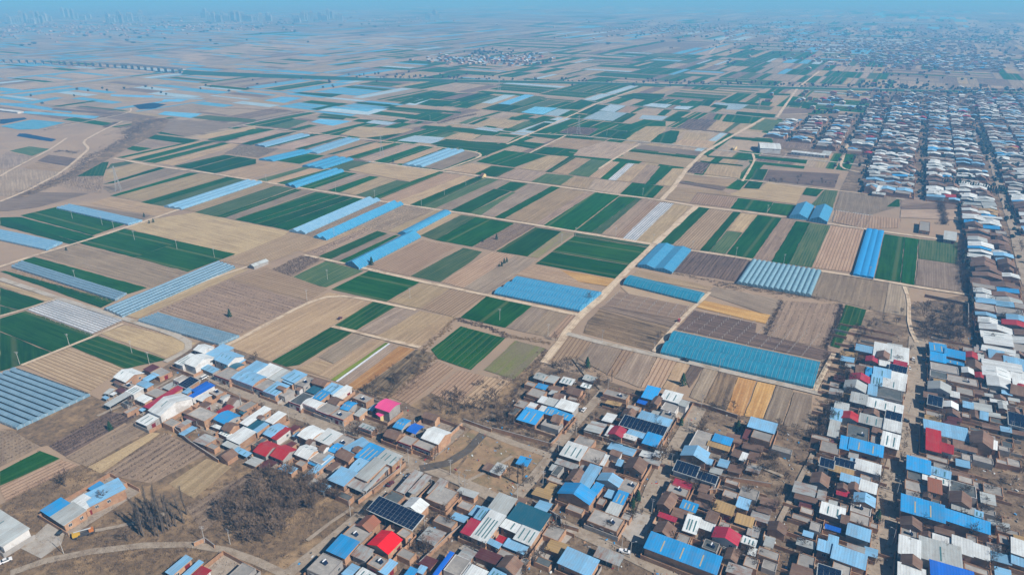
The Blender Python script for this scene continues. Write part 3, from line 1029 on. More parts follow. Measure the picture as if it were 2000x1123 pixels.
sheet('sand_bank', pts('1212,560 1225,552 1362,592 1345,605 1290,590 1240,585'), M_sand, 0.36)
# ------------------------------------------------------------------ greenhouses
def greenhouse(label, q, nspan, eave, ridge, mat, shape='arch', hoop=4.4, posts=True, group='blue film greenhouses', name='greenhouse', trim=None):
    P = [px(x, y, eave) for x, y in pts(q)]
    A, B, Cc = P[:3]
    d1 = (B - A).normalized()
    L = (B - A).length
    c = Vector((-d1.y, d1.x, 0))
    Wd = (Cc - B).dot(c)
    if Wd < 0: c, Wd = -c, -Wd
    # follow the real skew of the plot
    sk = (Cc - B).dot(d1) / max(Wd, 1e-3)
    root = empty(name, (A.x, A.y, 0))
    tag(root, label, 'greenhouse', group)
    def pt(u, v, z):
        return d1 * (u + sk * v) + c * v + ZU * z
    m = GM[mat]
    sw = Wd / nspan
    seg = 8 if shape == 'arch' else 2
    prof = []
    for k in range(seg + 1):
        f = k / seg
        if shape == 'arch': prof.append((f, math.sin(math.pi * f) ** 0.8))
        elif shape == 'gable': prof.append((f, 1 - abs(2 * f - 1)))
    nl = max(2, int(L / 6))
    rr = random.Random(int(L * 10))
    cover = 0.80 if mat in 'G' else 0.97 if mat in 'g' else 1.0
    for i in range(nspan):
        V, F, UV = [], [], []
        for j in range(nl + 1):
            u = L * j / nl
            sag = rr.uniform(-0.12, 0.12)
            for k, (f, h) in enumerate(prof):
                V.append(pt(u, (i + f * cover) * sw, eave + h * (ridge - eave + sag)))
                UV.append((u, f * sw))
        n = seg + 1
        for j in range(nl):
            for k in range(seg):
                a = j * n + k
                F.append((a, a + n, a + n + 1, a + 1))
        sp = mesh('roof_span', V, F, m, root, uv=UV, smooth=(shape == 'arch'))
        V, F = [], []
        x = 0.0
        hw_ = 0.03 if mat in 'P' else 0.045
        while x <= L + 0.01 and mat not in 'GDg':
            for k in range(seg):
                p0 = pt(x, (i + prof[k][0]) * sw, eave + prof[k][1] * (ridge - eave) + 0.07)
                p1 = pt(x, (i + prof[k + 1][0]) * sw, eave + prof[k + 1][1] * (ridge - eave) + 0.07)
                n0 = len(V)
                V += [p0 - d1 * hw_, p0 + d1 * hw_, p1 + d1 * hw_, p1 - d1 * hw_]
                F.append((n0, n0 + 1, n0 + 2, n0 + 3))
            x += hoop
        if F: mesh('hoop_frame', V, F, M_steel, sp)['kind'] = 'stuff'
        for u in (0, L):
            V = [pt(u, (i + f) * sw, eave + h * (ridge - eave)) for f, h in prof] + [pt(u, (i + 1) * sw, 0.4), pt(u, i * sw, 0.4)]
            mesh('end_wall', V, [tuple(range(len(V)))], m, root, uv=[(v.x, v.z) for v in V])
    for v in (0, Wd):
        V = [pt(0, v, 0.5), pt(L, v, 0.5), pt(L, v, eave), pt(0, v, eave)]
        mesh('side_wall', V, [(0, 1, 2, 3)], m, root, uv=[(a.x, a.z) for a in V])
    if posts:
        V, F = [], []
        for v in (0, Wd):
            x = 0
            while x <= L:
                box(V, F, pt(x, v, 0), d1 * 0.07, c * 0.07, ZU * (eave + 0.15)); x += 5.5
        for u in (0, L):
            for i in range(nspan + 1):
                box(V, F, pt(u, i * sw, 0), d1 * 0.08, c * 0.08, ZU * (eave + 0.3))
        mesh('post_frame', V, F, M_pole, root)['kind'] = 'stuff'
    return root
GH = [
 # label, quad (A->B is the direction of the tunnels), spans, eave, ridge, film, shape
 ('long pale blue film tunnel between olive wheat and a tan strip', '320,403 480,352 512,356', 3, 1.6, 3.2, 'P', 'arch', 'pale'),
 ('long light blue film greenhouse beside the green wheat block, upper of two parallel ones', '565,450 715,386 743,390', 2, 1.8, 4.0, 'P', 'gable', 'blue film greenhouses'),
 ('long bright blue film greenhouse with a grey orchard strip on either side', '612,462 765,394 788,398', 2, 1.8, 4.2, 'B', 'gable', 'blue film greenhouses'),
 ('narrow bright blue film tunnel ending at the big blue gabled greenhouse', '777,455 862,412 881,415', 1, 1.8, 4.0, 'B', 'arch', 'blue film greenhouses'),
 ('big blue gabled film greenhouse with a round dark tree at its near corner', '675,513 797,453 822,461', 1, 2.2, 6.0, 'B', 'gable', 'blue film greenhouses'),
 ('wide pale and bright blue twin-span greenhouse beside the dirt crossroads', '965,572 1132,606 1175,571', 3, 1.9, 4.2, 'B', 'arch', 'blue film greenhouses'),
 ('grey-blue net house beside the dirt road, lower end at a brushy bank', '22,520 225,585 247,572', 4, 1.8, 2.7, 'G', 'arch', 'grey-blue net houses'),
 ('very long grey-blue net house running up to the furrowed tan field', '203,602 425,510 459,521', 5, 1.9, 2.7, 'G', 'arch', 'grey-blue net houses'),
 ('grey-blue net house with dark rows next to the white-roofed end of the village street', '270,625 427,672 467,655', 7, 1.9, 2.7, 'G', 'arch', 'grey-blue net houses'),
 ('largest grey-blue net house, with ten spans, cut by the picture edge', '-60,745 30,837 175,770 30,714', 10, 1.9, 2.8, 'G', 'arch', 'grey-blue net houses'),
 ('pale blue net house above the green wheat at the dark-edged end of a tan field', '110,406 250,438 278,430', 4, 1.8, 2.8, 'P', 'arch', 'grey-blue net houses'),
 ('pale blue net house by the dirt road with a white heap on it', '-40,459 90,487 122,473', 5, 1.8, 2.8, 'P', 'arch', 'grey-blue net houses'),
 ('pale blue film greenhouse inside the bend of the white dirt road', '785,322 870,291 907,294', 3, 1.8, 3.6, 'P', 'arch', 'pale blue film greenhouses'),
 ('bright blue film tunnel across the green strips above the long dirt road', '557,361 652,330 672,334', 2, 1.8, 4.0, 'B', 'arch', 'blue film greenhouses'),
 ('long two-span teal film greenhouse with white ribs along the concrete lane', '1290,687 1589,755 1602,707', 2, 2.2, 5.2, 'T', 'arch', 'teal film greenhouses'),
 ('single teal film tunnel with white ribs above the sandy bank', '1217,554 1362,590 1376,572', 1, 1.8, 4.6, 'T', 'arch', 'teal film greenhouses'),
 ('teal film greenhouse pair standing at the dirt crossroads', '1245,517 1287,475 1350,487', 2, 2.4, 4.2, 'B', 'gable', 'teal film greenhouses'),
 ('grey ribbed film greenhouse with fourteen narrow spans', '1439,551 1469,507 1604,529', 14, 2.0, 3.1, 'g', 'arch', 'grey film greenhouses'),
 ('deep blue net-covered strip between tan rows and dark green wheat', '1666,535 1693,446 1727,451', 3, 2.2, 2.7, 'D', 'arch', 'blue film greenhouses'),
 ('first of two blue gabled film houses side by side on the long dirt road', '1542,422 1557,398 1590,402', 1, 3.0, 6.8, 'B', 'gable', 'twin gabled film houses'),
 ('second of two blue gabled film houses side by side, next to the white rows', '1581,428 1594,402 1627,407', 1, 3.0, 6.8, 'B', 'gable', 'twin gabled film houses'),
 ('blue film strip beside the green wheat strips of the upper field block', '505,311 585,293 612,296 ', 2, 1.8, 3.4, 'B', 'arch', 'blue film greenhouses'),
 ('thin pale blue film tunnel above the reed-grey orchard patch', '497,283 585,261 605,264', 2, 1.8, 3.0, 'P', 'arch', 'pale blue film greenhouses'),
 ('pale film tunnel running up to the second dirt road', '590,296 675,269 703,272', 2, 1.8, 3.0, 'P', 'arch', 'pale blue film greenhouses'),
 ('pale and blue film greenhouse pair below the dark green wheat square', '590,324 650,306 690,311', 3, 1.8, 3.6, 'B', 'arch', 'blue film greenhouses'),
]
for (lab, q, n, e, r, m, sh, grp) in GH:
    if 'cut by' in lab: continue
    greenhouse(lab, q, n, e, r, m, sh, hoop=(5.2 if m in 'GP' else 3.3), group=grp if grp != 'pale' else 'pale blue film greenhouses')
greenhouse('largest grey-blue net house with ten ridges, cut by the picture edge', '-113,775 32,835 175,769', 10, 1.9, 2.8, 'G', 'arch', 5.2, group='grey-blue net houses')
# bare frame of a net house, its film off
def bare_frame(label, q, nrow):
    A, B, Cc = [px(x, y, 2.2) for x, y in pts(q)[:3]]
    d = (B - A); c = (Cc - B)
    root = empty('net_house', (A.x, A.y, 0))
    tag(root, label, 'net house')
    du, dv = d.normalized(), c.normalized()
    for i in range(nrow + 1):
        V, F = [], []
        o = c * (i / nrow)
        tube(V, F, o + ZU * 2.2, o + d + ZU * 2.2, 0.09, 0.09)
        k = 0
        while k <= d.length:
            tube(V, F, o + du * k, o + du * k + ZU * 2.2, 0.08, 0.08); k += 6
        mesh('frame_row', V, F, M_pole, root)
    for j in (0, 0.25, 0.5, 0.75, 1):
        V, F = [], []
        tube(V, F, d * j + ZU * 2.25, d * j + c + ZU * 2.25, 0.06, 0.06)
        mesh('cross_wire', V, F, M_pole, root)
bare_frame('uncovered net house frame over pale rows beside the concrete lane', '52,605 179,652 240,625', 9)
bare_frame('uncovered post frame over white rows beside the twin gabled film houses', '1625,432 1690,447 1705,421', 8)
sheet('mulched_field', pts('52,605 115,584 240,625 179,652'), FM['w'], 0.31, px(179, 652) - px(52, 605))
sheet('mulched_field', pts('1625,432 1632,410 1705,421 1690,448'), FM['w'], 0.31, px(1625, 432) - px(1632, 410))

# ------------------------------------------------------------------ houses
def rect(A, B, Cc, h):
    A, B, Cc = px(*A, h), px(*B, h), px(*Cc, h)
    d1 = (B - A).normalized(); d2 = (Cc - B).normalized()
    p2 = Vector((d2.y, -d2.x, 0))
    if p2.dot(d1) < 0: p2 = -p2
    e = (d1 * (B - A).length + p2 * (Cc - B).length).normalized()
    # lean to the village grid
    for g in (U2, V2, -U2, -V2):
        if e.dot(g) > 0.966: e = (e * 0.35 + g * 0.65).normalized()
    f = Vector((-e.y, e.x, 0))
    ctr = (A + Cc) / 2
    a = abs((Cc - A).dot(e)) / 2; b = abs((Cc - A).dot(f)) / 2
    if (Cc - B).dot(f) < 0: f = -f       # f points from edge AB to the far edge
    return Vector((ctr.x, ctr.y, 0)), e, f, max(a, 0.8), max(b, 0.8)
def win_mesh():
    V, F, mi = [], [], []
    X, Y = Vector((0.75, 0, 0)), Vector((0, 0.06, 0))
    box(V, F, Vector((0, 0, 0)), X, Y, ZU * 1.5, bottom=True); mi += [0] * len(F)
    n = len(F)
    box(V, F, Vector((-0.36, 0.02, 0.1)), X * 0.42, Y, ZU * 1.3); box(V, F, Vector((0.36, 0.02, 0.1)), X * 0.42, Y, ZU * 1.3)
    mi += [1] * (len(F) - n)
    me = bpy.data.meshes.new('window'); me.from_pydata([tuple(v) for v in V], [], F)
    me.polygons.foreach_set('material_index', mi)
    me.materials.append(M_frame); me.materials.append(M_glass)
    return me
def door_mesh():
    V, F = [], []
    box(V, F, Vector((0, 0, 0)), Vector((1.1, 0, 0)), Vector((0, 0.07, 0)), ZU * 2.5)
    box(V, F, Vector((0, 0, 2.5)), Vector((1.3, 0, 0)), Vector((0, 0.12, 0)), ZU * 0.3)
    me = bpy.data.meshes.new('door'); me.from_pydata([tuple(v) for v in V], [], F)
    me.materials.append(M_door)
    return me
WIN, DOOR = win_mesh(), door_mesh()
def heater_mesh():
    V, F, mi = [], [], []
    tube(V, F, (-0.9, 0, 1.3), (0.9, 0, 1.3), 0.3, 0.3, 8)
    F += [tuple(range(7, -1, -1)), tuple(range(8, 16))]
    mi += [0] * len(F); n = len(F)
    k = len(V)
    V += [Vector(p) for p in ((-0.85, -1.5, 0.15), (0.85, -1.5, 0.15), (0.85, -0.15, 1.2), (-0.85, -0.15, 1.2), (-0.85, -1.5, 0.05), (0.85, -1.5, 0.05), (0.85, -0.15, 1.1), (-0.85, -0.15, 1.1))]
    F += [(k, k + 1, k + 2, k + 3), (k + 7, k + 6, k + 5, k + 4), (k, k + 4, k + 5, k + 1), (k + 1, k + 5, k + 6, k + 2), (k + 3, k + 7, k + 4, k)]
    mi += [1] * (len(F) - n); n = len(F)
    for x in (-0.8, 0.8):
        tube(V, F, (x, 0.1, 0), (x, 0, 1.3), 0.04, 0.04)
        tube(V, F, (x, -1.4, 0), (x, -0.1, 1.15), 0.04, 0.04)
    mi += [0] * (len(F) - n)
    me = bpy.data.meshes.new('water_heater'); me.from_pydata([tuple(v) for v in V], [], F)
    me.polygons.foreach_set('material_index', mi)
    me.materials.append(M_tank); me.materials.append(M_solar)
    return me
HEATER = heater_mesh()
HJ = [0]
def roof_prism(prof, e, f, a, th=0.12):
    """sheet roof following prof [(t, z)], extruded along e by +-a"""
    V, F, UV = [], [], []
    L = 0.0
    n = len(prof)
    for i, (t, z) in enumerate(prof):
        if i: L += math.hypot(t - prof[i - 1][0], z - prof[i - 1][1])
        for s in (-a, a):
            V.append(e * s + f * t + ZU * z); UV.append((s, L))
    for i, (t, z) in enumerate(prof):
        for s in (-a, a):
            V.append(e * s + f * t + ZU * (z - th)); UV.append((s, 0))
    k = 2 * n
    for i in range(n - 1):
        j = 2 * i
        F.append((j, j + 1, j + 3, j + 2))
        F.append((k + j + 2, k + j + 3, k + j + 1, k + j))
        F.append((j + 2, k + j + 2, k + j, j))
        F.append((j + 1, k + j + 1, k + j + 3, j + 3))
    F.append((0, k, k + 1, 1)); j = 2 * n - 2
    F.append((j + 1, k + j + 1, k + j, j))
    return V, F, UV
WINCOUNT = [0]
SKY = {'W': M_skylight, 'S': M_skylight, 'L': M_skylight, 'B': M_skylight2, 'R': None}
def block(root, typ, col, h, R5, detail=2, front=None, wallmat=None, sky=None, panels=None, rnd=random):
    """one volume of a house: walls + roof (+ skylights, windows, door) as parts of root"""
    ctr, e, f, a, b = R5
    HJ[0] += 1
    h = h + (HJ[0] * 0.037) % 0.30
    org = ctr - Vector((root.location.x, root.location.y, 0))
    opens = typ.isupper(); T = typ.lower()
    rise = {'l': 2 * b * 0.09, 'g': 2 * b * (0.27 if col in 'TA' else 0.19), 'm': min(1.1, 2 * b * 0.075), 'v': 2 * b * 0.12, 'p': min(1.8, 2 * b * 0.14), 'f': 0}[T]
    rise = min(rise, 3.2)
    oh = 0.3
    if T in 'gl': prof = [(-b, h), (0, h + rise), (b, h)]
    elif T in 'mp': prof = [(-b, h), (b, h + rise)]
    elif T == 'v': prof = [(-b + 2 * b * k / 7, h + rise * math.sin(math.pi * k / 7)) for k in range(8)]
    else: prof = [(-b, h), (b, h)]
    wm = wallmat or (M_brick if rnd.random() < 0.72 else M_greywall if rnd.random() < 0.6 else M_plaster)
    ai, bi = a - 0.22, b - 0.22
    if not opens:
        V, F = [], []
        if T == 'f':
            # parapet: walls with thickness, slab set below their top
            for s in (-1, 1):
                box(V, F, f * (s * (b - 0.14)), e * a, f * 0.14, ZU * (h + 0.28))
                box(V, F, e * (s * (a - 0.14)), e * 0.14, f * (b - 0.28), ZU * (h + 0.28 - 0.006))
        else:
            wp = [(t * bi / b, z - 0.16) for t, z in prof]
            n = len(wp)
            for s in (-ai, ai):
                k = len(V)
                V += [e * s + f * t + ZU * z for t, z in wp] + [e * s + f * wp[-1][0], e * s + f * wp[0][0]]
                F.append(tuple(range(k, k + n + 2)) if s > 0 else tuple(range(k + n + 1, k - 1, -1)))
            k2 = n + 2
            F.append((0, k2, k2 + n + 1, n + 1))
            F.append((n - 1, n, k2 + n, k2 + n - 1))
        mesh('wall', V, F, wm, root, loc=org)
    else:
        V, F = [], []
        nx = max(2, int(2 * a / 5) + 1)
        for i in range(nx):
            u = -ai + 2 * ai * i / (nx - 1)
            for t, z in ((-bi, prof[0][1]), (bi, prof[-1][1])):
                box(V, F, e * u + f * t, e * 0.1, f * 0.1, ZU * (z - 0.1))
        mesh('post_frame', V, F, M_steel, root, loc=org)['kind'] = 'stuff'
    if T == 'f':
        V, F = [], []
        box(V, F, ZU * (h - 0.25), e * (a - 0.2), f * (b - 0.2), ZU * 0.25)
        roof = mesh('roof', V, F, RM[col], root, loc=org)
    else:
        k = (b + oh) / b
        pr = [(t * k, z) for t, z in prof]
        V, F, UV = roof_prism(pr, e, f, a + oh)
        roof = mesh('roof', V, F, RM['S' if T == 'p' else col], root, loc=org, uv=UV)
    def slope_strip(u0, u1, t0, t1, lift=0.05):
        """quad on the roof between along-coordinates u0,u1 and across t0,t1"""
        def zat(t):
            for (ta, za), (tb, zb) in zip(prof[:-1], prof[1:]):
                if ta - 1e-6 <= t <= tb + 1e-6:
                    return za + (zb - za) * (t - ta) / max(tb - ta, 1e-6)
            return prof[-1][1]
        return [e * u0 + f * t0 + ZU * (zat(t0) + lift), e * u1 + f * t0 + ZU * (zat(t0) + lift), e * u1 + f * t1 + ZU * (zat(t1) + lift), e * u0 + f * t1 + ZU * (zat(t1) + lift)]
    if T == 'p':
        n = panels or max(2, int(2 * a / 2.1))
        cw = 2 * a / n
        nr = max(2, int(round(2 * b / 1.7)))
        for i in range(n):
            V, F = [], []
            for j in range(nr):
                u0 = -a + i * cw + 0.07; u1 = -a + (i + 1) * cw - 0.07
                t0 = -b + j * 2 * b / nr + 0.04; t1 = -b + (j + 1) * 2 * b / nr - 0.04
                q = slope_strip(u0, u1, t0, t1, 0.10); k = len(V)
                V += q + [v - ZU * 0.06 for v in q]
                F += [(k, k + 1, k + 2, k + 3), (k, k + 4, k + 5, k + 1), (k + 1, k + 5, k + 6, k + 2), (k + 2, k + 6, k + 7, k + 3), (k + 3, k + 7, k + 4, k)]
            mesh('solar_panel', V, F, M_solar, root, loc=org)
    if T in 'mglv' and col in SKY and SKY[col] is not None and detail > 0:
        ns = sky if sky is not None else (rnd.choice((0, 0, 2, 3)) if 2 * a > 5 and rnd.random() < 0.62 else 0)
        for i in range(ns):
            u = -a + 2 * a * (i + 0.8) / (ns + 0.6) + rnd.uniform(-0.3, 0.3)
            lo, hi = (0.10, 0.75) if T == 'm' else (0.12, 0.44) if rnd.random() < 0.5 else (0.56, 0.9)
            V = slope_strip(u - 0.28, u + 0.28, -b + 2 * b * lo, -b + 2 * b * hi)
            if T == 'v': 
                V = slope_strip(u - 0.28, u + 0.28, -b + 2 * b * 2 / 7, -b + 2 * b * 3 / 7) 
            mesh('skylight', V, [(0, 1, 2, 3)], SKY[col], roof)
    if detail >= 2 and not opens and h > 2.9:
        cdir = (Vector((0, 0, 0)) - ctr).normalized()
        sides = [(-f, e, a, b), (f, e, a, b), (e, f, b, a), (-e, f, b, a)]
        for nrm, al, half, off in sides:
            facing = nrm.dot(cdir)
            isfront = front and nrm == -f
            if not isfront and (facing < 0.45 or half < 2.2 or rnd.random() < 0.45): continue
            face = off - (0.22 if T != 'f' else 0.0) + 0.035
            n = max(1, int(2 * half / (3.0 if isfront else 4.2)))
            rz = math.atan2(-al.y, -al.x) if (ZU.cross(al)).dot(nrm) < 0 else math.atan2(al.y, al.x)
            dpos = n // 2 if (isfront or rnd.random() < 0.4) else -1
            for i in range(n):
                u = -half + 2 * half * (i + 0.5) / n
                if i == dpos:
                    o = link_mesh('door', DOOR, None, root, org + nrm * face + al * u)
                elif WINCOUNT[0] < 900 and (isfront or rnd.random() < 0.75):
                    WINCOUNT[0] += 1
                    o = link_mesh('window', WIN, None, root, org + nrm * face + al * u + ZU * max(0.9, h - 2.6))
                else: continue
                o.rotation_euler = (0, 0, rz)
        if front:
            V, F = [], []
            box(V, F, -f * (b + 0.12) + ZU * (h - 0.45), e * (a + 0.1), f * 0.10, ZU * 0.78, bottom=True)
            mesh('parapet_trim', V, F, M_trim, root, loc=org)
            V, F = [], []
            box(V, F, -f * (b - 0.0), e * (a - 0.05), f * 0.03, ZU * (h - 0.46))
            mesh('facade', V, F, M_plaster, root, loc=org)
    return roof
def heater(root, p, z, rz):
    o = link_mesh('water_heater', HEATER, None, root, Vector((p.x - root.location.x, p.y - root.location.y, z)))
    o.rotation_euler = (0, 0, rz)
    o['label'] = 'solar water heater with a silver tank'
HEAT_RZ = math.pi / 2 - math.atan2(-to_sun.y, -to_sun.x) * -1 if False else math.atan2(to_sun.x, -to_sun.y)
HOUSECOUNT = [0]
OCC = []
STREETPX = []
for line in STREETS.strip().split('\n'):
    P_ = pts(line.split(' ', 2)[2])
    for (xa, ya), (xb, yb) in zip(P_[:-1], P_[1:]):
        m_ = max(1, int(math.hypot(xb - xa, yb - ya) / 8))
        STREETPX += [(xa + (xb - xa) * i / m_, ya + (yb - ya) * i / m_) for i in range(m_)]
def house(label, org, blocks, group=None, cat='house', name='village_house', det=2, yard=False):
    ox, oy, sc5 = org
    root = None
    boxes = []
    rr = random.Random(hash_str(label))
    for bl in blocks.split(';'):
        q = bl.split()
        typ, col = q[0][0], q[0][1]
        flags = q[0][2:]
        h = float(q[1])
        A, B, Cc = [(ox + x / sc5, oy + y / sc5) for x, y in pts(' '.join(q[2:5]))]
        R5 = rect(A, B, Cc, h)
        if root is None:
            root = empty(name, (R5[0].x, R5[0].y, 0))
            tag(root, label, cat, group)
            HOUSECOUNT[0] += 1
        fr = '!' in flags
        ps = [to_grid(R5[0] + R5[1] * (R5[3] * i) + R5[2] * (R5[4] * j)) for i in (-1, 1) for j in (-1, 1)]
        boxes.append((min(p[0] for p in ps), max(p[0] for p in ps), min(p[1] for p in ps), max(p[1] for p in ps)))
        wm = None
        for k, m_ in (('b', M_brick), ('w', M_plaster), ('y', M_greywall), ('k', M_pinkwall), ('e', M_cream)):
            if k in flags: wm = m_
        sk = None
        for k in '0123456':
            if k in flags: sk = int(k)
        block(root, typ, col, h, R5, det, fr, wm, sk, None, rr)
        if typ == 'f' and rr.random() < 0.4 and R5[3] > 2.2 and R5[4] > 2.2:
            heater(root, R5[0] + R5[1] * rr.uniform(-.5, .5) * (R5[3] - 1.5) + R5[2] * rr.uniform(-.5, .5) * (R5[4] - 1.5), h + 0.2, HEAT_RZ)
    if yard and boxes:
        s0 = min(b_[0] for b_ in boxes) - 0.8; s1 = max(b_[1] for b_ in boxes) + 0.8
        w0 = min(b_[2] for b_ in boxes) - 0.8; w1 = max(b_[3] for b_ in boxes) + 0.8
        o = Vector((root.location.x, root.location.y, 0))
        hy = 2.0 + rr.random() * 0.5
        for (sa, wa, sb, wb) in ((s0, w0, s1, w0), (s0, w1, s1, w1), (s0, w0, s0, w1), (s1, w0, s1, w1)):
            if rr.random() < 0.2: continue
            V, F = [], []
            a, b = grid(sa, wa), grid(sb, wb)
            d = (b - a); L = d.length; d.normalize()
            hh = hy + rr.random() * 0.2
            box(V, F, (a + b) / 2 - o, d * (L / 2), Vector((-d.y, d.x, 0)) * 0.13, ZU * hh)
            mesh('yard_wall', V, F, M_brick if rr.random() < .8 else M_greywall, root)
        z = 0.24 + rr.random() * 0.1
        q = [grid(s0, w0, z), grid(s0, w1, z), grid(s1, w1, z), grid(s1, w0, z)]
        mesh('yard_floor', [p - o for p in q], [(0, 1, 2, 3)], M_yardfloor, root)
    return root
def hash_str(s):
    v = 7
    for ch in s: v = (v * 131 + ord(ch)) % 1000003
    return v
PT, QT, ST, RT = (200, 680, 5.), (560, 720, 5.), (560, 899, 5.), (400, 840, 5.)
UT, VT, YT, XT = (900, 899, 5.), (960, 710, 5.), (1200, 899, 5.), (1300, 710, 5.)
Z1, Z2, Z3, BT = (1600, 899, 5.), (1600, 680, 5.), (1600, 460, 5.), (0, 899, 5.)
GA1 = 'houses on the slanting main street'
GA2 = 'houses along the two middle lanes'
GA3 = 'houses on the long straight street'
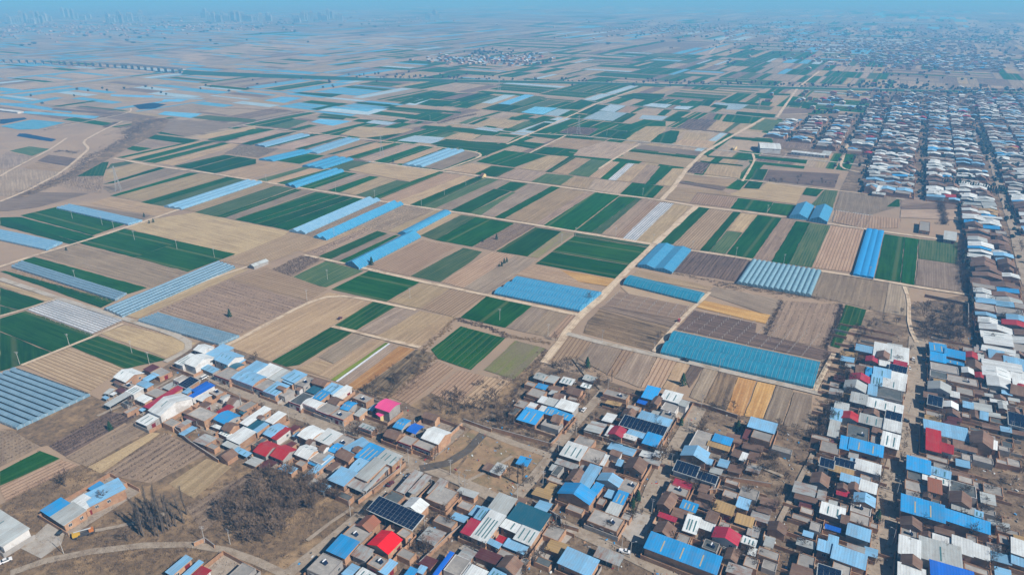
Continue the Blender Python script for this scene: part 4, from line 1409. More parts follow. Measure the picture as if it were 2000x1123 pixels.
H = [
 # ---- street end beside the olive field
 ('white and pale blue gabled shed at the corner of the olive striped field', PT, GA1, 'gW 5 108,280 220,332 405,245;mT 3 105,330 165,370 205,350;mM 3.6 400,205 450,245 555,190;fc 3 455,240 530,290 680,235;ML 2.8 395,300 445,330 555,270'),
 ('row of silver lean-to sheds with one long low roof beside the brown orchard', PT, GA1, 'mW 4 225,425 310,465 405,400;mL 4 335,350 420,405 500,360;MS 3.4 20,550 75,585 285,465;mM 3 130,410 180,440 235,410;fc 3.2 180,365 260,410 330,360'),
 ('pair of tiny silver and blue field sheds beside the net house', PT, GA1, 'MS 2.6 15,440 60,455 120,405;MW 2.4 75,450 115,468 140,440;ML 2.4 0,480 30,510 65,485'),
 ('long house with a crimson roof and a flat-roofed rear room', PT, GA1, 'mC 4.4 405,570 480,600 790,405;fc 4 415,445 540,490 640,430;mW 3.8 320,500 415,545 490,495;ML 3 360,600 390,615 435,590'),
 ('house with dark solar panels beside a small white vault', PT, GA1, 'pN 5 735,355 800,405 950,330;vS 4.2 595,385 640,410 735,365;fc 3.6 690,310 740,335 840,290'),
 ('house with a royal blue roof and white gable wall', PT, GA1, 'mDw 5.4 840,470 850,475 1100,380;mDw 5.4 870,410 930,440 1100,375;mL 5 780,430 845,470 890,410'),
 ('big white and pale blue gabled hall with a row of windows', PT, GA1, 'gW1w 6.2 450,610 560,660 880,490;mW2 4 330,710 430,760 560,680'),
 ('house with a white vault and clay roofs behind the royal blue roof', PT, GA1, 'vW 4 925,500 990,530 1070,460;mT 3.8 940,560 1000,590 1065,545;fc 3.6 1030,430 1090,470 1200,430;gT 4.4 1210,540 1300,580 1360,500;vS 3.4 1150,500 1200,530 1250,460'),
 ('wide flat-roofed house with maroon awning and two small red roofs', PT, GA1, 'fc 4 820,650 1000,725 1130,640;MM 2.8 800,670 900,725 915,712;mR 4 1110,625 1155,640 1285,580;fc 3.6 1310,590 1370,620 1520,540'),
 ('house with a bright blue vaulted roof between flat roofs and a clay gable', PT, GA1, 'vB 5 1085,690 1190,745 1345,660;gT 5 1165,790 1270,840 1340,750;mW 3 1065,760 1160,800 1182,775;mt 3.2 1330,630 1380,640 1410,620'),
 ('large white-roofed compound with a teal glazed court', PT, GA1, 'mW 5 1345,730 1410,755 1650,610;mW 5.4 1590,710 1660,735 1795,655;mt 4.4 1390,770 1450,800 1580,725;mW 4.4 1215,880 1330,940 1500,830;mL 4.2 1450,800 1500,830 1640,740;mW 3 1140,830 1210,870 1262,840;gT 6 1510,680 1550,700 1590,670'),
 ('grey and blue open sheds behind a brick yard wall', PT, GA1, 'MS 3 1170,940 1290,990 1345,960;ML 3 1280,1000 1400,1060 1455,1030'),
 # ---- north side of the main street
 ('white L-shaped two-storey house at the head of the main street', PT, GA1, 'mW3w 5.2 705,145 790,170 940,90;gWw 6.2 800,145 905,180 1090,90;gWw 6.4 890,15 990,45 1090,-10;mL 5 1000,60 1100,95 1285,10'),
 ('pale blue gabled house with a cracked grey flat roof in front', PT, GA1, 'gLw 6 1090,110 1210,150 1385,80;mL 3.2 950,190 1060,240 1140,210;fc! 4.2 1090,265 1245,320 1380,240;vt 3.6 1190,190 1290,220 1390,165;mL 3.4 1290,130 1350,150 1400,120'),
 ('wide pale blue street house with a white rear roof', PT, GA1, 'vL3! 5 1255,295 1460,385 1620,280;mL 5.4 1360,215 1480,250 1620,170;mW 5.2 1480,245 1590,285 1760,205'),
 ('grey flat-roofed street house with silver rear sheds', PT, GA1, 'fc! 4.2 1470,380 1560,420 1720,330;mS 4.6 1610,290 1700,330 1870,250'),
 ('pale blue street house with slit skylights and a tiny clay turret', PT, GA1, 'mL3! 4.6 1565,425 1690,475 1830,380;mL2 5.2 1750,290 1850,340 2000,270;gT 6.2 1705,390 1770,420 1800,392'),
 ('house with clay gable rooms round a dark teal court', QT, GA1, 'gT 4.6 240,135 385,175 430,125;gT 5 90,205 125,230 160,192;Mt 3.4 190,220 280,245 340,200;fc 3.8 60,150 190,190 280,100;mL 4.4 -40,120 20,180 200,70'),
 ('dark tar-roofed street house with a red trim', QT, GA1, 'fd! 4.4 20,325 145,370 270,270;fc 3.8 -130,240 -20,290 80,220'),
 ('white vaulted street house with blue roofs stepping back behind it', QT, GA1, 'vW! 4.4 150,345 280,395 370,340;mB 4.6 250,280 350,315 430,240;mL 4.8 340,215 460,250 550,180;mW 4.2 440,260 470,280 640,195'),
 ('flat-roofed street house in front of a worn clay gable', QT, GA1, 'fc! 4 280,405 415,460 540,380;gT 4.4 400,325 470,360 560,310'),
 ('end house of the street row with a blue vault over its roof terrace', QT, GA1, 'fc! 4.2 415,455 555,500 660,430;vB 4.8 525,390 640,418 690,340;fc 3.8 640,290 760,340 850,290;mS 3.6 655,450 710,480 790,410'),
 ('two-storey house under a bright pink roof on a raised storey', QT, GA1, 'vKy0 7.2 865,375 1000,430 1110,340;mKe 4 875,440 910,470 948,450;mL 3 800,400 840,420 885,370'),
 ('low gatehouse with a silver roof and red front below the pink house', QT, GA1, 'mS! 3.4 700,570 830,610 870,580'),
 ('brown clay-tiled house with plain brick gable beside blue vaults', QT, GA1, 'gTb 4.8 945,655 1090,705 1140,630'),
 ('house with a bright blue ribbed vault and a royal blue canopy', QT, GA1, 'vB3 4.8 1040,570 1140,590 1215,510;VD 4.2 1170,605 1250,655 1340,570;fc! 4 1085,715 1225,770 1290,690'),
 ('corner house with white gable hall and flat front at the muddy junction', QT, GA1, 'fc! 4.4 1230,745 1390,810 1480,740;gW0b 6 1315,675 1470,725 1605,625;gTb 4.6 1320,470 1455,515 1500,465'),
 # ---- south side of the main street
 ('white street house with a grey side wall beside the red roofs', QT, GA1, 'vW 5 105,650 195,710 380,610;gT 5.2 185,725 215,750 285,705;mW1 4.6 270,690 400,745 545,650'),
 ('white gabled house with skylight strip next to a flat roof and small dark turret', QT, GA1, 'gW2 4.6 75,835 210,890 330,790;gT 5.6 310,790 355,812 420,762;fc 4 215,885 330,940 470,840;mB 2.8 200,915 310,955 325,940'),
 ('pale blue house with blue striped vault and clay turret on the main street', QT, GA1, 'mL 4.6 550,770 640,810 820,745;vB2 4.2 410,800 490,830 560,750;gT 5.4 640,802 680,822 745,777;fc 4 440,730 540,770 660,690'),
 ('large bright blue roof among clay tiles by the lane corner', QT, GA1, 'mB 5 660,860 790,895 965,800;gT 4.4 470,850 580,900 690,850;vL1 4.4 610,975 700,1005 845,890'),
 ('silver-roofed brick corner house beside the lane junction', QT, GA1, 'mSb 6 865,880 1020,940 1130,860;mS0 5.4 665,1045 770,1095 985,930;mT 5.2 920,940 980,975 1010,945'),
 ('pale blue hall over blue tarps beside the bare thicket', QT, GA1, 'mL0 5 400,1080 560,1140 690,1030;mL 3 155,1060 210,1090 465,880'),
 ('long narrow lean-to of rusty and grey striped sheets along a brick wall', RT, GA1, 'Mr 3.4 1390,540 1545,605 1640,530;MS 4 1560,590 1600,605 1785,385'),
 ('pair of dark red gabled houses beside the ploughed rows', RT, GA1, 'gRy 4.6 475,205 605,262 735,150;gRy 4.6 640,245 765,292 900,190'),
 ('narrow red-roofed house with a striped pale blue vault', RT, GA1, 'mRw 4.4 650,75 700,98 840,0;vL3 4 570,35 645,70 810,-30'),
 # ---- the lane down to the lower edge
 ('rust-streaked roof pair on blue posts at the lane corner', ST, GA2, 'Mr 4 1190,305 1255,345 1415,175;Mr 3.8 1070,295 1170,320 1330,140'),
 ('small deep rust roof above a wide grey flat roof', ST, GA2, 'mr 4 1375,320 1465,345 1580,220;fcb 4.2 1350,375 1550,465 1680,315'),
 ('white gabled house behind the big solar array with a black net roof', ST, GA2, 'gWb 5 1300,520 1390,430 1220,360;fd 3.2 935,370 1065,415 1160,350'),
 ('huge raised array of dark solar panels over a yard', ST, GA2, 'Pt 5 780,480 1215,680 1345,560'),
 ('red clay-tiled gable house beside the solar array', ST, GA2, 'gAb 4.4 810,700 905,600 780,540;fc 4 530,740 730,810 850,700'),
 ('bright scarlet gabled house beside the bare walled garden', ST, GA2, 'gEb 4.8 990,915 1110,780 930,685;fcb 4.2 1070,720 1130,790 1230,710'),
 ('bright blue roof and rust-striped lean-to below the scarlet house', ST, GA2, 'mB0 4.4 390,880 590,950 710,810;mr 3.8 635,920 780,980 850,880'),
 ('wide grey flat-roofed house at the lower end of the lane', ST, GA2, 'fcy 4.4 195,1065 420,1140 545,985'),
 ('grey flat roof with pale blue lean-tos at the lower edge below the scarlet house', ST, GA2, 'fc 4 780,1010 890,1100 1000,980;mW 3.6 680,1110 800,1170 870,1120;mL 3.6 900,1080 960,1110 1080,1010'),
 ('low blue roofs beside a walled garden at the lower edge', ST, GA2, 'mB 3.4 1150,1120 1230,1150 1280,1075;mL 3.4 1270,1085 1345,1110 1370,1050'),
 ('house with a thin royal blue awning and grey flat roof at the lower edge', ST, GA2, 'mD 4 1440,1115 1470,1130 1625,920;fc 4 1530,1070 1700,1130 1800,980;mW 4.6 1740,1120 1890,1170 1960,1090'),
 # ---- big compound
 ('silver-roofed building with a crimson edge beside the concrete lane', UT, GA2, 'mS0 5 265,465 450,520 550,390'),
 ('building with a large dark teal roof beside the silver one', UT, GA2, 'mt 6 455,560 765,685 880,540'),
 ('white-roofed compound with dark skylight strips round a small court', UT, GA2, 'mW4 5 90,740 235,800 440,560;mC 5 0,700 95,735 190,610;mL2 4.6 130,560 225,600 295,490;mW 5.2 515,765 690,835 780,690;mW1 5.4 385,640 560,705 645,640;mR 3.4 340,780 410,805 445,760;mL 4 415,830 610,905 660,845;mL 4 255,800 350,880 400,820'),
 ('clay gable house and white lean-to at the lower edge beside the compound', UT, GA2, 'gT 5 520,1120 625,1020 440,930;mW 4 20,1120 180,1180 265,1095;mL 4 260,1130 360,1170 440,1120'),
 ('pale blue roofed house with amber skylight at the lower edge', UT, GA2, 'mL0b 5 945,1000 1230,1120 1350,990'),
 ('rust and grey striped open shed beside the white pickup', UT, GA2, 'Mr 3 1300,935 1550,1025 1590,940'),
 ('house with long pale blue roof and pale clay gable', UT, GA2, 'mL 5 1140,235 1265,275 1375,85;gT 5 1140,240 1215,125 1100,85;gTb 4.6 1385,110 1500,140 1515,92'),
 ('pale gabled roof beside a flat roof with maroon front', UT, GA2, 'gL 5 1540,262 1580,190 1375,122;fc! 4 1530,290 1660,330 1740,220'),
 ('bright blue gabled house with brick gable wall', UT, GA2, 'gBb 6 1255,435 1320,330 1020,220;mB 4 1260,300 1320,350 1395,250'),
 ('blue and silver striped side building next to a maroon gate', UT, GA2, 'mB2 4 1480,410 1590,450 1640,335;mS0 4 1415,500 1530,535 1580,450'),
 ('L-shaped grey flat roof on a long brick wall at the lane fork', UT, GA2, 'fcb 4 1230,590 1520,710 1600,580'),
 ('long rusty red lean-to beside the footpath', UT, GA2, 'mr 3.6 920,25 1130,95 1150,50;MS 2.8 865,90 920,100 935,55'),
 ('grey asphalt-sheet hut in the weedy plot', UT, GA2, 'mS 2.6 285,110 375,140 455,65;MT 2.4 210,85 275,105 320,50'),
 # ---- lane houses upper
 ('small silver pavilion at the field edge', VT, GA2, 'gS 3 410,140 490,170 560,120'),
 ('pale open shed with worn roof near the field edge', VT, GA2, 'MW 3 665,185 800,220 815,165'),
 ('small white shed beside the bare trees at the field edge', VT, GA2, 'MW 3 870,220 960,245 978,212'),
 ('collapsed grey hut beside the field edge trees', VT, GA2, 'gS 2.6 890,150 980,180 1040,140'),
 ('old house with grey flat roof and a low blue sheet', VT, GA2, 'fcb 3.8 335,300 470,340 545,280;MB 2.8 430,232 530,252 552,220'),
 ('two long old clay-tiled roofs under bare trees', VT, GA2, 'gT 4 730,285 860,318 900,262;gT 3.8 600,335 700,360 730,310'),
 ('white-roofed house on the lane with two small grey-white rear roofs', VT, GA2, 'mW0 4.6 620,425 800,490 855,405;mW 4 450,375 515,392 548,340;mS 4 515,392 620,418 665,365'),
 ('bright blue lane house with a small clay turret room', VT, GA2, 'mB 4.4 590,500 745,585 800,510;mB 4.2 510,485 600,500 640,450;mW 4 445,475 500,485 540,430;gT 5.4 580,560 690,595 712,520'),
 ('bright blue house with amber skylight beside the brambles', VT, GA2, 'mB2b 4 245,545 430,575 515,490;fc 3.4 480,600 650,650 700,600'),
 ('long grey flat roof under bare trees at the lane end', VT, GA2, 'fcb 3.6 1085,300 1310,345 1350,310'),
 ('blue and white roofed house at the edge of the ploughed strips', VT, GA2, 'mB 5 1465,325 1590,335 1650,255;mW2 5 1650,340 1825,390 1870,310;mS 5 1825,400 1895,450 1935,380;gTb 5 1620,410 1685,340 1600,320;fc 3.8 1650,445 1780,485 1830,420;mD 2.6 1420,380 1520,410 1560,350'),
 ('pale blue roofed house in front of the solar roof', VT, GA2, 'mL 4.8 1590,590 1720,640 1765,560;mL0 4.6 1425,530 1590,580 1640,520;fc 4 1640,520 1760,560 1800,490'),
 ('long solar panel roof across a lane house', VT, GA2, 'pt 4.8 1245,600 1665,720 1720,640'),
 ('house with small crimson gable and bright blue front roof', VT, GA2, 'gC 4.4 1270,725 1320,640 1190,610;vW2 4 1275,715 1410,762 1430,715;mL 4.2 1320,680 1480,740 1520,690;mB0 4.4 1470,775 1610,815 1665,720;mW 3.8 1110,700 1150,712 1190,620'),
 ('white striped roof and grey flat roof beside the lane mouth', VT, GA2, 'mW3b 4.6 665,890 870,940 940,830;fcb 4.2 870,935 1060,990 1130,870'),
 ('court house with white frames and big clay gable', VT, GA2, 'mW 4 1060,985 1110,998 1150,905;mL 3.6 1215,990 1280,1000 1290,950;gT 4.4 1155,880 1240,910 1280,870;gTb 5 1470,1080 1520,970 1350,920'),
 ('tiny blue-roofed hut in the weedy plot', VT, GA2, 'MB 2.8 240,975 370,1000 390,940'),
 ('pale blue roof behind a grey flat roof at the ochre strips', XT, GA2, 'mL0 6 800,615 1055,680 1090,600;fcb 5 830,720 1020,785 1055,690;mM 4 750,725 800,742 845,650'),
 ('L-shaped grey flat roof with bright blue insert', XT, GA2, 'fc 4 225,800 385,845 480,700;mB 4.6 455,750 640,815 658,740;my 4.3 405,795 615,850 632,820'),
 ('pale gabled brick house on the sunny lane', XT, GA2, 'gLb 5.6 390,968 425,868 190,803;mL 4.4 375,970 440,985 462,945'),
 ('clay roof with a white half beside the garden plots', XT, GA2, 'mT 4 640,895 715,945 755,868;mW 4 720,940 775,975 805,890'),
 # ---- lower middle
 ('two-step solar roof beside the lane', YT, GA2, 'pt 5 570,95 800,170 835,80;pt 4.4 790,170 990,230 1015,170'),
 ('crimson sheet roof and grey flat roof by the lane', YT, GA2, 'mC 4.2 570,235 740,290 760,235;fc 4 505,300 690,350 740,290'),
 ('brick gable house with a blue striped pergola', YT, GA2, 'gTb 5 545,480 610,380 490,310;MB3 3.6 640,460 780,500 820,440;mT 3.6 775,430 935,480 950,450'),
 ('tan vaulted shed with slatted sides beside the pale streaked roof', YT, GA2, 'vy 4 960,480 1140,540 1185,450'),
 ('pale streaked roof on a shed beside the dry gully', YT, GA2, 'mL 4 1185,450 1300,485 1330,400'),
 ('tan striped roof with blue edge', YT, GA2, 'my 3.6 1175,600 1340,640 1365,570'),
 ('house with crimson porch roofs and white striped roofs', YT, GA2, 'mC 3.4 425,540 590,600 610,565;mW3 4 665,680 805,705 845,575;mW 4.2 820,650 960,700 985,630;gT 5 890,580 1000,640 1030,520'),
 ('big brown gable beside the blue warehouse', YT, GA2, 'gTb 5 550,770 595,680 430,600'),
 ('crimson gabled house with white walls', YT, GA2, 'gCw 5 1200,835 1245,730 990,650;mW 4.2 1240,800 1370,850 1390,790;mW 3 1305,910 1370,930 1390,870;Mr 2.8 1295,720 1395,735 1420,670'),
 ('long bright blue brick warehouse at the lane fork', YT, GA2, 'mB3b 6.2 290,850 995,1090 1050,955'),
 ('small dark flat roof behind the blue warehouse', YT, GA2, 'fd 3.6 850,850 990,910 1030,820'),
 # ---- long straight street, lower part
 ('house with tan tiled roof between solar strips', Z1, GA3, 'my 4.2 90,90 320,150 340,85;pt 4.6 0,50 130,75 150,20;pt 4.6 140,40 340,85 355,35'),
 ('white house with a pink stain on its roof', Z1, GA3, 'mW0 5 345,80 590,150 602,60;mL 4.8 300,20 360,40 382,0'),
 ('white street house with two small brick gables and a magenta gate behind', Z1, GA3, 'mW 5 390,280 555,345 568,240;mL 5 205,190 390,235 405,180;gTb 4.4 280,300 282,235 180,225;gTb 4.6 390,312 392,235 292,215;mC 3 170,330 285,345 290,310'),
 ('pale blue and white gabled house on the straight street', Z1, GA3, 'gLb 5 540,465 550,370 345,315'),
 ('white roof with two dark slits beside grey flat roofs', Z1, GA3, 'mW2 5 5,510 235,580 255,485;fc 4 300,490 490,550 512,460;fc 3.8 290,590 490,660 502,560'),
 ('pale blue roof over a street house with blue framed yard', Z1, GA3, 'mL0 5 265,720 485,800 502,690;mD 3.4 60,660 200,690 210,670;gTb 5 210,605 280,622 290,545'),
 ('long pale blue-white roof reaching the straight street', Z1, GA3, 'mL0 5 115,950 440,1080 465,940;mL 4.6 -20,870 115,900 135,820;mL 3.4 85,815 170,830 185,760;fc 3.8 120,1080 300,1150 320,1040'),
 ('solar roof at the lower edge by the straight street', Z1, GA3, 'pt 4.4 -20,1120 200,1160 215,1090'),
 ('bright blue house with white striped canopies across the street', Z1, GA3, 'mB0 5 855,80 1070,122 1082,20;mL 5 1070,122 1270,200 1285,120;mW3 4.2 1010,180 1265,245 1278,195;fd 3.8 855,180 1005,220 1012,130'),
 ('flat-roofed house with a brick stair box', Z1, GA3, 'fc 4 835,280 1050,325 1062,250;mA 6 1065,300 1180,315 1188,212;fd 4.4 1270,300 1520,360 1528,260'),
 ('brown gable roof beside the long blue roof', Z1, GA3, 'gTb 5 1480,470 1500,385 1285,300;fc 4 845,370 1000,402 1010,322;gTb 4.8 1100,380 1110,320 1020,290'),
 ('very long bright blue bent roof with tan skylights', Z1, GA3, 'mB2b 6 800,490 1205,575 1217,455;mB0b 6 1210,578 1670,750 1662,615'),
 ('grey-green roof strip beyond the long blue roof', Z1, GA3, 'mS0 4 1295,470 1515,540 1522,480;mL2 4 1520,545 1590,580 1597,515'),
 ('clay gable with walled brick yard below the long blue roof', Z1, GA3, 'gTb 5 1000,690 1000,600 800,550;fc 3.6 790,760 950,800 965,700;gTb 4 1110,770 1120,730 1010,690'),
 ('white and silver roofs crossing the plot near the lower edge', Z1, GA3, 'mW0 5 775,900 970,945 985,800;mS1 4.8 985,945 1360,1005 1372,865;mW 4.6 1110,790 1290,830 1310,780;mW0 5 1300,880 1480,930 1490,800;mW0 5 1490,930 1670,1005 1655,865'),
 ('dark clay gable at the lower edge by the straight street', Z1, GA3, 'gTb 5 1000,1075 1000,985 805,915'),
 ('white and royal blue roofs cut by the lower edge', Z1, GA3, 'mW0 4.6 770,1130 1020,1180 1032,1080;mD 4.4 1095,1120 1490,1180 1500,1100;mB 4.4 1090,1100 1180,1115 1195,1030'),
 ('white sheet roof at the far edge lane near the lower corner', Z1, GA3, 'mW0 4.4 1880,900 2000,960 1990,800;mL 4 1880,1000 2010,1050 2020,980'),
 # ---- long straight street, upper part
 ('large white street house with a clay turret at its side', Z2, GA3, 'mW1 5 525,90 850,142 872,20;mL 4.8 355,20 520,48 528,0;gTb 6 680,112 685,60 570,30'),
 ('house with three crimson roofs and a solar roof at the kerb', Z2, GA3, 'gC 4.4 575,150 582,100 460,75;mC 4.2 590,140 712,150 718,105;mC 4.8 720,175 850,218 858,150;pt 4.8 680,215 850,268 860,205;vW 4 585,165 680,172 684,128'),
 ('brown roof beside the crimson gable at the back lane', Z2, GA3, 'mT 4 355,245 440,252 447,190;gC 4.6 490,355 502,290 308,248'),
 ('blue and white bent roof facing the straight street', Z2, GA3, 'mB 4.6 450,275 525,288 532,208;mL1 5 525,285 690,312 698,225;mW 5 690,305 850,347 858,268'),
 ('pale blue and white roof pair with one dark slit', Z2, GA3, 'mL 4.8 505,350 605,368 618,288;mW1 4.8 605,368 830,425 842,348'),
 ('silver-white gabled house at the back lane', Z2, GA3, 'gSw 5 450,440 465,365 258,312'),
 ('flat patterned roof with a pale blue end', Z2, GA3, 'mL 4.2 475,450 560,462 565,380;fd 4 560,470 800,507 808,430'),
 ('beige and white long roof with slits', Z2, GA3, 'mS0 4.8 300,520 465,560 472,472;mW3 5 465,562 810,662 822,570'),
 ('red gabled house with pale blue wing at the back lane', Z2, GA3, 'gR 4.6 375,722 392,655 225,615;mL2 4.4 105,690 212,702 228,615;mS0 4 145,595 280,622 292,555'),
 ('silver striped roof with solar panels at the kerb', Z2, GA3, 'mS2 4.4 385,720 620,780 632,700;pt 4.8 640,690 800,742 808,662'),
 ('two white street roofs one behind the other with a grey patterned roof', Z2, GA3, 'mW0 4.8 625,790 795,842 802,740;mW2 4.8 600,945 770,1010 788,870;fd 4 265,885 460,900 488,785;mS0 3.6 80,850 180,872 205,735;mT 4 515,815 610,852 622,800'),
 ('bright blue bent roof with tan skylights below the white roofs', Z2, GA3, 'mB 4.4 200,975 290,990 298,885;mB2 4.8 285,978 612,1060 627,968;fc 3.6 0,1000 180,1040 210,950'),
 ('blue roofs round a clay room across the street', Z2, GA3, 'mB0 4.8 1085,118 1220,138 1232,72;mB 4.6 1220,135 1400,175 1410,150;mB 5 1225,72 1410,112 1422,48;mB 4.8 1085,20 1230,25 1235,-20'),
 ('red gabled house with grey wing across the street', Z2, GA3, 'gR 4.6 1545,112 1552,62 1430,32;mS0 4.2 1545,112 1600,135 1604,72;gTb 4.8 1590,222 1592,162 1440,122'),
 ('grey flat roofs and white gable across the street', Z2, GA3, 'fc 4 1090,205 1340,238 1352,190;gW 4.4 1510,262 1514,206 1390,186;gR 4.4 1620,307 1625,258 1520,236;fd 3.8 1080,272 1245,310 1252,250;fc 3.8 1255,320 1540,362 1545,312'),
 ('silver-white gable house across the street', Z2, GA3, 'gSw 5 1285,447 1296,378 1065,322;mW 4 1285,470 1360,482 1365,440'),
 ('solar roof and small white gable across the street', Z2, GA3, 'pt 4.8 1055,545 1195,588 1205,505;gW 4.2 1355,607 1362,556 1210,516;mL 3.4 1570,690 1640,718 1645,640;mL 3.4 1405,575 1490,590 1500,545'),
 ('pale blue L roof with a red gable beside it', Z2, GA3, 'mL0 4.6 1030,815 1430,862 1440,795;mR 4.6 1045,985 1170,1002 1180,825;mR 4.6 1180,1000 1300,1048 1310,960;mW3 4.4 1280,870 1430,912 1445,835;fc 3.8 1190,870 1270,885 1280,820'),
 ('big brown gable house at the back of the plot', Z2, GA3, 'gTb 6 1690,990 1692,905 1485,815;mT 4 1310,965 1525,1012 1532,955;mW 3.8 1690,985 1730,1012 1735,920'),
 ('slate-blue roof pair beyond the back lane', Z2, GA3, 'mL 4.4 1660,90 1790,110 1800,45;mS 4.4 1790,112 1940,130 1945,70;mL0 5 1810,182 2000,222 2004,128'),
 ('blue and white bent roof beyond the back lane', Z2, GA3, 'mB 4.4 1770,262 1865,282 1874,205;mW 4.8 1870,290 2010,330 2016,250;mW 4.6 1895,360 2010,385 2015,330'),
 ('clay roof with pale blue wing beyond the back lane', Z2, GA3, 'mL 4.2 1785,442 1865,462 1874,388;gT 4.8 1865,442 2000,482 2008,385'),
 ('solar roof beyond the back lane with grey gables', Z2, GA3, 'pt 4.6 1850,740 2000,772 2010,680;gS 4 1835,602 1840,525 1745,515;gT 4.2 1960,640 1965,585 1860,585'),
 # ---- bottom left
 ('long silver-roofed hall with white front and maroon doors at the picture corner', BT, 'sheds at the lower corner', 'mS1w 5.2 -330,600 40,820 290,680'),
 ('grey and white roofed brick farmhouse by the poplar clump', BT, 'sheds at the lower corner', 'mS0b 4.2 495,550 610,640 845,500;mW0b 4.6 700,405 830,490 950,410;mL0b 4.8 810,340 905,420 1230,295;mB0b 4 400,490 490,545 690,435;MB 3 865,270 900,298 1020,240;fc 3 1110,215 1200,260 1240,220'),
 ('pale blue sheds behind a yard wall at the lower edge', BT, 'sheds at the lower corner', 'mL0 3.4 1620,1085 1680,1115 1875,970;mL 3.4 1780,1120 1830,1145 1985,1005'),
 ('crimson and green low roofs in a yard at the lower edge', BT, 'sheds at the lower corner', 'mR 3.4 1880,1120 1990,1170 2060,1080;fc 3.6 2230,1130 2400,1200 2500,1060'),
]
for lab, org, grp, bl in H:
    for one in bl.split(';'):
        q = one.split()
        R5 = rect(*[(org[0] + x / org[2], org[1] + y / org[2]) for x, y in pts(' '.join(q[2:5]))], float(q[1]))
        ps = [to_grid(R5[0] + R5[1] * (R5[3] * i) + R5[2] * (R5[4] * j)) for i in (-1, 1) for j in (-1, 1)]
        OCC.append((min(p[0] for p in ps), max(p[0] for p in ps), min(p[1] for p in ps), max(p[1] for p in ps)))
for lab, org, grp, bl in H:
    house(lab, org, bl, grp, yard=(name_ := not any(k in lab for k in ('shed', 'hut', 'lean-to', 'pavilion', 'array'))), cat=('shed' if any(k in lab for k in ('shed', 'hut', 'lean-to', 'pavilion')) else 'warehouse' if 'warehouse' in lab or 'hall' in lab else 'house'),
          name='farm_shed' if any(k in lab for k in ('shed', 'hut', 'lean-to', 'pavilion')) else 'village_house')
# lean-tos, stores and pens squeezed in between, each belonging to the nearest house
ROOTS = [o for o in C.objects if o.type == 'EMPTY' and o.get('category') in ('house', 'warehouse')]
def in_poly(P, x, y):
    c = False; j = len(P) - 1
    for i in range(len(P)):
        if (P[i][1] > y) != (P[j][1] > y) and x < (P[j][0] - P[i][0]) * (y - P[i][1]) / (P[j][1] - P[i][1]) + P[i][0]: c = not c
        j = i
    return c
def nearest(c, lim):
    best = min(ROOTS, key=lambda o: (o.location.x - c.x) ** 2 + (o.location.y - c.y) ** 2)
    return best if math.hypot(best.location.x - c.x, best.location.y - c.y) < lim else None
ro = random.Random(12)
HAND = list(OCC)
for poly, n in (('215,800 345,715 400,680 690,770 690,850 800,905 760,960 700,985 560,930 480,900 420,890 330,830', 46), ('690,1010 800,915 870,930 960,970 900,1060 800,1123 600,1123', 22),
                ('960,985 1040,940 1180,770 1260,790 1340,830 1240,1050 1120,1040 1050,1123 880,1123', 44), ('985,800 1060,730 1170,760 1110,850', 14), ('1290,920 1340,850 1500,850 1560,900 1500,1123 1280,1123', 26),
                ('1640,690 1785,668 1770,860 1715,1123 1500,1123 1600,850', 90), ('1805,660 1990,660 2010,1123 1760,1123', 120)):
    P = pts(poly)
    xs = [p[0] for p in P]; ys = [p[1] for p in P]
    k = 0
    for _ in range(n * 30):
        if k >= n: break
        x, y = ro.uniform(min(xs), max(xs)), ro.uniform(min(ys), max(ys))
        if not in_poly(P, x, y): continue
        if any(abs(x - a_) < 24 and abs(y - b_) < 16 for a_, b_ in STREETPX): continue
        c = px(x, y, 2)
        s_, w_ = to_grid(c)
        ls, lw = ro.uniform(1.6, 4.2), ro.uniform(1.6, 5.0)
        q = (s_ - ls, s_ + ls, w_ - lw, w_ + lw)
        if any(q[0] < o_[1] - .1 and q[1] > o_[0] + .1 and q[2] < o_[3] - .1 and q[3] > o_[2] + .1 for o_ in OCC): continue
        if min(max(h_[0] - q[1], q[0] - h_[1], h_[2] - q[3], q[2] - h_[3]) for h_ in HAND) > 4.0: continue
        rt = nearest(c, 32)
        if rt is None: continue
        OCC.append(q); k += 1
        cl = ro.choice('TTTTccccccccdSSrrWLLMy')
        block(rt, 'f' if cl in 'cd' else ro.choice('gmm') if cl == 'T' else ro.choice('mmM'), cl, ro.uniform(2.3, 3.4), (Vector((c.x, c.y, 0)), U2, V2, ls, lw), 1, None, M_brick if ro.random() < .8 else M_greywall, 0, None, ro)
        if ro.random() < 0.6:      # a stretch of yard wall running off it
            L = ro.uniform(4, 11); d, e_ = (V2, U2) if ro.random() < .6 else (U2, V2)
            V, F = [], []
            box(V, F, Vector((c.x - rt.location.x, c.y - rt.location.y, 0)) + d * (L / 2) + e_ * (ls + .2), d * (L / 2), e_ * .12, ZU * ro.uniform(1.6, 2.4))
            mesh('yard_wall', V, F, M_brick, rt)
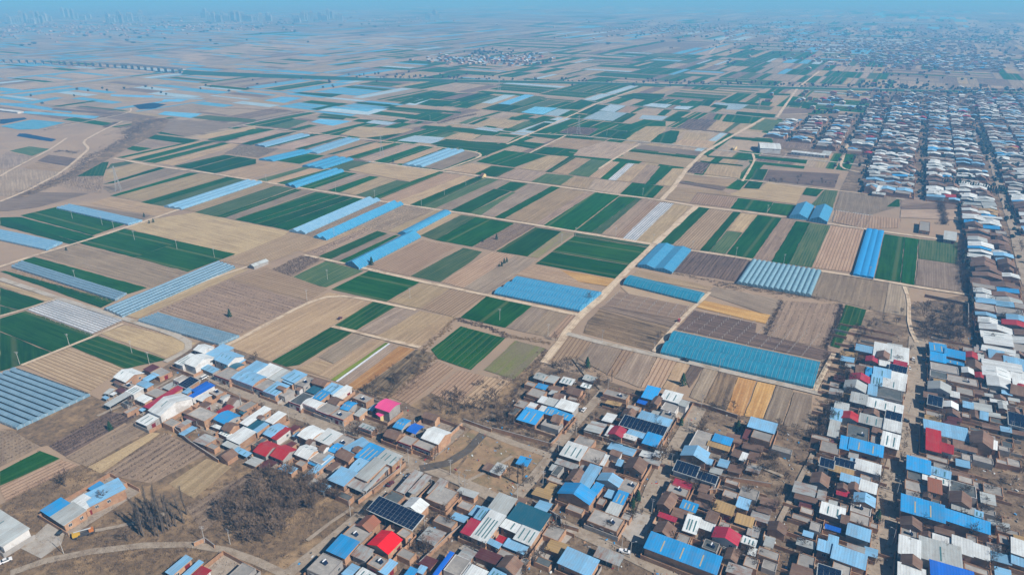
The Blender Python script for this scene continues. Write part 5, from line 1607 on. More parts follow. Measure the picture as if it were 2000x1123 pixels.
# party walls between the plots
for w0, w1, s0, s1 in ((-14, 28, 225, 505), (40, 73, 235, 560), (-121, -77, 262, 338), (-66, -32, 232, 300), (76, 106, 330, 470)):
    s_ = s0
    while s_ < s1:
        a_ = w0 + ro.uniform(0, 8); b_ = w1 - ro.uniform(0, 8)
        c = grid(s_, (a_ + b_) / 2)
        t_ = to_px(c)
        rt = nearest(c, 45)
        if rt is not None and -30 < t_[0] < 2030:
            m = 4
            for k in range(m):
                if ro.random() < 0.18: continue
                V, F = [], []
                wa = a_ + (b_ - a_) * k / m; wb = a_ + (b_ - a_) * (k + 1) / m
                box(V, F, grid(s_, (wa + wb) / 2) - Vector((rt.location.x, rt.location.y, 0)), V2 * ((wb - wa) / 2), U2 * .13, ZU * ro.uniform(1.7, 2.5))
                mesh('yard_wall', V, F, M_brick if ro.random() < .75 else M_greywall, rt)
        s_ += ro.uniform(9, 14)
F4 = (0, 0, 1.)
house('small lone farmhouse on the bare tan ground by the furrowed field', F4, 'gSy 2.8 496,521 518,511 514,507', None, 'farmhouse', 'farmhouse')
house('tiny pink pump house beside the long dirt road', F4, 'gTe 3 938,344 948,346 950,341', None, 'pump house', 'pump_house')
house('cream pump house beside the upper concrete road', F4, 'fce 3.4 1431,290 1438,291 1440,286', None, 'pump house', 'pump_house')
house('arched white factory hall beside the upper concrete road', F4, 'vWw0 7 1485,290 1530,293 1520,281;mWw 4 1545,297 1610,306 1613,302;mS 4 1603,303 1622,306 1625,298', None, 'factory', 'factory_hall')
house('long white shed among blue film fields near the picture edge', F4, 'vWw0 3 -20,214 46,222 46,218', None, 'shed', 'farm_shed')
house('white roofed workshop where the straight street meets the tan field', F4, 'mW0 4.4 1711,374 1733,377 1734,366;mS 3.4 1703,378 1728,382 1730,378', None, 'workshop', 'workshop')
house('grey roofed barn with a fenced earth yard', F4, 'mS0 4 1843,467 1865,471 1868,456;fc 3.4 1795,450 1815,453 1817,435', None, 'barn', 'barn')

# ---- the rest of the straight-street village, plot by plot on the grid
rv = random.Random(5)
plots = []
def column(tag_, w0, w1, s0, s1, skip=0.0):
    s = s0; k = 0
    while s < s1:
        p = rv.uniform(9.5, 15.5)
        if rv.random() > (skip + 0.05 if s > 800 else 0.0):
            k += 1
            j = rv.uniform(-3.5, 3.5)
            plots.append((tag_, k, s, p, w0 + max(0, j), w1 + min(0, j)))
        s += p
column('straight street past the fields, wood side', -28, 28, 880, 1600, 0.06)
column('straight street past the fields, far side', 38, 73, 880, 1700, 0.06)
column('near side of the wide road', 72, 108, 440, 1700, 0.05)
column('far side of the wide road', 121, 158, 760, 1850, 0.05)
column('first lane beyond the wide road', 159, 198, 950, 1900, 0.07)
column('second lane beyond the wide road', 203, 241, 1100, 1900, 0.07)
column('third lane beyond the wide road', 243, 282, 1250, 1900, 0.08)
column('fourth lane beyond the wide road', 288, 326, 1350, 1900, 0.1)
column('first factory hamlet lane', -190, -158, 1165, 1330, 0.15)
column('middle factory hamlet lane', -150, -118, 1150, 1380, 0.15)
column('back factory hamlet lane', -108, -76, 1110, 1420, 0.15)
column('back plots behind the straight street', -66, -30, 1100, 1600, 0.2)
ORD = ['first', 'second', 'third', 'fourth', 'fifth', 'sixth', 'seventh', 'eighth', 'ninth', 'tenth', 'eleventh', 'twelfth', 'thirteenth', 'fourteenth', 'fifteenth', 'sixteenth', 'seventeenth', 'eighteenth', 'nineteenth', 'twentieth']
def ordinal(k):
    if k <= 20: return ORD[k - 1]
    t = ['twenty', 'thirty', 'forty', 'fifty', 'sixty', 'seventy', 'eighty', 'ninety'][k // 10 - 2]
    return (t + '-' + ORD[k % 10 - 1]) if k % 10 else (t[:-1] + 'ieth')
CN = {'y': 'tan', 'W': 'white', 'L': 'pale blue', 'B': 'blue', 'T': 'brown', 'R': 'red', 'C': 'crimson', 'S': 'silver', 'D': 'royal blue', 'c': 'grey'}
vis = []
for pl in plots:
    c = grid(pl[2] + pl[3] / 2, (pl[4] + pl[5]) / 2)
    q = to_px(c)
    if -20 < q[0] < 2040 and q[1] < 1140:
        vis.append((c.length, pl))
vis.sort(key=lambda a: a[0])
NIND = 300 - HOUSECOUNT[0]
def plot_blocks(pl):
    """volumes of one walled plot: front hall, yard canopies, rear rooms"""
    _, k, s, p, w0, w1 = pl
    hw = p / 2 - 0.45
    sc_ = s + p / 2
    out = []
    w = w0 + rv.uniform(0, 2)
    end = w1 - rv.uniform(0, 2)
    first = rv.choice('WWWWWWSSLLBTTTTTcc')
    i = 0
    while w < end - 4:
        L = min(end - w, rv.uniform(11, 21))
        r = rv.random()
        if i > 0 and r < 0.22:
            w += rv.uniform(3, 6); i += 1
            continue
        col = first if i == 0 or rv.random() < 0.3 else rv.choice('WWWWLLBTTTTTTTcccccRSSy')
        typ = 'f' if col == 'c' else rv.choice('lllm') if col != 'T' else rv.choice('gl')
        h = rv.uniform(3.6, 5.6)
        b_ = hw * (1 if rv.random() < 0.75 else rv.uniform(0.55, 0.8))
        off = rv.uniform(-1, 1) * (hw - b_)
        c = grid(sc_ + off, w + L / 2)
        a_ = rv.gauss(0, 0.035)
        eu = (U2 + V2 * a_).normalized(); ev = (V2 - U2 * a_).normalized()
        out.append((typ, col, h, (c, eu, ev, b_, L / 2 - 0.2)))
        w += L; i += 1
    return out
mass = {}
for n, (dist, pl) in enumerate(vis):
    bl = plot_blocks(pl)
    if not bl: continue
    if n < NIND:
        c0 = bl[0][3][0]
        root = empty('village_house', (c0.x, c0.y, 0))
        names = []
        for x in bl:
            if CN[x[1]] not in names: names.append(CN[x[1]])
        tag(root, '%s roofed house, %s along the %s' % (' and '.join(names[:2]), ordinal(pl[1]), pl[0]), 'house', 'houses on the ' + pl[0])
        for typ, col, h, R5 in bl:
            block(root, typ, col, h, R5, 1, rnd=rv)
        # plot wall
        _, k, s, p, w0, w1 = pl
        V, F = [], []
        o = Vector((c0.x, c0.y, 0))
        box(V, F, grid(s + 0.12, (w0 + w1) / 2) - o, V2 * ((w1 - w0) / 2), U2 * 0.12, ZU * 2.4)
        box(V, F, grid(s + p / 2, w0 + 0.12) - o, V2 * 0.12, U2 * (p / 2 - 0.25), ZU * 2.3)
        box(V, F, grid(s + p / 2, w1 - 0.12) - o, V2 * 0.12, U2 * (p / 2 - 0.25), ZU * 2.3)
        mesh('yard_wall', V, F, M_brick, root)
    else:
        for typ, col, h, (c, e, f, a, b) in bl:
            V, F, UV = mass.setdefault(col, ([], [], []))
            rise = 0 if typ == 'f' else 2 * b * 0.17 if typ == 'g' else 2 * b * 0.09 if typ == 'l' else 0.6
            prof = [(-b, h), (0, h + rise), (b, h)] if typ != 'm' else [(-b, h), (b, h + rise)]
            v, ff, uv = roof_prism(prof, e, f, a)
            k = len(V)
            V += [c + q for q in v]; UV += uv
            F += [tuple(i + k for i in q) for q in ff]
            V, F, UV = mass.setdefault('wall', ([], [], []))
            k = len(V)
            box(V, F, c, e * (a - 0.2), f * (b - 0.2), ZU * (h - 0.1), cap=False)
            UV += [(0, 0)] * (len(V) - k)
# the plots too small to pick apart, and the far settlements, as one mass
def far_village(cx, cy, rx, ry, n, seed):
    rr = random.Random(seed)
    for i in range(n):
        x = cx + rr.gauss(0, rx); y = cy + rr.gauss(0, ry)
        if y < 4: continue
        c = px(x, y)
        a, b = rr.uniform(4, 8), rr.uniform(3.5, 8)
        h = rr.uniform(3.5, 6)
        e, f = (U2, V2) if rr.random() < 0.8 else (V2, U2)
        col = rr.choice('WWWWSSLLLBTTTTTCcc')
        V, F, UV = mass.setdefault(col, ([], [], []))
        v, ff, uv = roof_prism([(-b, h), (0, h + b * 0.3), (b, h)], e, f, a)
        k = len(V)
        V += [c + q for q in v]; UV += uv
        F += [tuple(j + k for j in q) for q in ff]
        V, F, UV = mass.setdefault('wall', ([], [], []))
        k = len(V)
        box(V, F, c, e * (a - 0.2), f * (b - 0.2), ZU * (h - 0.1), cap=False)
        UV += [(0, 0)] * (len(V) - k)
far_village(960, 119, 55, 4.5, 170, 1)
far_village(1800, 118, 90, 9, 420, 2)
far_village(1740, 90, 120, 9, 420, 3)
far_village(1900, 128, 60, 8, 180, 4)
far_village(1600, 60, 200, 10, 330, 5)
far_village(1900, 70, 90, 10, 200, 6)
far_village(1330, 58, 70, 6, 170, 7)
far_village(60, 62, 110, 6, 170, 8)
far_village(330, 52, 160, 6, 200, 9)
far_village(760, 40, 60, 3, 50, 10)
far_village(1900, 215, 110, 16, 150, 11)
far_village(1800, 195, 120, 10, 120, 12)
ftypes = sorted(mass)
V, F, UV, mi = [], [], [], []
fmats = []
for k in ftypes:
    v, f, uv = mass[k]
    n = len(V)
    V += v; UV += uv
    F += [tuple(i + n for i in q) for q in f]
    mi += [len(fmats)] * len(f)
    fmats.append(M_brick if k == 'wall' else RM[k])
o = mesh('distant_village', V, F, fmats, uv=UV, mi=mi)
tag(o, 'hazy mass of small white and blue roofed village houses toward the horizon', 'village', kind='stuff')
# ------------------------------------------------------------------ yard walls
def wall_line(label, P, h=2.3, mat=None, cap=True):
    W = [px(x, y) for x, y in P]
    o0 = W[0]
    root = empty('brick_wall' if mat is None else 'rendered_wall', (o0.x, o0.y, 0))
    tag(root, label, 'wall', 'yard walls')
    for i, (a, b) in enumerate(zip(W[:-1], W[1:])):
        d = (b - a); L = d.length; d.normalize()
        c = Vector((-d.y, d.x, 0))
        V, F = [], []
        n = max(1, int(L / 7))
        for j in range(n):
            hh = h + ((j * 37 + i * 11) % 5) * 0.05
            box(V, F, a - o0 + d * (L * (j + 0.5) / n), d * (L / n / 2), c * 0.14, ZU * hh)
        mesh('wall_run', V, F, mat or M_brick, root)
        if cap:
            V, F = [], []
            box(V, F, a - o0 + d * (L / 2) + ZU * (h + 0.22), d * (L / 2), c * 0.2, ZU * 0.1, bottom=True)
            mesh('coping', V, F, M_greywall, root)
for lab, q in (
 ('brick yard wall beside the crimson-roofed hall', '322,820 345,845 372,868 428,905'),
 ('long brick boundary wall running down to the lane corner from the silver roofs', '700,985 783,920 785,905'),
 ('tall plain brick wall round the dirt lot at the muddy junction', '838,893 903,832'),
 ('stepped brick wall below the dark red gabled houses', '480,893 515,915 545,925'),
 ('brick wall round the bramble plot beside the footpath', '962,842 1075,873 1090,858'),
 ('yard wall in front of the grey flat-roofed lane house', '1140,850 1180,862 1230,880 1270,890'),
 ('brick garden wall beside the red brick house and gully', '820,1105 877,1052 905,1030'),
 ('brick garden wall behind the white compound', '898,1042 935,1062 985,1090'),
 ('brick plot wall below the bright blue gabled house', '1040,985 1095,1017 1096,1030 1130,1040'),
 ('crumbling earth-brick wall beside the dry gully', '1330,925 1400,935 1505,952'),
 ('yard wall of the tan vaulted shed', '1370,965 1400,962 1440,975'),
 ('plot wall behind the blue warehouse', '1410,1075 1470,1100 1465,1123'),
 ('brick wall of the walled yard below the long blue roof', '1795,1010 1850,1020 1935,1060'),
 ('brick wall behind the walled grove', '1805,580 1890,598 1890,640'),
 ('thin wall in front of the street row end house', '905,825 960,845'),
 ('garden wall behind the ochre strips', '1345,790 1385,800 1440,818'),
 ('wall stub beside the bottom lane and the bare poplars', '380,1068 402,1058 420,1072'),
):
    wall_line(lab, pts(q))

# ------------------------------------------------------------------ bare trees
def bare_tree(name, seed, H, spread, up=0.5, prim=11, mt=None, tw=0.045):
    rr = random.Random(seed)
    TV, TF, CV, CF = [], [], [], []
    def twig(p, d, L, w):
        q = p + d * L
        a = d.orthogonal().normalized() if rr.random() < .5 else d.cross(ZU + Vector((.01, .02, 0))).normalized()
        n = len(CV)
        CV.extend([p - a * w, p + a * w, q])
        CF.append((n, n + 1, n + 2))
    base = Vector((0, 0, 0)); top = base
    lean = Vector((rr.uniform(-.06, .06), rr.uniform(-.06, .06), 1)).normalized()
    r0 = H * 0.022
    segs = 5
    trunk = []
    p = Vector((0, 0, -0.3))
    for i in range(segs + 1):
        trunk.append(p.copy())
        p = p + (lean + Vector((rr.uniform(-.09, .09), rr.uniform(-.09, .09), 0))).normalized() * (H * 0.82 / segs)
    for i in range(segs):
        tube(TV, TF, trunk[i], trunk[i + 1], r0 * (1 - .16 * i), r0 * (1 - .16 * (i + 1)), 5)
    for k in range(prim):
        f = 0.22 + 0.78 * (k + rr.random()) / prim
        i = min(segs - 1, int(f * segs)); t = f * segs - i
        p = trunk[i].lerp(trunk[i + 1], min(1, t))
        az = k * 2.4 + rr.uniform(-.5, .5)
        out = Vector((math.cos(az), math.sin(az), 0))
        d = (out * (1 - up) + ZU * (up + 0.15)).normalized()
        L = spread * (1.15 - 0.6 * f) * rr.uniform(.75, 1.15)
        q = p + d * L
        m = p.lerp(q, .5) - ZU * L * 0.04
        rb = r0 * (0.42 - 0.2 * f) + 0.02
        tube(TV, TF, p, m, rb, rb * .7, 3)
        tube(TV, TF, m, q, rb * .7, 0.02, 3)
        for j in range(6):
            g = rr.uniform(.25, 1)
            s = p.lerp(q, g)
            dd = (d * .7 + Vector((rr.uniform(-1, 1), rr.uniform(-1, 1), rr.uniform(-.2, .9))) * .8).normalized()
            L2 = L * rr.uniform(.3, .5)
            e = s + dd * L2
            tube(CV, CF, s, e, 0.035, 0.012, 3)
            for n in range(9):
                x = s.lerp(e, rr.uniform(.15, 1))
                d3 = (dd + Vector((rr.uniform(-1, 1), rr.uniform(-1, 1), rr.uniform(-.3, .9))) * .9).normalized()
                twig(x, d3, L2 * rr.uniform(.4, .8), tw)
    root = empty(name, (0, 0, 0))
    mesh('trunk', TV, TF, M_bark, root)
    mesh('crown', CV, CF, mt or M_twig, root)
    return root
protos = {
 'a': [bare_tree('bare_tree', 100 + i, 7.5, 3.4, 0.45) for i in range(4)],
 'p': [bare_tree('bare_poplar', 200 + i, 18, 2.6, 0.74, 18, M_twig_pale, 0.028) for i in range(3)],
 's': [bare_tree('bare_shrub_tree', 300 + i, 5.0, 2.6, 0.5, 12, M_twig_brown, 0.04) for i in range(3)],
}
used = set()
def plant(k, x, y, sc_=1.0, label=None, group=None, world_p=None):
    rr = random.Random(int(x * 13 + y * 7))
    pr = rr.choice(protos[k])
    if pr.name in used: o = copy_tree(pr)
    else: used.add(pr.name); o = pr
    p = world_p or px(x, y)
    o.location = (p.x, p.y, 0)
    o.rotation_euler = (0, 0, rr.uniform(0, 6.28))
    z = sc_ * rr.uniform(.85, 1.15)
    o.scale = (z, z, z * rr.uniform(.92, 1.1))
    tag(o, label, 'tree', group)
    return o
TREECOUNT = [0]
def scatter(k, poly, n, sc_, label, group, seed=1):
    P = pts(poly)
    rr = random.Random(seed + int(P[0][0]))
    xs = [p[0] for p in P]; ys = [p[1] for p in P]
    def inside(x, y):
        c = False
        j = len(P) - 1
        for i in range(len(P)):
            if (P[i][1] > y) != (P[j][1] > y) and x < (P[j][0] - P[i][0]) * (y - P[i][1]) / (P[j][1] - P[i][1]) + P[i][0]: c = not c
            j = i
        return c
    m = 0; t = 0
    while m < n and t < 5000:
        t += 1
        x, y = rr.uniform(min(xs), max(xs)), rr.uniform(min(ys), max(ys))
        if inside(x, y):
            plant(k, x, y, sc_ * rr.uniform(.7, 1.2), label, group); m += 1; TREECOUNT[0] += 1
scatter('p', '248,1020 300,1000 372,1005 368,1035 330,1050 285,1056', 34, 1.0, 'tall pale bare poplar in the clump beside the bottom lane', 'poplars in the clump by the bottom lane')
scatter('s', '440,1040 420,1010 500,935 560,925 650,960 680,975 640,990 580,1000 560,1040 520,1070 470,1075', 100, 1.6, 'dark bare tree in the dense thicket below the red-roofed houses', 'trees of the dense thicket')
scatter('s', '965,800 1000,785 1085,860 1075,872 970,842', 26, 0.9, 'bare shrubby tree in the bramble plot behind the footpath', 'trees of the bramble plot')
scatter('s', '1810,610 1890,625 1893,668 1800,672', 30, 1.2, 'dark bare tree in the walled grove beside the straight street', 'trees of the walled grove')
scatter('a', '1195,800 1240,790 1290,800 1230,830', 8, 0.8, 'bare tree in the overgrown yard behind the long flat roof', 'trees of the overgrown yard')
scatter('a', '1100,850 1240,880 1320,880 1320,895 1200,880 1110,860', 12, 0.8, 'bare tree in the strip between the two rows of lane houses', 'trees between the lane rows')
scatter('s', '1395,900 1520,890 1525,920 1420,925', 14, 0.9, 'bare shrub tree in the dry gully gardens', 'trees of the gully gardens')
scatter('s', '1590,850 1625,775 1640,780 1610,860', 16, 1.0, 'bare tree on the dark strip beside the back lane', 'trees beside the back lane')
scatter('a', '860,995 920,1010 905,1030 850,1050 830,1080 790,1085 840,1030', 12, 0.8, 'bare tree in the walled garden below the solar array', 'trees of the walled garden')
scatter('s', '1640,320 1700,325 1695,290 1650,290', 16, 1.3, 'bare tree in the dark wood beside the upper road', 'trees of the wood by the upper road')
scatter('s', '1505,345 1640,350 1630,368 1500,360', 16, 1.0, 'bare orchard tree in the brown plot below the upper road', 'trees of the brown plot')
ONE = [
 ('a', 128, 950, 1.3, 'broad bare tree alone above the blue farmhouse roof'), ('a', 205, 985, 1.1, 'bare tree standing in front of the white farmhouse roof'),
 ('a', 250, 1057, 1.1, 'forked bare tree at the near corner of the poplar clump'), ('p', 498, 985, 0.9, 'single pale bare tree rising above the thicket by the ploughed rows'),
 ('a', 690, 850, 1.2, 'bare tree at the end of the street row beside the lamp pole'), ('a', 700, 858, 1.0, 'second bare tree by the street row end'), ('a', 745, 855, 1.2, 'bare tree between the gatehouse and the clay house'),
 ('a', 735, 775, 1.0, 'bare tree on the bank behind the pink house'), ('a', 715, 768, 1.0, 'bare tree at the low end of the bank'), ('a', 775, 745, 1.0, 'bare tree halfway along the straw bank'), ('a', 800, 735, 1.0, 'bare tree on the straw bank by the brown strip'),
 ('a', 828, 700, 1.1, 'bare tree on the bank below the terrace field'), ('a', 840, 710, 0.9, 'small bare tree at the terrace corner'), ('p', 882, 795, 0.6, 'slim bare tree in the ploughed strips'), ('a', 955, 790, 1.0, 'bare tree in the rough ground by the ploughed strips'),
 ('a', 1110, 720, 1.2, 'wide bare tree at the field edge by the silver pavilion'), ('a', 1125, 715, 1.1, 'grey bare tree beside the wide one at the field edge'), ('a', 1095, 722, 1.0, 'bare tree behind the silver pavilion'), ('a', 1165, 760, 1.0, 'bare tree beside the lane end flat roof'), ('p', 1195, 745, 0.6, 'slim bare tree at the furrowed strip corner'),
 ('a', 1292, 905, 1.5, 'large dark bare tree beside the sunny lane'), ('a', 1310, 860, 0.9, 'bare tree in front of the solar roof house'), ('p', 1023, 950, 0.9, 'tall pale bare tree beside the tiny blue hut'), ('p', 1012, 945, 0.75, 'second pale bare tree by the tiny blue hut'),
 ('a', 1390, 805, 1.1, 'bare tree at the head of the ochre strips'), ('a', 1415, 800, 1.0, 'bare tree beside the ochre strip edge'), ('a', 1432, 802, 0.9, 'small bare tree at the ochre strip edge'), ('a', 1520, 840, 1.0, 'bare tree below the dark rows'), ('a', 1550, 850, 1.0, 'bare tree at the end of the dark rows'),
 ('a', 1285, 665, 0.9, 'bare tree beside the narrow path by the teal greenhouse'), ('a', 1150, 590, 1.0, 'bare tree at the corner of the wide pale greenhouse'), ('a', 1085, 665, 0.9, 'bare tree at the furrowed field corner by the main dirt road'),
 ('a', 500, 705, 1.0, 'bare tree behind the blue rear roofs of the street'), ('a', 440, 770, 0.7, 'small bare street tree in front of the pale blue house'), ('a', 470, 790, 0.7, 'small bare street tree by the first facade'), ('a', 540, 820, 0.7, 'small bare street tree by the grey facade'), ('a', 600, 840, 0.7, 'small bare street tree by the white vault'),
 ('a', 420, 840, 0.8, 'bare tree in the yard below the blue vault'), ('a', 260, 800, 1.1, 'spreading bare tree over the dark orchard rows'), ('a', 1045, 1105, 1.2, 'bare tree at the concrete yard by the lower edge'), ('a', 1080, 1040, 0.9, 'bare tree behind the roadside garden'),
 ('a', 1895, 1055, 1.2, 'bare tree in the yard of the long blue roof'), ('a', 1665, 1000, 1.0, 'bare tree on the pavement of the straight street'), ('a', 1720, 995, 0.9, 'bare kerb tree of the straight street'), ('a', 1715, 910, 0.9, 'bare kerb tree near the white roofs'), ('a', 1765, 880, 0.8, 'bare kerb tree near the blue bent roof'),
]
for k, x, y, s_, lab in ONE:
    plant(k, x, y, s_, lab, 'single bare trees'); TREECOUNT[0] += 1

def tree_mass(label, lst, seed):
    rr = random.Random(seed)
    V, F, mi = [], [], []
    src = [(t.children[0].data, t.children[1].data) if t.children[0].name.startswith('trunk') else (t.children[1].data, t.children[0].data) for t in protos['a'] + protos['s']]
    cache = [([v.co.copy() for v in a.vertices], [tuple(p.vertices) for p in a.polygons], [v.co.copy() for v in b.vertices], [tuple(p.vertices) for p in b.polygons]) for a, b in src]
    for x, y, z in lst:
        va, fa, vb, fb = rr.choice(cache)
        p = px(x, y); k = z * rr.uniform(.7, 1.25)
        M = Matrix.Translation((p.x, p.y, 0)) @ Matrix.Rotation(rr.uniform(0, 6.28), 4, 'Z') @ Matrix.Diagonal((k, k, k * rr.uniform(.9, 1.15), 1))
        for vv, ff, m_ in ((va, fa, 0), (vb, fb, 1)):
            n = len(V)
            V += [M @ v for v in vv]
            F += [tuple(i + n for i in f) for f in ff]
            mi += [m_] * len(ff)
    tag(mesh('bare_yard_trees', V, F, [M_bark, M_twig], mi=mi), label, 'trees', kind='stuff')
def spots(poly, n, z, seed):
    P = pts(poly); rr = random.Random(seed)
    xs = [p[0] for p in P]; ys = [p[1] for p in P]
    out = []
    for _ in range(n * 30):
        if len(out) >= n: break
        x, y = rr.uniform(min(xs), max(xs)), rr.uniform(min(ys), max(ys))
        if in_poly(P, x, y): out.append((x, y, z))
    return out
tree_mass('bare winter trees standing about among the village yards',
    spots('205,790 345,720 690,775 800,800 790,900 560,920 330,840', 26, .75, 1) + spots('700,770 760,780 850,705 800,700', 16, .9, 11) + spots('830,800 960,830 1000,760 960,740', 30, .9, 12) + spots('1080,700 1190,745 1180,770 1060,730', 16, .9, 13) + spots('960,800 1060,720 1180,760 1340,820 1240,1050 1120,1040 1050,1123 800,1123 700,1020', 60, .85, 2)
    + spots('1290,920 1350,830 1560,860 1500,1123 1290,1123', 60, .9, 3) + spots('1640,690 1780,668 1760,860 1715,1123 1500,1123 1600,850', 34, .8, 4) + spots('1805,640 1990,560 2010,1123 1760,1123', 75, .9, 5)
    + spots('1800,590 1890,590 1890,670 1800,670', 25, 1.1, 6) + spots('1640,690 1620,780 1580,860 1600,870 1660,780 1690,640', 34, 1.0, 7) + spots('1690,600 1760,610 1760,660 1660,660', 14, .9, 8) + spots('1890,470 2000,470 2005,670 1893,670', 55, .8, 9) + spots('1780,640 1800,640 1730,1120 1700,1120', 26, .6, 10), 3)

# ------------------------------------------------------------------ conifers
def conifer(seed, H, r):
    rr = random.Random(seed)
    V, F = [], []
    for i in range(360):
        f = rr.random() ** 0.8
        z = H * (0.08 + 0.92 * f)
        rad = r * (1 - f) ** 0.8 * rr.uniform(.55, 1.08) + 0.1
        az = rr.uniform(0, 6.283)
        o = Vector((math.cos(az), math.sin(az), 0))
        t = Vector((-o.y, o.x, 0))
        c = o * rad + ZU * z
        w = rr.uniform(.18, .4); l = rr.uniform(.35, .8)
        n = len(V)
        V += [c - o * l * .6 + ZU * .2, c + t * w - ZU * .1, c + o * l * .5 - ZU * .25, c - t * w - ZU * .1]
        F.append((n, n + 1, n + 2, n + 3))
    TV, TF = [], []
    tube(TV, TF, (0, 0, -.2), (0, 0, H * .8), H * .02 + .06, .03, 5)
    root = empty('conifer', (0, 0, 0))
    mesh('trunk', TV, TF, M_bark, root)
    mesh('crown', V, F, M_needles, root)
    return root
cps = [conifer(i, 6.5, 1.7) for i in range(3)]
cused = set()
CON = [(449, 619, 1.0, 'dark conifer standing alone in the big grey orchard'), (726, 518, 1.2, 'round dark conifer at the corner of the big blue gabled greenhouse'), (1147, 718, 1.2, 'pointed conifer in the fields above the lane village'),
 (1333, 752, 1.3, 'conifer beside the dark rows below the concrete lane'), (970, 468, 0.9, 'conifer at the orchard edge by the wheat'), (943, 473, 0.6, 'smaller conifer at the orchard edge'), (980, 520, 0.7, 'first of the small conifers in the furrowed field'), (985, 515, 0.8, 'tallest of the small conifers in the furrowed field'), (990, 512, 0.7, 'last of the small conifers in the furrowed field'), (975, 521, 0.5, 'lowest of the small conifers in the furrowed field'),
 (216, 840, 0.9, 'dark conifer at the corner of the furrowed field by the sheds'), (300, 435, 0.7, 'small dark conifer on the tan field'), (292, 437, 0.6, 'second small dark conifer on the tan field'), (282, 424, 0.7, 'tiny conifer by the end of the pale net house'), (130, 490, 0.6, 'tiny conifer in the purple-brown field'), (768, 318, 0.9, 'lone conifer in the upper field block'),
 (1235, 990, 0.9, 'green roadside conifer by the maroon gate'), (1245, 978, 1.0, 'tall roadside conifer by the maroon gate'), (1235, 1003, 0.6, 'small roadside conifer on the concrete yard'), (1330, 830, 0.8, 'green roadside tree on the sunny lane'), (1712, 1016, 1.0, 'dark green shrub on the pavement of the straight street'), (1440, 840, 1.0, 'dark evergreen beside the pale blue house by the ochre strips')]
for x, y, s_, lab in CON:
    rr = random.Random(int(x))
    pr = rr.choice(cps)
    if pr.name in cused: o = copy_tree(pr)
    else: cused.add(pr.name); o = pr
    p = px(x, y)
    o.location = (p.x, p.y, 0); o.scale = (s_, s_, s_); o.rotation_euler = (0, 0, rr.uniform(0, 6))
    tag(o, lab, 'tree', 'conifers')
for i in range(26):
    x = 1838 + i * 5.0; y = 362 + i * 0.72
    o = copy_tree(cps[i % 3]) if cps[i % 3].name in cused else cps[i % 3]
    cused.add(cps[i % 3].name)
    p = px(x, y)
    s_ = 1.35 + 0.2 * ((i * 7) % 5 - 2) / 2
    o.location = (p.x, p.y, 0); o.scale = (s_ * .8, s_ * .8, s_); o.rotation_euler = (0, 0, i)
    tag(o, 'dark conifer in the dense row leading to the wide road', 'tree', 'conifer row')

# ------------------------------------------------------------------ scrub, orchard rows, far trees (nobody could count them)
def clump(V, F, p, r, h, n, rr):
    for i in range(n):
        az = rr.uniform(0, 6.283); q = r * math.sqrt(rr.random())
        c = p + Vector((math.cos(az) * q, math.sin(az) * q, 0))
        d = Vector((rr.uniform(-.7, .7), rr.uniform(-.7, .7), 1)).normalized()
        w = Vector((rr.uniform(-1, 1), rr.uniform(-1, 1), 0)).normalized() * rr.uniform(.05, .13)
        hh = h * rr.uniform(.5, 1)
        k = len(V)
        V += [c - w, c + w, c + d * hh]
        F.append((k, k + 1, k + 2))
def scrub(label, q, width, step, r, h, n, mat, seed=3, name='scrub'):
    rr = random.Random(seed)
    W = [px(x, y) for x, y in pts(q)]
    V, F = [], []
    for a, b in zip(W[:-1], W[1:]):
        L = (b - a).length
        m = max(1, int(L / step))
        d = (b - a).normalized(); c = Vector((-d.y, d.x, 0))
        for i in range(m):
            p = a.lerp(b, (i + rr.random()) / m) + c * rr.gauss(0, width / 2)
            clump(V, F, p, r * rr.uniform(.6, 1.3), h * rr.uniform(.5, 1.25), n, rr)
    o = mesh(name, V, F, mat)
    tag(o, label, 'scrub', kind='stuff')
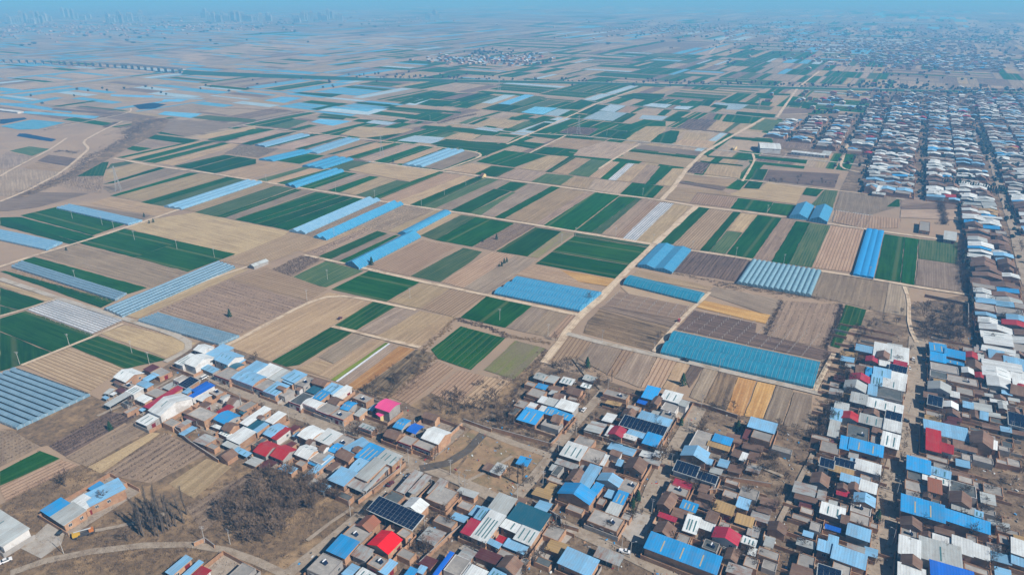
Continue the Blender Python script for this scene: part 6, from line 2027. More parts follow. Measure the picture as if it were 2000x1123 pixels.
for a in [
 ('bare scrub along the bank above the teal tunnel greenhouse', '1245,520 1310,532 1380,548 1435,556', 4, 0.9, 1.3, 1.6, 18, M_twig),
 ('dry brush below the grey ribbed greenhouse', '1400,560 1470,565 1530,572 1580,580 1640,592 ', 7, 0.8, 1.3, 1.4, 18, M_straw),
 ('dark brush below the grey ribbed greenhouse', '1395,555 1450,562 1540,577 1600,582', 5, 0.8, 1.3, 1.8, 18, M_twig),
 ('straw grass on the terrace bank', '888,622 870,645 845,665 825,685', 3, 0.5, 0.9, 1.3, 22, M_straw),
 ('straw grass on the long bank behind the pink house', '853,698 820,725 790,752 758,778', 3, 0.5, 0.9, 1.4, 22, M_straw),
 ('bare brush along the top of the terrace field', '893,622 930,634 970,646 990,660', 3.5, 0.5, 1.0, 1.8, 22, M_twig),
 ('bare brush beside the weedy plot', '990,655 1030,662 1075,672', 3, 0.6, 1.0, 1.6, 22, M_straw),
 ('bare brush along the ditch by the weedy plot', '1068,684 1040,722 1010,760 985,800', 4, 0.6, 1.1, 1.8, 20, M_twig),
 ('brambles beside the ploughed strips', '985,735 1000,760 970,800 930,815 860,805', 12, 0.45, 1.5, 1.7, 16, M_twig),
 ('brambles under the bare trees of the straw bank', '712,770 740,780 800,760 835,712', 6, 0.6, 1.4, 1.7, 18, M_twig),
 ('dry weeds below the bottom lane', '130,1090 210,1078 300,1072 390,1065', 12, 0.18, 1.6, 1.3, 14, M_twig),
 ('straw weeds below the bottom lane', '100,1115 220,1105 320,1100 380,1085', 12, 0.2, 1.6, 1.2, 14, M_straw),
 ('weeds behind the farmhouse roofs', '20,985 80,960 150,925 190,920', 12, 0.25, 1.6, 1.5, 14, M_twig),
 ('weeds between the farmhouse and the poplars', '150,1050 200,1035 260,1020 300,1005', 14, 0.3, 1.5, 1.0, 12, M_straw),
 ('dead grass under the dense thicket', '430,1050 470,1000 520,960 580,975 640,985', 26, 0.1, 1.8, 1.4, 12, M_twig),
 ('straw under the edge of the thicket', '560,1060 600,1020 650,1000 690,985', 14, 0.25, 1.6, 1.0, 12, M_straw),
 ('gully scrub in the old river cut', '320,232 270,245 250,270 215,290 175,307 155,330 107,355 43,382', 12, 0.4, 2.4, 2.6, 12, M_twig),
 ('dense dark scrub at the head of the old river cut', '325,235 290,240 262,252 256,262', 24, 0.22, 2.6, 3.0, 12, M_twig),
 ('hedge along the left-hand field road', '85,255 130,243 215,226', 4, 1.2, 1.6, 2.2, 14, M_twig),
 ('shrub clump by the field road bend', '205,250 228,240', 6, 0.5, 2.2, 3.4, 18, M_twig),
 ('scrub clump beside the navy film', '105,298 120,295 150,300', 5, 0.8, 2.2, 2.8, 18, M_twig),
 ('scrub along the upper terrace step', '430,213 480,213 560,218 590,221', 9, 0.8, 2.2, 2.2, 12, M_twig),
 ('dark scrub belt beside the upper wheat squares', '1310,252 1370,255 1430,262', 5, 0.8, 2.0, 2.8, 14, M_twig),
 ('bare avenue of shrubs in the upper fields', '855,242 890,232 930,224', 5, 0.5, 2.0, 4.0, 14, M_twig),
 ('scrub beside the rough ground east of the dirt crossroads', '1150,632 1200,640 1265,668', 12, 0.45, 1.6, 1.3, 12, M_twig),
 ('tall dark hedge line at the edge of the wheat by the village', '1879,475 1884,520 1890,572', 5, 0.35, 1.8, 5.5, 20, M_twig),
 ('dark ditch hedge beside the striped wheat field', '1644,596 1630,640 1610,682', 2.5, 0.4, 1.2, 2.2, 20, M_twig),  # shadow in the ditch, imitated by a strip of dark twigs
 ('dark hedge beside the brown orchard', '1528,588 1510,620 1495,655', 3, 0.5, 1.2, 1.8, 18, M_twig),
 ('dark hedge at the end of the long teal greenhouse', '1617,690 1605,730 1593,760', 2.5, 0.4, 1.2, 1.8, 18, M_twig),  # ditch shade beside the greenhouse, put in as a row of dark twigs
 ('hedge beyond the tan field at the village edge', '1828,370 1838,400 1845,440', 4, 0.6, 1.8, 4.5, 18, M_twig),
 ('undergrowth of the walled grove', '1800,590 1850,620 1890,640 1800,665', 16, 0.25, 2.0, 2.0, 12, M_twig),
 ('brambles of the walled plot behind the footpath', '970,810 1010,815 1060,845 1080,862', 12, 0.25, 1.5, 2.0, 14, M_twig),
 ('weeds beside the muddy junction', '900,950 960,925 1000,900 1040,895', 14, 0.3, 1.4, 0.9, 10, M_straw),
 ('brambles beside the walled garden', '865,990 900,1010 860,1040 830,1075', 9, 0.3, 1.4, 1.6, 14, M_twig),
 ('dry brush of the gully gardens', '1400,895 1450,910 1520,905', 14, 0.25, 1.5, 1.4, 12, M_twig),
 ('brush on the dark strip by the back lane', '1640,775 1610,830 1575,880', 8, 0.3, 1.5, 2.0, 14, M_twig),
 ('weeds behind the ochre strips', '1360,795 1400,800 1500,830 1580,850', 7, 0.4, 1.4, 1.5, 12, M_twig),
 ('brush beside the furrowed plots above the lane village', '1075,715 1130,708 1180,740', 7, 0.5, 1.4, 1.6, 12, M_twig),
 ('weeds along the concrete lane by the tan plot', '250,636 320,655 370,672', 4, 0.5, 1.0, 0.8, 10, M_straw),
 ('brushy bank along the first net house', '18,527 100,552 222,590', 2.5, 0.5, 0.9, 1.2, 14, M_straw),
]:
    scrub(*a)
def orchard(label, q, row, step, h, r, n, mat=None, along='u', seed=5):
    rr = random.Random(seed)
    P = [px(x, y) for x, y in pts(q)]
    G2 = [to_grid(p) for p in P]
    if along == 'v': G2 = [(b, a) for a, b in G2]
    V, F = [], []
    w = min(g[1] for g in G2) + row / 2
    while w < max(g[1] for g in G2):
        xs = []
        for i in range(len(G2)):
            (s0, w0), (s1, w1) = G2[i], G2[(i + 1) % len(G2)]
            if (w0 > w) != (w1 > w): xs.append(s0 + (s1 - s0) * (w - w0) / (w1 - w0))
        xs.sort()
        for a, b in zip(xs[::2], xs[1::2]):
            s = a + 0.5
            while s < b:
                if rr.random() < 0.93:
                    p = grid(s, w + rr.uniform(-.15, .15)) if along == 'u' else grid(w + rr.uniform(-.15, .15), s)
                    clump(V, F, p, r * 1.1, h * rr.uniform(.8, 1.3), int(n * 1.6), rr)
                s += step * rr.uniform(.85, 1.15)
        w += row
    o = mesh('vine_rows', V, F, mat or M_twig_grey)
    tag(o, label, 'orchard rows', kind='stuff')
for a in [
 ('bare grey shrub rows of the big orchard with a lone conifer', '314,607 447,548 598,590 467,653', 4.0, 3.0, 1.3, 0.7, 9, None, 'v'),
 ('bare rows of the purple-brown field by the dirt road', '79,499 150,478 365,531 294,560', 4.2, 2.4, 0.8, 0.5, 6, None, 'v'),
 ('bare orchard rows beside the bright blue greenhouse', '640,466 712,440 790,402 848,410 757,451 732,447', 3.6, 2.4, 1.5, 0.7, 8),
 ('bare orchard rows in the band below the blue greenhouses', '599,495 712,448 730,449 622,499', 3.6, 2.2, 1.6, 0.7, 9),
 ('bare orchard rows between the two long blue greenhouses', '591,456 743,392 763,396 612,461', 3.6, 2.6, 1.4, 0.7, 8),
 ('dense reddish orchard rows by the olive square', '532,527 587,501 630,507 567,541', 2.4, 1.6, 2.0, 0.8, 10),
 ('bare orchard rows between wheat blocks with a conifer', '926,480 1007,437 1045,442 966,489', 3.4, 2.4, 1.4, 0.7, 8),
 ('dark vineyard rows beside the grey ribbed greenhouse', '1317,530 1350,491 1463,507 1437,549', 4.6, 1.7, 1.3, 0.6, 10),
 ('orchard rows of the brown field beside the striped wheat', '1499,654 1531,588 1638,596 1610,678', 4.2, 2.6, 1.3, 0.7, 9),
 ('orchard rows right of the grey ribbed greenhouse', '1587,577 1606,532 1733,553 1724,608', 5.0, 2.6, 1.0, 0.6, 7),
 ('vine rows above the long teal greenhouse', '1326,643 1357,607 1476,632 1474,650 1605,682 1602,700', 3.6, 1.8, 1.0, 0.5, 7, None, 'v'),
 ('dark dense orchard beside the silver sheds', '97,870 214,805 266,812 129,890', 3.0, 1.5, 1.9, 0.9, 13),
 ('bare vine rows below the dark orchard', '131,893 268,818 286,841 171,910', 3.6, 1.6, 1.0, 0.5, 8),
 ('dark vine rows below the brick yard wall', '205,923 321,847 406,885 297,942', 4.2, 1.3, 1.3, 0.7, 12),
 ('bare vine rows running into the thicket', '365,990 500,917 505,943 397,1037', 4.4, 1.3, 1.3, 0.7, 12),
 ('brown orchard at the picture edge by the wheat', '0,842 24,842 76,872 0,909', 3.2, 1.8, 1.2, 0.6, 9),
 ('dark rows below the concrete lane', '1337,735 1351,713 1373,717 1348,756', 2.6, 1.2, 0.6, 0.4, 8),
 ('dark tree nursery in the upper block', '1343,337 1360,317 1386,320 1372,339', 4.0, 3.0, 3.0, 1.2, 12),
 ('grey reed-like orchard above the green square', '440,300 470,284 545,291 507,308', 5.0, 3.0, 2.2, 1.0, 8),
 ('dark tree plot by the upper squares', '1327,249 1346,233 1398,236 1380,254', 6.0, 4.0, 3.0, 1.4, 9),
 ('dark orchard plot near the upper track', '1094,260 1116,248 1168,252 1150,264', 6.0, 4.0, 3.0, 1.4, 9),
 ('grey orchard strip in the middle block', '1047,436 1146,375 1161,377 1062,439', 3.6, 2.6, 1.0, 0.6, 6),
 ('brown orchard strip below the twin gabled houses', '1473,504 1528,427 1553,431 1505,510', 4.0, 2.4, 1.0, 0.6, 7),
 ('bare tree rows in the striped triangle below the pylon', '112,358 140,346 202,345 195,376', 6.0, 3.0, 2.2, 1.0, 9),
]:
    orchard(*a)
# weedy margins between the plots
rr = random.Random(19)
MV = {0: ([], []), 1: ([], [])}
for line in FIELDS.strip().split('\n'):
    P = [px(x, y) for x, y in pts(line.split(' ', 1)[1])]
    for a, b in zip(P, P[1:] + P[:1]):
        if rr.random() < 0.45: continue
        L = (b - a).length
        if L > 400 or a.y > 900: continue
        k = 0 if rr.random() < .6 else 1
        n = int(L / 1.6)
        for i in range(n):
            if rr.random() < .35: continue
            p = a.lerp(b, (i + rr.random()) / n) + Vector((rr.gauss(0, .35), rr.gauss(0, .35), .1))
            clump(MV[k][0], MV[k][1], p, .45, rr.uniform(.3, .8), 4, rr)
tag(mesh('margin_grass', MV[0][0], MV[0][1], M_straw), 'dry grass along the margins between the field plots', 'grass', kind='stuff')
tag(mesh('margin_weeds', MV[1][0], MV[1][1], M_twig), 'dead dark weeds along the margins between the field plots', 'weeds', kind='stuff')
# far-off trees along lanes and between roofs, one mass
rr = random.Random(77)
V, F = [], []
def blob(p, r, h):
    n = len(V)
    k = 6
    rings = ((0.35, 0.1), (1.0, 0.45), (0.75, 0.8))
    for f, z in rings:
        for i in range(k):
            a = 6.283 * i / k + z * 3
            q = r * f * rr.uniform(.7, 1.3)
            V.append(p + Vector((math.cos(a) * q, math.sin(a) * q, h * z * rr.uniform(.9, 1.1))))
    V.append(p + ZU * h)
    for j in range(2):
        for i in range(k):
            F.append((n + j * k + i, n + j * k + (i + 1) % k, n + (j + 1) * k + (i + 1) % k, n + (j + 1) * k + i))
    for i in range(k): F.append((n + 2 * k + i, n + 2 * k + (i + 1) % k, n + 3 * k))
def tline(q, n, jit, r=(2, 5), h=(4, 9)):
    P = pts(q)
    for i in range(n):
        j = rr.randrange(len(P) - 1); t = rr.random()
        x = P[j][0] + (P[j + 1][0] - P[j][0]) * t; y = P[j][1] + (P[j + 1][1] - P[j][1]) * t
        p = px(x + rr.gauss(0, jit), y + rr.gauss(0, jit * 0.25))
        blob(p, rr.uniform(*r), rr.uniform(*h))
tline('1700,165 1850,180 2000,185', 60, 20)
tline('1720,150 1850,110 1950,90', 90, 60)
tline('1650,75 1800,60 1990,80', 120, 60, (4, 9), (6, 12))
tline('1200,60 1400,55 1650,45', 90, 50, (5, 12), (6, 12))
tline('920,105 960,100 1050,112', 45, 14, (3, 7), (5, 9))
tline('880,118 1080,122', 30, 10, (2, 5), (5, 8))
tline('0,60 300,55 700,40', 120, 60, (5, 14), (6, 12))
tline('700,150 1100,160 1400,166 1700,172 2000,180', 220, 12, (2, 4), (4, 8))
tline('1400,100 1550,80 1700,100', 120, 60, (3, 6), (4, 8))
tline('1600,215 1700,230 1700,270', 60, 20, (2, 4), (4, 8))
tline('1690,180 1720,240 1790,220 1860,235 1950,215', 130, 24, (2, 4.5), (4, 9))
tline('1765,262 1770,290 1774,330 1777,360', 26, 3, (2, 3.2), (4, 7))
tline('1888,245 1920,285 1950,322 1975,345', 44, 6, (2, 3.6), (5, 9))
tline('1850,335 1885,345 1870,365 1840,350', 34, 10, (2, 4), (4, 8))
tline('1700,330 1790,300 1850,290 1900,300', 44, 30, (1.5, 3), (3, 6))
tline('1810,250 1880,260 1990,280', 44, 30, (1.5, 3), (3, 6))
tline('1970,310 1990,340 2000,390', 20, 8, (2, 4), (4, 8))
tline('600,160 900,155 760,140', 20, 20, (2, 4), (4, 7))
for w_, s0_, s1_, n_ in ((33, 880, 1700, 60), (-31, 900, 1600, 60), (73.5, 480, 1700, 70), (114, 700, 1850, 60), (158.5, 950, 1900, 60), (200, 1100, 1900, 60), (242, 1250, 1900, 50), (285, 1350, 1900, 40), (-70, 1100, 1600, 50), (-113, 1150, 1400, 30), (-154, 1150, 1400, 30)):
    for i in range(n_):
        blob(grid(rr.uniform(s0_, s1_), w_ + rr.gauss(0, 2.5)), rr.uniform(1.3, 2.6), rr.uniform(3, 6.5))
for i in range(560):
    w_ = rr.uniform(-70, 330)
    blob(grid(rr.uniform(1000 + max(0, w_) * 1.2, 1950), w_), rr.uniform(1.3, 3.2), rr.uniform(3, 7))
tline('0,205 120,190 260,175 500,165 640,160', 30, 30, (2, 3.5), (4, 6))
o = mesh('distant_trees', V, F, M_fartree)
tag(o, 'dark tree masses along far lanes and between distant roofs', 'trees', kind='stuff')

# ------------------------------------------------------------------ yard clutter and weeds
def poly_pick(poly, n, seed):
    P = pts(poly)
    rr = random.Random(seed)
    xs = [p[0] for p in P]; ys = [p[1] for p in P]
    out = []
    t = 0
    while len(out) < n and t < n * 20:
        t += 1
        x, y = rr.uniform(min(xs), max(xs)), rr.uniform(min(ys), max(ys))
        c = False; j = len(P) - 1
        for i in range(len(P)):
            if (P[i][1] > y) != (P[j][1] > y) and x < (P[j][0] - P[i][0]) * (y - P[i][1]) / (P[j][1] - P[i][1]) + P[i][0]: c = not c
            j = i
        if c: out.append((x, y))
    return out
VILL = '205,790 345,705 400,680 700,770 800,795 905,828 960,805 1065,720 1190,750 1360,805 1430,805 1590,850 1640,775 1655,695 1690,650 1890,660 1890,480 2010,480 2010,1123 540,1123 700,1010 640,930 420,900 330,850'
rr = random.Random(31)
V, F, mi = [], [], []
cm = [M_brick, M_greywall, RM['W'], RM['B'], M_dark, RM['T'], RM['c'], RM['R'], M_bark, M_straw]
for x, y in poly_pick(VILL, 2600, 4):
    p = px(x, y, 0.2)
    a = rr.uniform(0, 3.14)
    d = Vector((math.cos(a), math.sin(a), 0)); c = Vector((-d.y, d.x, 0))
    k = rr.choice((0, 0, 0, 0, 1, 1, 1, 4, 4, 4, 5, 5, 5, 6, 6, 8, 8, 8, 8, 8, 9, 9, 9, 2, 3) if rr.random() < .9 else (2, 3, 7))
    n = len(F)
    box(V, F, p, d * rr.uniform(.12, .7), c * rr.uniform(.08, .35), ZU * rr.uniform(.12, .6))
    mi += [k] * (len(F) - n)
o = mesh('yard_clutter', V, F, cm, mi=mi, uv=[(v.x, v.y) for v in V])
tag(o, 'scattered bricks, boards, sacks and odds and ends about the village yards', 'clutter', kind='stuff')
def weeds(label, poly, n, r, h, k, mat, seed):
    rr = random.Random(seed)
    V, F = [], []
    for x, y in poly_pick(poly, n, seed):
        clump(V, F, px(x, y, 0.1), r * rr.uniform(.5, 1.3), h * rr.uniform(.5, 1.3), k, rr)
    tag(mesh('weeds', V, F, mat), label, 'weeds', kind='stuff')
weeds('dry straw weeds about the village plots', VILL, 1500, 1.0, 0.8, 10, M_straw, 41)
weeds('dark bare brambles about the village plots', VILL, 1500, 1.2, 1.3, 12, M_twig, 42)
weeds('dry straw weeds on the rough land of the lower corner', '0,985 152,910 290,845 345,810 420,900 520,905 640,930 700,1010 620,1080 560,1123 0,1123', 1500, 1.3, 0.8, 10, M_straw, 43)
weeds('dark bare brambles on the rough land of the lower corner', '0,985 152,910 200,930 300,1000 520,905 640,930 700,1010 620,1080 560,1123 0,1123', 1100, 1.3, 1.1, 12, M_twig, 44)

# ------------------------------------------------------------------ utility poles
def pole_proto(H, arm=True, lamp=False):
    root = empty('utility_pole', (0, 0, 0))
    V, F = [], []
    tube(V, F, (0, 0, -.3), (0, 0, H), 0.16, 0.10, 6)
    mesh('shaft', V, F, M_pole, root)
    if arm:
        for z, w in ((H - .4, 1.1), (H - 1.3, .8)):
            V, F = [], []
            box(V, F, Vector((0, 0, z)), Vector((w, 0, 0)), Vector((0, .06, 0)), ZU * .12, bottom=True)
            for x in (-w + .1, 0.35, w - .1):
                tube(V, F, (x, 0, z + .1), (x, 0, z + .38), .06, .05, 5)
            mesh('crossarm', V, F, M_steel, root)
    if lamp:
        V, F = [], []
        tube(V, F, (0, 0, H - .3), (1.6, 0, H + .25), .05, .04, 4)
        box(V, F, Vector((1.8, 0, H + .2)), Vector((.4, 0, 0)), Vector((0, .14, 0)), ZU * .12, bottom=True)
        mesh('lamp_arm', V, F, M_steel, root)
    return root
PP = {0: pole_proto(9.5), 1: pole_proto(9, False, True)}
pused = set()
POLES = [
 (125, 1082, 0, 'concrete utility pole on the lower side of the bottom lane'), (400, 1060, 0, 'concrete pole at the end of the poplar clump'), (450, 1063, 0, 'leaning pale pole beside the thicket and lane'), (685, 1009, 0, 'concrete pole beside the lane below the brick boundary wall'),
 (292, 712, 0, 'concrete pole at the corner of the olive striped field'), (412, 765, 0, 'street pole at the head of the main street'), (472, 795, 0, 'street pole in front of the wide pale blue house'), (565, 822, 1, 'street lamp pole in front of the white facades'), (673, 848, 1, 'street lamp pole at the end of the street row'),
 (782, 921, 0, 'leaning pole of a pair at the lane corner'), (798, 905, 0, 'upright pole of a pair at the lane corner'), (880, 928, 0, 'pole at the muddy junction'), (897, 950, 0, 'pole beside the concrete lane below the junction'), (908, 956, 0, 'second pole beside the concrete lane below the junction'),
 (1085, 1035, 0, 'pole at the concrete lane fork by the teal roof'), (1010, 975, 0, 'pole behind the silver roof with crimson edge'), (1060, 950, 0, 'pole beside the footpath and rusty lean-to'), (1090, 890, 0, 'pole at the mouth of the footpath lane'), (1125, 850, 0, 'pole beside the lane houses'), (1272, 1005, 0, 'tall pole in the shaded lane'), (1214, 1072, 0, 'pole beside the long brick wall'), (1230, 1090, 1, 'lamp pole beside the white pickup'),
 (1310, 915, 0, 'pole at the solar roof on the sunny lane'), (1342, 845, 0, 'slim pole on the sunny lane'), (1369, 797, 0, 'paired pole at the head of the sunny lane'), (1187, 765, 0, 'pole at the lane end by the furrowed strips'),
 (1404, 724, 1, 'lamp pole on the concrete lane in front of the long teal greenhouse'), (1590, 766, 0, 'pole at the end of the long teal greenhouse'), (1176, 668, 0, 'pole beside the concrete lane east of the crossroads'), (1276, 692, 0, 'pole at the narrow path and concrete lane corner'),
 (1751, 967, 1, 'lamp pole standing in the shadow of the straight street'), (1742, 1065, 1, 'lower lamp pole of the straight street'), (1775, 805, 0, 'pole on the kerb of the straight street'), (1968, 850, 0, 'pole in the plots beyond the back lane'),
 (976, 626, 0, 'pole in the middle of the dark green square'), (1070, 656, 0, 'pole on the dotted rows'), (801, 584, 0, 'pole at the green square corner'), (640, 547, 0, 'pole in the middle of the olive square'), (600, 588, 0, 'slim pole at the corner of the big grey orchard'), (653, 463, 0, 'pole at the end of the bright blue greenhouse'),
 (148, 548, 0, 'first pole in the wheat by the dirt road'), (263, 469, 0, 'pole at the top of the big wheat block'), (346, 487, 0, 'middle pole along the big wheat block'), (419, 504, 0, 'last pole along the big wheat block'), (142, 428, 0, 'pole in the wheat below the pale net house'), (200, 440, 0, 'second pole in the wheat below the pale net house'), (223, 449, 0, 'third pole in the wheat below the pale net house'),
 (39, 712, 0, 'pole at the corner of the largest net house'), (136, 676, 0, 'pole at the corner of the furrowed field'), (258, 690, 0, 'pole in the olive striped field'),
 (1097, 475, 0, 'pole in the wheat near the crossing track'), (1124, 462, 0, 'tall pole at the junction of the long dirt road'), (1202, 462, 0, 'pole beside the white mulch rows'), (1275, 476, 0, 'pole at the main dirt crossroads'), (1352, 489, 0, 'pole behind the teal greenhouse pair'), (1437, 502, 0, 'pole at the wheat strip end'), (1530, 516, 0, 'pole at the second wheat strip end'), (1255, 383, 0, 'pole in the dark green square by the long road'), (1498, 417, 0, 'pole in the wheat by the twin gabled houses'),
 (868, 382, 0, 'pole by the dark wheat strips'), (910, 363, 0, 'pole along the wheat strip by the pump house'), (656, 375, 0, 'pole by the long dirt road'), (732, 387, 0, 'pole where the wheat strips meet the long dirt road'), (823, 403, 0, 'pole at the end of the dark wheat strip'), (520, 355, 0, 'pole at the olive strip'), (1696, 541, 0, 'pole at the end of the deep blue strip'),
 (820, 286, 0, 'pole beside the second dirt road'), (1185, 265, 0, 'pole at the upper road by a dark plot'), (1108, 263, 0, 'pole at the upper road crossing'), (1418, 292, 0, 'pole on the upper road by the cream pump house'), (1250, 286, 0, 'pole at the upper road and track'), (950, 258, 0, 'pole beside the upper wheat'), (840, 236, 0, 'pole beside the upper wheat square'), (1585, 308, 0, 'pole in front of the factory yard'),
]
for x, y, k, lab in POLES:
    o = copy_tree(PP[k]) if k in pused else PP[k]
    pused.add(k)
    p = px(x, y)
    o.location = (p.x, p.y, 0)
    lean = 0.06 if 'leaning' in lab else 0.012
    o.rotation_euler = (lean, lean * 1.5, -GA + (0 if 'street' in lab or 'lane' in lab else 0.6) + (math.pi if k == 1 and x > 1700 else 0))
    tag(o, lab, 'street lamp' if k else 'utility pole', 'utility poles')
# ------------------------------------------------------------------ trellis posts standing in the vineyards
def trellis(label, A, B, Cc, rows_, step, name='vine_trellis'):
    a, b, c = px(*A), px(*B), px(*Cc)
    V, F = [], []
    for i in range(rows_ + 1):
        o = (b - a) * (i / rows_)
        L = (c - b).length; n = int(L / step)
        for k in range(n + 1):
            p = a + o + (c - b) * (k / n)
            box(V, F, p, Vector((.09, 0, 0)), Vector((0, .09, 0)), ZU * 2.3)
        tube(V, F, a + o + ZU * 2.2, a + o + (c - b) + ZU * 2.2, .025, .025, 3)
    tag(mesh(name, V, F, M_pole), label, 'trellis', kind='stuff')
trellis('white trellis posts in lines above the long teal greenhouse', (1357, 607), (1600, 655), (1560, 705), 10, 4)
trellis('white trellis posts on the terrace below the sandy bank', (1210, 572), (1345, 600), (1325, 624), 7, 4)
# ------------------------------------------------------------------ lattice pylons
def pylon(H):
    root = empty('power_pylon', (0, 0, 0))
    lv = [(0, 3.0), (H * .3, 2.0), (H * .55, 1.2), (H * .8, .7), (H, .35)]
    for c in ((1, 1), (1, -1), (-1, -1), (-1, 1)):
        V, F = [], []
        for (z0, r0), (z1, r1) in zip(lv[:-1], lv[1:]):
            tube(V, F, (c[0] * r0, c[1] * r0, z0), (c[0] * r1, c[1] * r1, z1), .14, .12, 4)
        mesh('leg', V, F, M_steel, root)
    V, F = [], []
    for (z0, r0), (z1, r1) in zip(lv[:-1], lv[1:]):
        for a, b in (((1, 1), (1, -1)), ((1, -1), (-1, -1)), ((-1, -1), (-1, 1)), ((-1, 1), (1, 1))):
            tube(V, F, (a[0] * r0, a[1] * r0, z0), (b[0] * r1, b[1] * r1, z1), .08, .08, 3)
            tube(V, F, (b[0] * r0, b[1] * r0, z0), (a[0] * r1, a[1] * r1, z1), .08, .08, 3)
    mesh('bracing', V, F, M_steel, root)
    for z, w in ((H * .78, 5.5), (H * .93, 4)):
        V, F = [], []
        for s in (-1, 1):
            tube(V, F, (0, 0, z), (s * w, 0, z + .2), .15, .06, 4)
            tube(V, F, (0, 0, z + 1.2), (s * w, 0, z + .2), .1, .06, 4)
        mesh('crossarm', V, F, M_steel, root)
    return root
py0 = pylon(30)
for i, (x, y, lab) in enumerate([(232, 373, 'tall lattice pylon between the wheat slivers by the old river cut'), (746, 305, 'tall lattice pylon among the upper strips'), (1130, 262, 'lattice pylon at the upper road crossing'), (1480, 222, 'lattice pylon by the far track'), (975, 178, 'lattice pylon near the embankment')]):
    o = py0 if i == 0 else copy_tree(py0)
    p = px(x, y); o.location = (p.x, p.y, 0); o.rotation_euler = (0, 0, 0.25)
    tag(o, lab, 'pylon', 'power pylons')

# ------------------------------------------------------------------ vehicles
def paint(name, c):
    m = plain_mat(name, c, tuple(x * .9 for x in c), 1.0, 0.3, 0, 0.5)
    return m
M_tyre = plain_mat('tyre_rubber', (0.02, 0.02, 0.02), (0.03, 0.03, 0.03), 1, .9, 0)
PAINT = {'w': paint('white_paint', (.75, .76, .77)), 'm': paint('maroon_paint', (.12, .015, .025)), 'k': paint('black_paint', (.02, .022, .025)), 'b': paint('blue_paint', (.04, .2, .34)), 'y': paint('yellow_paint', (.55, .34, .04)), 'r': paint('red_paint', (.42, .02, .02)), 'g': paint('silver_paint', (.45, .47, .48)), 'o': paint('orange_paint', (.5, .17, .04))}
def lathe_wheel(V, F, c, r, w, ax):
    n = len(V); k = 10
    side = Vector(ax)
    a = Vector((side.y, -side.x, 0))
    for s in (-w / 2, w / 2):
        for i in range(k):
            t = 6.283 * i / k
            V.append(Vector(c) + side * s + a * (r * math.cos(t)) + ZU * (r * math.sin(t)))
    for i in range(k):
        j = (i + 1) % k
        F.append((n + i, n + j, n + k + j, n + k + i))
    F.append(tuple(range(n + k - 1, n - 1, -1))); F.append(tuple(range(n + k, n + 2 * k)))
def car(label, x, y, ang, col, kind='car', L=4.4, W=1.75, grp='parked vehicles'):
    p = px(x, y)
    root = empty('parked_car' if kind == 'car' else kind, (p.x, p.y, 0.6), ang)
    tag(root, label, 'car' if kind == 'car' else kind.replace('_', ' '), grp)
    hl, hw = L / 2, W / 2
    prof = [(-hl, .35), (-hl, .95), (-hl * .95, 1.0), (-hl * .3, 1.02), (hl * .45, .98), (hl * .95, .85), (hl, .6), (hl, .35)]
    V, F = [], []
    n = len(prof)
    for s in (-hw, hw):
        V += [Vector((u, s * (0.97 if z > .9 else 1), z)) for u, z in prof]
    F.append(tuple(range(n))); F.append(tuple(range(2 * n - 1, n - 1, -1)))
    for i in range(n):
        j = (i + 1) % n
        F.append((j, i, n + i, n + j))
    mesh('body', V, F, PAINT[col], root)
    if kind == 'pickup': cab = [(-hl * .05, 1.0), (0.05, 1.62), (hl * .30, 1.62), (hl * .55, 1.0)]
    elif kind == 'van': cab = [(-hl * .98, 1.0), (-hl * .95, 1.9), (hl * .55, 1.9), (hl * .85, .95)]
    else: cab = [(-hl * .78, 1.0), (-hl * .42, 1.45), (hl * .15, 1.45), (hl * .5, 1.0)]
    V, F = [], []
    for s in (-1, 1):
        V += [Vector((u, s * hw * (.92 if z < 1.1 else .76), z)) for u, z in cab]
    F += [(0, 1, 2, 3), (7, 6, 5, 4), (0, 4, 5, 1), (2, 6, 7, 3)]
    mesh('windows', V, F, M_glass, root)
    (u1, z1), (u2, z2) = cab[1], cab[2]
    V, F = [], []
    box(V, F, Vector(((u1 + u2) / 2, 0, z1)), Vector(((u2 - u1) / 2 + .05, 0, 0)), Vector((0, hw * .78, 0)), ZU * .06, bottom=True)
    mesh('roof', V, F, PAINT[col], root)
    for u in (-hl * .62, hl * .62):
        for s in (-1, 1):
            V, F = [], []
            lathe_wheel(V, F, (u, s * hw * .95, .32), .32, .2, (0, 1, 0))
            mesh('wheel', V, F, M_tyre, root)
    for s in (-1, 1):
        V, F = [], []
        box(V, F, Vector((hl, s * hw * .7, .62)), Vector((.04, 0, 0)), Vector((0, .18, 0)), ZU * .14, bottom=True)
        mesh('headlight', V, F, M_frame, root)
gu, gv = math.atan2(U2.y, U2.x), math.atan2(V2.y, V2.x)
car('white van parked at the head of the main street', 400, 740, gu, 'w', 'van', 4.8)
car('white car at the lane corner by the rust-streaked roofs', 796, 935, gu, 'w')
car('maroon car on the lane beside the brick boundary wall', 763, 948, gu, 'm')
car('white car on the lane in front of the white-roofed lane house', 1140, 803, gu, 'w')
car('white pickup at the lane fork beside the lamp pole', 1220, 1080, gv + .2, 'w', 'pickup', 5.0)
car('white car under bare trees at the picture corner', 13, 1098, gu - .35, 'w')
car('black car beside the brick farmhouse yard', 120, 1042, gu + .2, 'k')
car('white car at the kerb beside the crimson roofs', 1783, 704, gu, 'w')
car('second white car at the kerb, lower down', 1774, 721, gu + .3, 'w')
car('blue car in the shade across the straight street', 1808, 706, gu + 1.57, 'b')
car('blue car in the shade by the small white gable', 1802, 790, gu + 1.57, 'b')
car('black car at the kerb below the solar roof', 1767, 824, gv, 'k')
car('dark pickup driving on the concrete lane past the teal greenhouse', 1338, 706, gv - .05, 'k', 'pickup', 5.0)
car('red van on the narrow path above the teal greenhouse', 1326, 629, gu, 'r', 'van', 3.6)
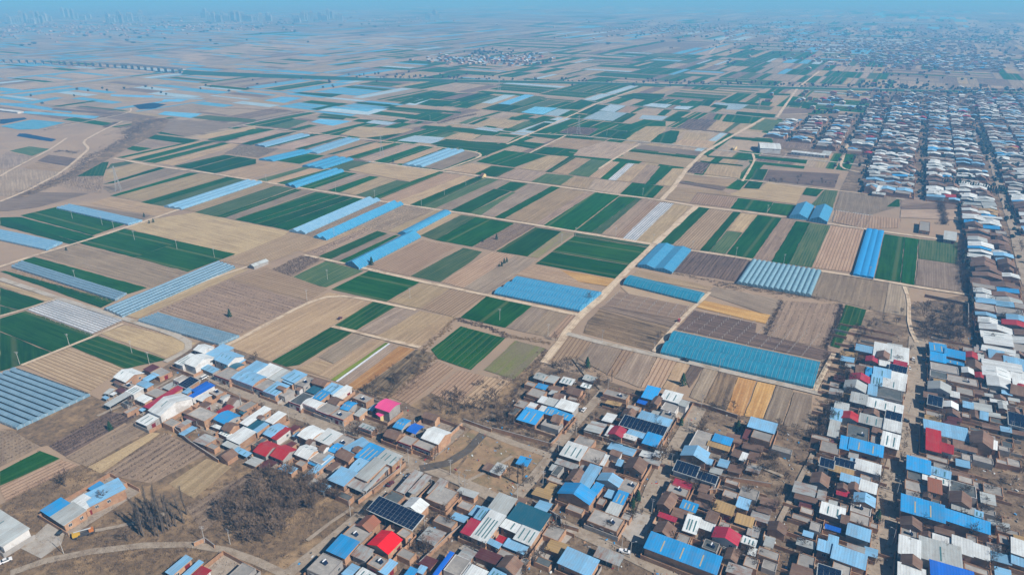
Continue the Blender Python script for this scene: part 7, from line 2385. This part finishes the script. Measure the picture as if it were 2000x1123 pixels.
car('maroon car at the edge of the tan field by the striped wheat', 664, 624, gu, 'm', 'car', 3.6)
car('white car far up the straight street', 1768, 742, gu, 'w')
# truck crane
p = px(165, 1046)
t = empty('truck_crane', (p.x, p.y, 0.3), gu - 0.5)
tag(t, 'yellow truck crane with orange cab parked below the farmhouse', 'truck crane')
V, F = [], []
box(V, F, Vector((0, 0, .7)), Vector((4.2, 0, 0)), Vector((0, 1.1, 0)), ZU * .5, bottom=True)
mesh('chassis', V, F, M_dark, t)
V, F = [], []
box(V, F, Vector((-3.2, 0, 1.2)), Vector((1.0, 0, 0)), Vector((0, 1.1, 0)), ZU * 1.5)
box(V, F, Vector((-2.0, .3, 1.2)), Vector((.7, 0, 0)), Vector((0, .7, 0)), ZU * 1.0)
cb = mesh('cab', V, F, PAINT['y'], t)
V, F = [], []
box(V, F, Vector((-4.22, 0, 1.9)), Vector((.03, 0, 0)), Vector((0, .9, 0)), ZU * .65)
mesh('windscreen', V, F, M_glass, cb)
V, F = [], []
box(V, F, Vector((3.0, 0, 1.2)), Vector((.9, 0, 0)), Vector((0, .9, 0)), ZU * 1.3)
mesh('crane_house', V, F, PAINT['o'], t)
V, F = [], []
tube(V, F, (3.0, .2, 2.6), (-3.6, .2, 3.1), .32, .22, 4)
mesh('boom', V, F, PAINT['g'], t)
for u in (-3.2, 1.5, 3.0):
    for s in (-1, 1):
        V, F = [], []
        lathe_wheel(V, F, (u, s * 1.0, .5), .5, .3, (0, 1, 0))
        mesh('wheel', V, F, M_tyre, t)

# ------------------------------------------------------------------ viaduct and embankment
M_deck = plain_mat('viaduct_concrete', (.42, .42, .41), (.35, .35, .34), .1)
M_embank = plain_mat('embankment_grass', (.015, .075, .045), (.03, .09, .05), .05)
D = [px(x, y, 0) for x, y in ((-120, 118), (0, 123), (120, 127), (240, 134), (362, 145))]
root = empty('rail_viaduct', D[0])
tag(root, 'long rail viaduct on pale piers crossing the hazy plain', 'viaduct')
run = []
for a, b in zip(D[:-1], D[1:]):
    run.append((a, b))
dk = None
for a, b in run:
    d = (b - a).normalized(); c = Vector((-d.y, d.x, 0)); L = (b - a).length
    V, F = [], []
    box(V, F, (a + b) / 2 - D[0] + ZU * 11, d * (L / 2), c * 5.5, ZU * 2.2, bottom=True)
    for s in (-1, 1):
        box(V, F, (a + b) / 2 - D[0] + c * 5.3 * s + ZU * 13.2, d * (L / 2), c * .15, ZU * 1.6)
    mesh('deck', V, F, M_deck, root)
    k = 16
    while k < L:
        V, F = [], []
        box(V, F, a - D[0] + d * k, d * 1.3, c * 3.4, ZU * 9.6)
        box(V, F, a - D[0] + d * k + ZU * 9.6, d * 1.8, c * 4.6, ZU * 1.38)
        mesh('pier', V, F, M_deck, root)
        k += 32
E = [px(x, y, 0) for x, y in ((362, 145), (520, 151), (700, 157), (900, 160), (1150, 164), (1400, 170), (1650, 176), (1850, 180), (2100, 185))]
V, F, UV = [], [], []
for i, q in enumerate(E):
    d = (E[min(i + 1, len(E) - 1)] - E[max(i - 1, 0)]).normalized(); c = Vector((-d.y, d.x, 0))
    h = 9 - min(5, i * 1.2)
    V += [q - c * (h * 1.4 + 4), q - c * 4 + ZU * h, q + c * 4 + ZU * h, q + c * (h * 1.4 + 4)]
    if i:
        n = 4 * i
        for k in range(3): F.append((n - 4 + k, n + k, n + k + 1, n - 3 + k))
o = mesh('embankment', V, F, M_embank)
tag(o, kind='structure')
V, F = [], []
for i, (a, b) in enumerate(zip(E[2:-1], E[3:])):
    i += 2
    h = 9 - min(5, i * 1.2); h2 = 9 - min(5, (i + 1) * 1.2)
    d = (b - a).normalized(); c = Vector((-d.y, d.x, 0))
    n = len(V)
    for s in (-1, 1):
        V += [a + c * 3.2 * s + ZU * (h + .3), b + c * 3.2 * s + ZU * (h2 + .3)]
    F.append((n, n + 1, n + 3, n + 2))
o = mesh('railway_bed', V, F, M_conc_road)
tag(o, kind='structure')

# ------------------------------------------------------------------ far tower blocks
M_tower = plain_mat('tower_cladding', (.27, .28, .29), (.22, .23, .24), .03, objrand=.2)
M_towerw = plain_mat('tower_windows', (.10, .12, .14), (.14, .16, .18), .1, .4, 0)
def tower(w, dpt, H):
    root = empty('tower_block', (0, 0, 0))
    V, F = [], []
    X, Y = Vector((w / 2, 0, 0)), Vector((0, dpt / 2, 0))
    box(V, F, Vector((0, 0, 0)), X, Y, ZU * H)
    mesh('body', V, F, M_tower, root)
    for k in range(3):
        V, F = [], []
        box(V, F, Vector((-w / 2 + w * (k + .5) / 3, -dpt / 2 - .15, 4)), X * .2, Vector((0, .15, 0)), ZU * (H - 8))
        mesh('window_bay', V, F, M_towerw, root)
    V, F = [], []
    box(V, F, Vector((0, 0, H)), X * .35, Y * .5, ZU * 6)
    mesh('roof_house', V, F, M_tower, root)
    return root
tp = [tower(28, 18, 52), tower(22, 18, 62), tower(50, 16, 40)]
tu = [False] * 3
rr = random.Random(9)
CL = [((12, 55), (38, 44), 7, 'distant apartment towers at the hazy picture corner'), ((60, 98), (38, 44), 7, 'second hazy cluster of distant towers'), ((210, 290), (34, 42), 12, 'wide pale cluster of distant towers'), ((395, 470), (32, 42), 14, 'sharper row of distant tower blocks'), ((470, 535), (37, 42), 8, 'lower end of the distant tower row'), ((575, 612), (35, 42), 7, 'dense distant tower group before the plain'), ((625, 670), (32, 38), 6, 'faint distant towers beyond the dense group'), ((835, 858), (33, 38), 5, 'faint lone group of distant towers over the plain'), ((120, 180), (28, 36), 6, 'faintest distant towers in the haze')]
for (x0, x1), (y0, y1), n, lab in CL:
    for i in range(n):
        k = rr.randrange(3)
        o = copy_tree(tp[k]) if tu[k] else tp[k]
        tu[k] = True
        p = px(x0 + (x1 - x0) * (i + rr.random() * .6) / n, rr.uniform(y0, y1) + 4)
        o.location = (p.x, p.y, 0)
        z = rr.uniform(.75, 1.25)
        o.scale = (1, 1, z)
        o.rotation_euler = (0, 0, rr.uniform(-.3, .3))
        tag(o, lab.replace('towers', 'tower').replace('blocks', 'block') if False else 'one tower of the ' + lab, 'tower block', lab)

# ------------------------------------------------------------------ the air
HB = 25000.0
V, F = [], []
box(V, F, Vector((0, (HB + 1000 - 3000) / 2, -1.0)), Vector((HB, 0, 0)), Vector((0, (HB + 4000) / 2, 0)), ZU * (CAM_H + 16), bottom=True)
hm = bpy.data.materials.new('air_haze')
hm.use_nodes = True
t = hm.node_tree
t.nodes.clear()
pv = t.nodes.new('ShaderNodeVolumePrincipled')
pv.inputs['Color'].default_value = (0.15, 0.52, 1.0, 1)
pv.inputs['Absorption Color'].default_value = (0.30, 0.36, 0.4, 1)
pv.inputs['Density'].default_value = 0.00028
pv.inputs['Anisotropy'].default_value = 0.0
ou = t.nodes.new('ShaderNodeOutputMaterial')
t.links.new(pv.outputs[0], ou.inputs['Volume'])
o = mesh('haze', V, F, hm)
tag(o, 'pale blue haze over the whole plain', 'haze', kind='stuff')
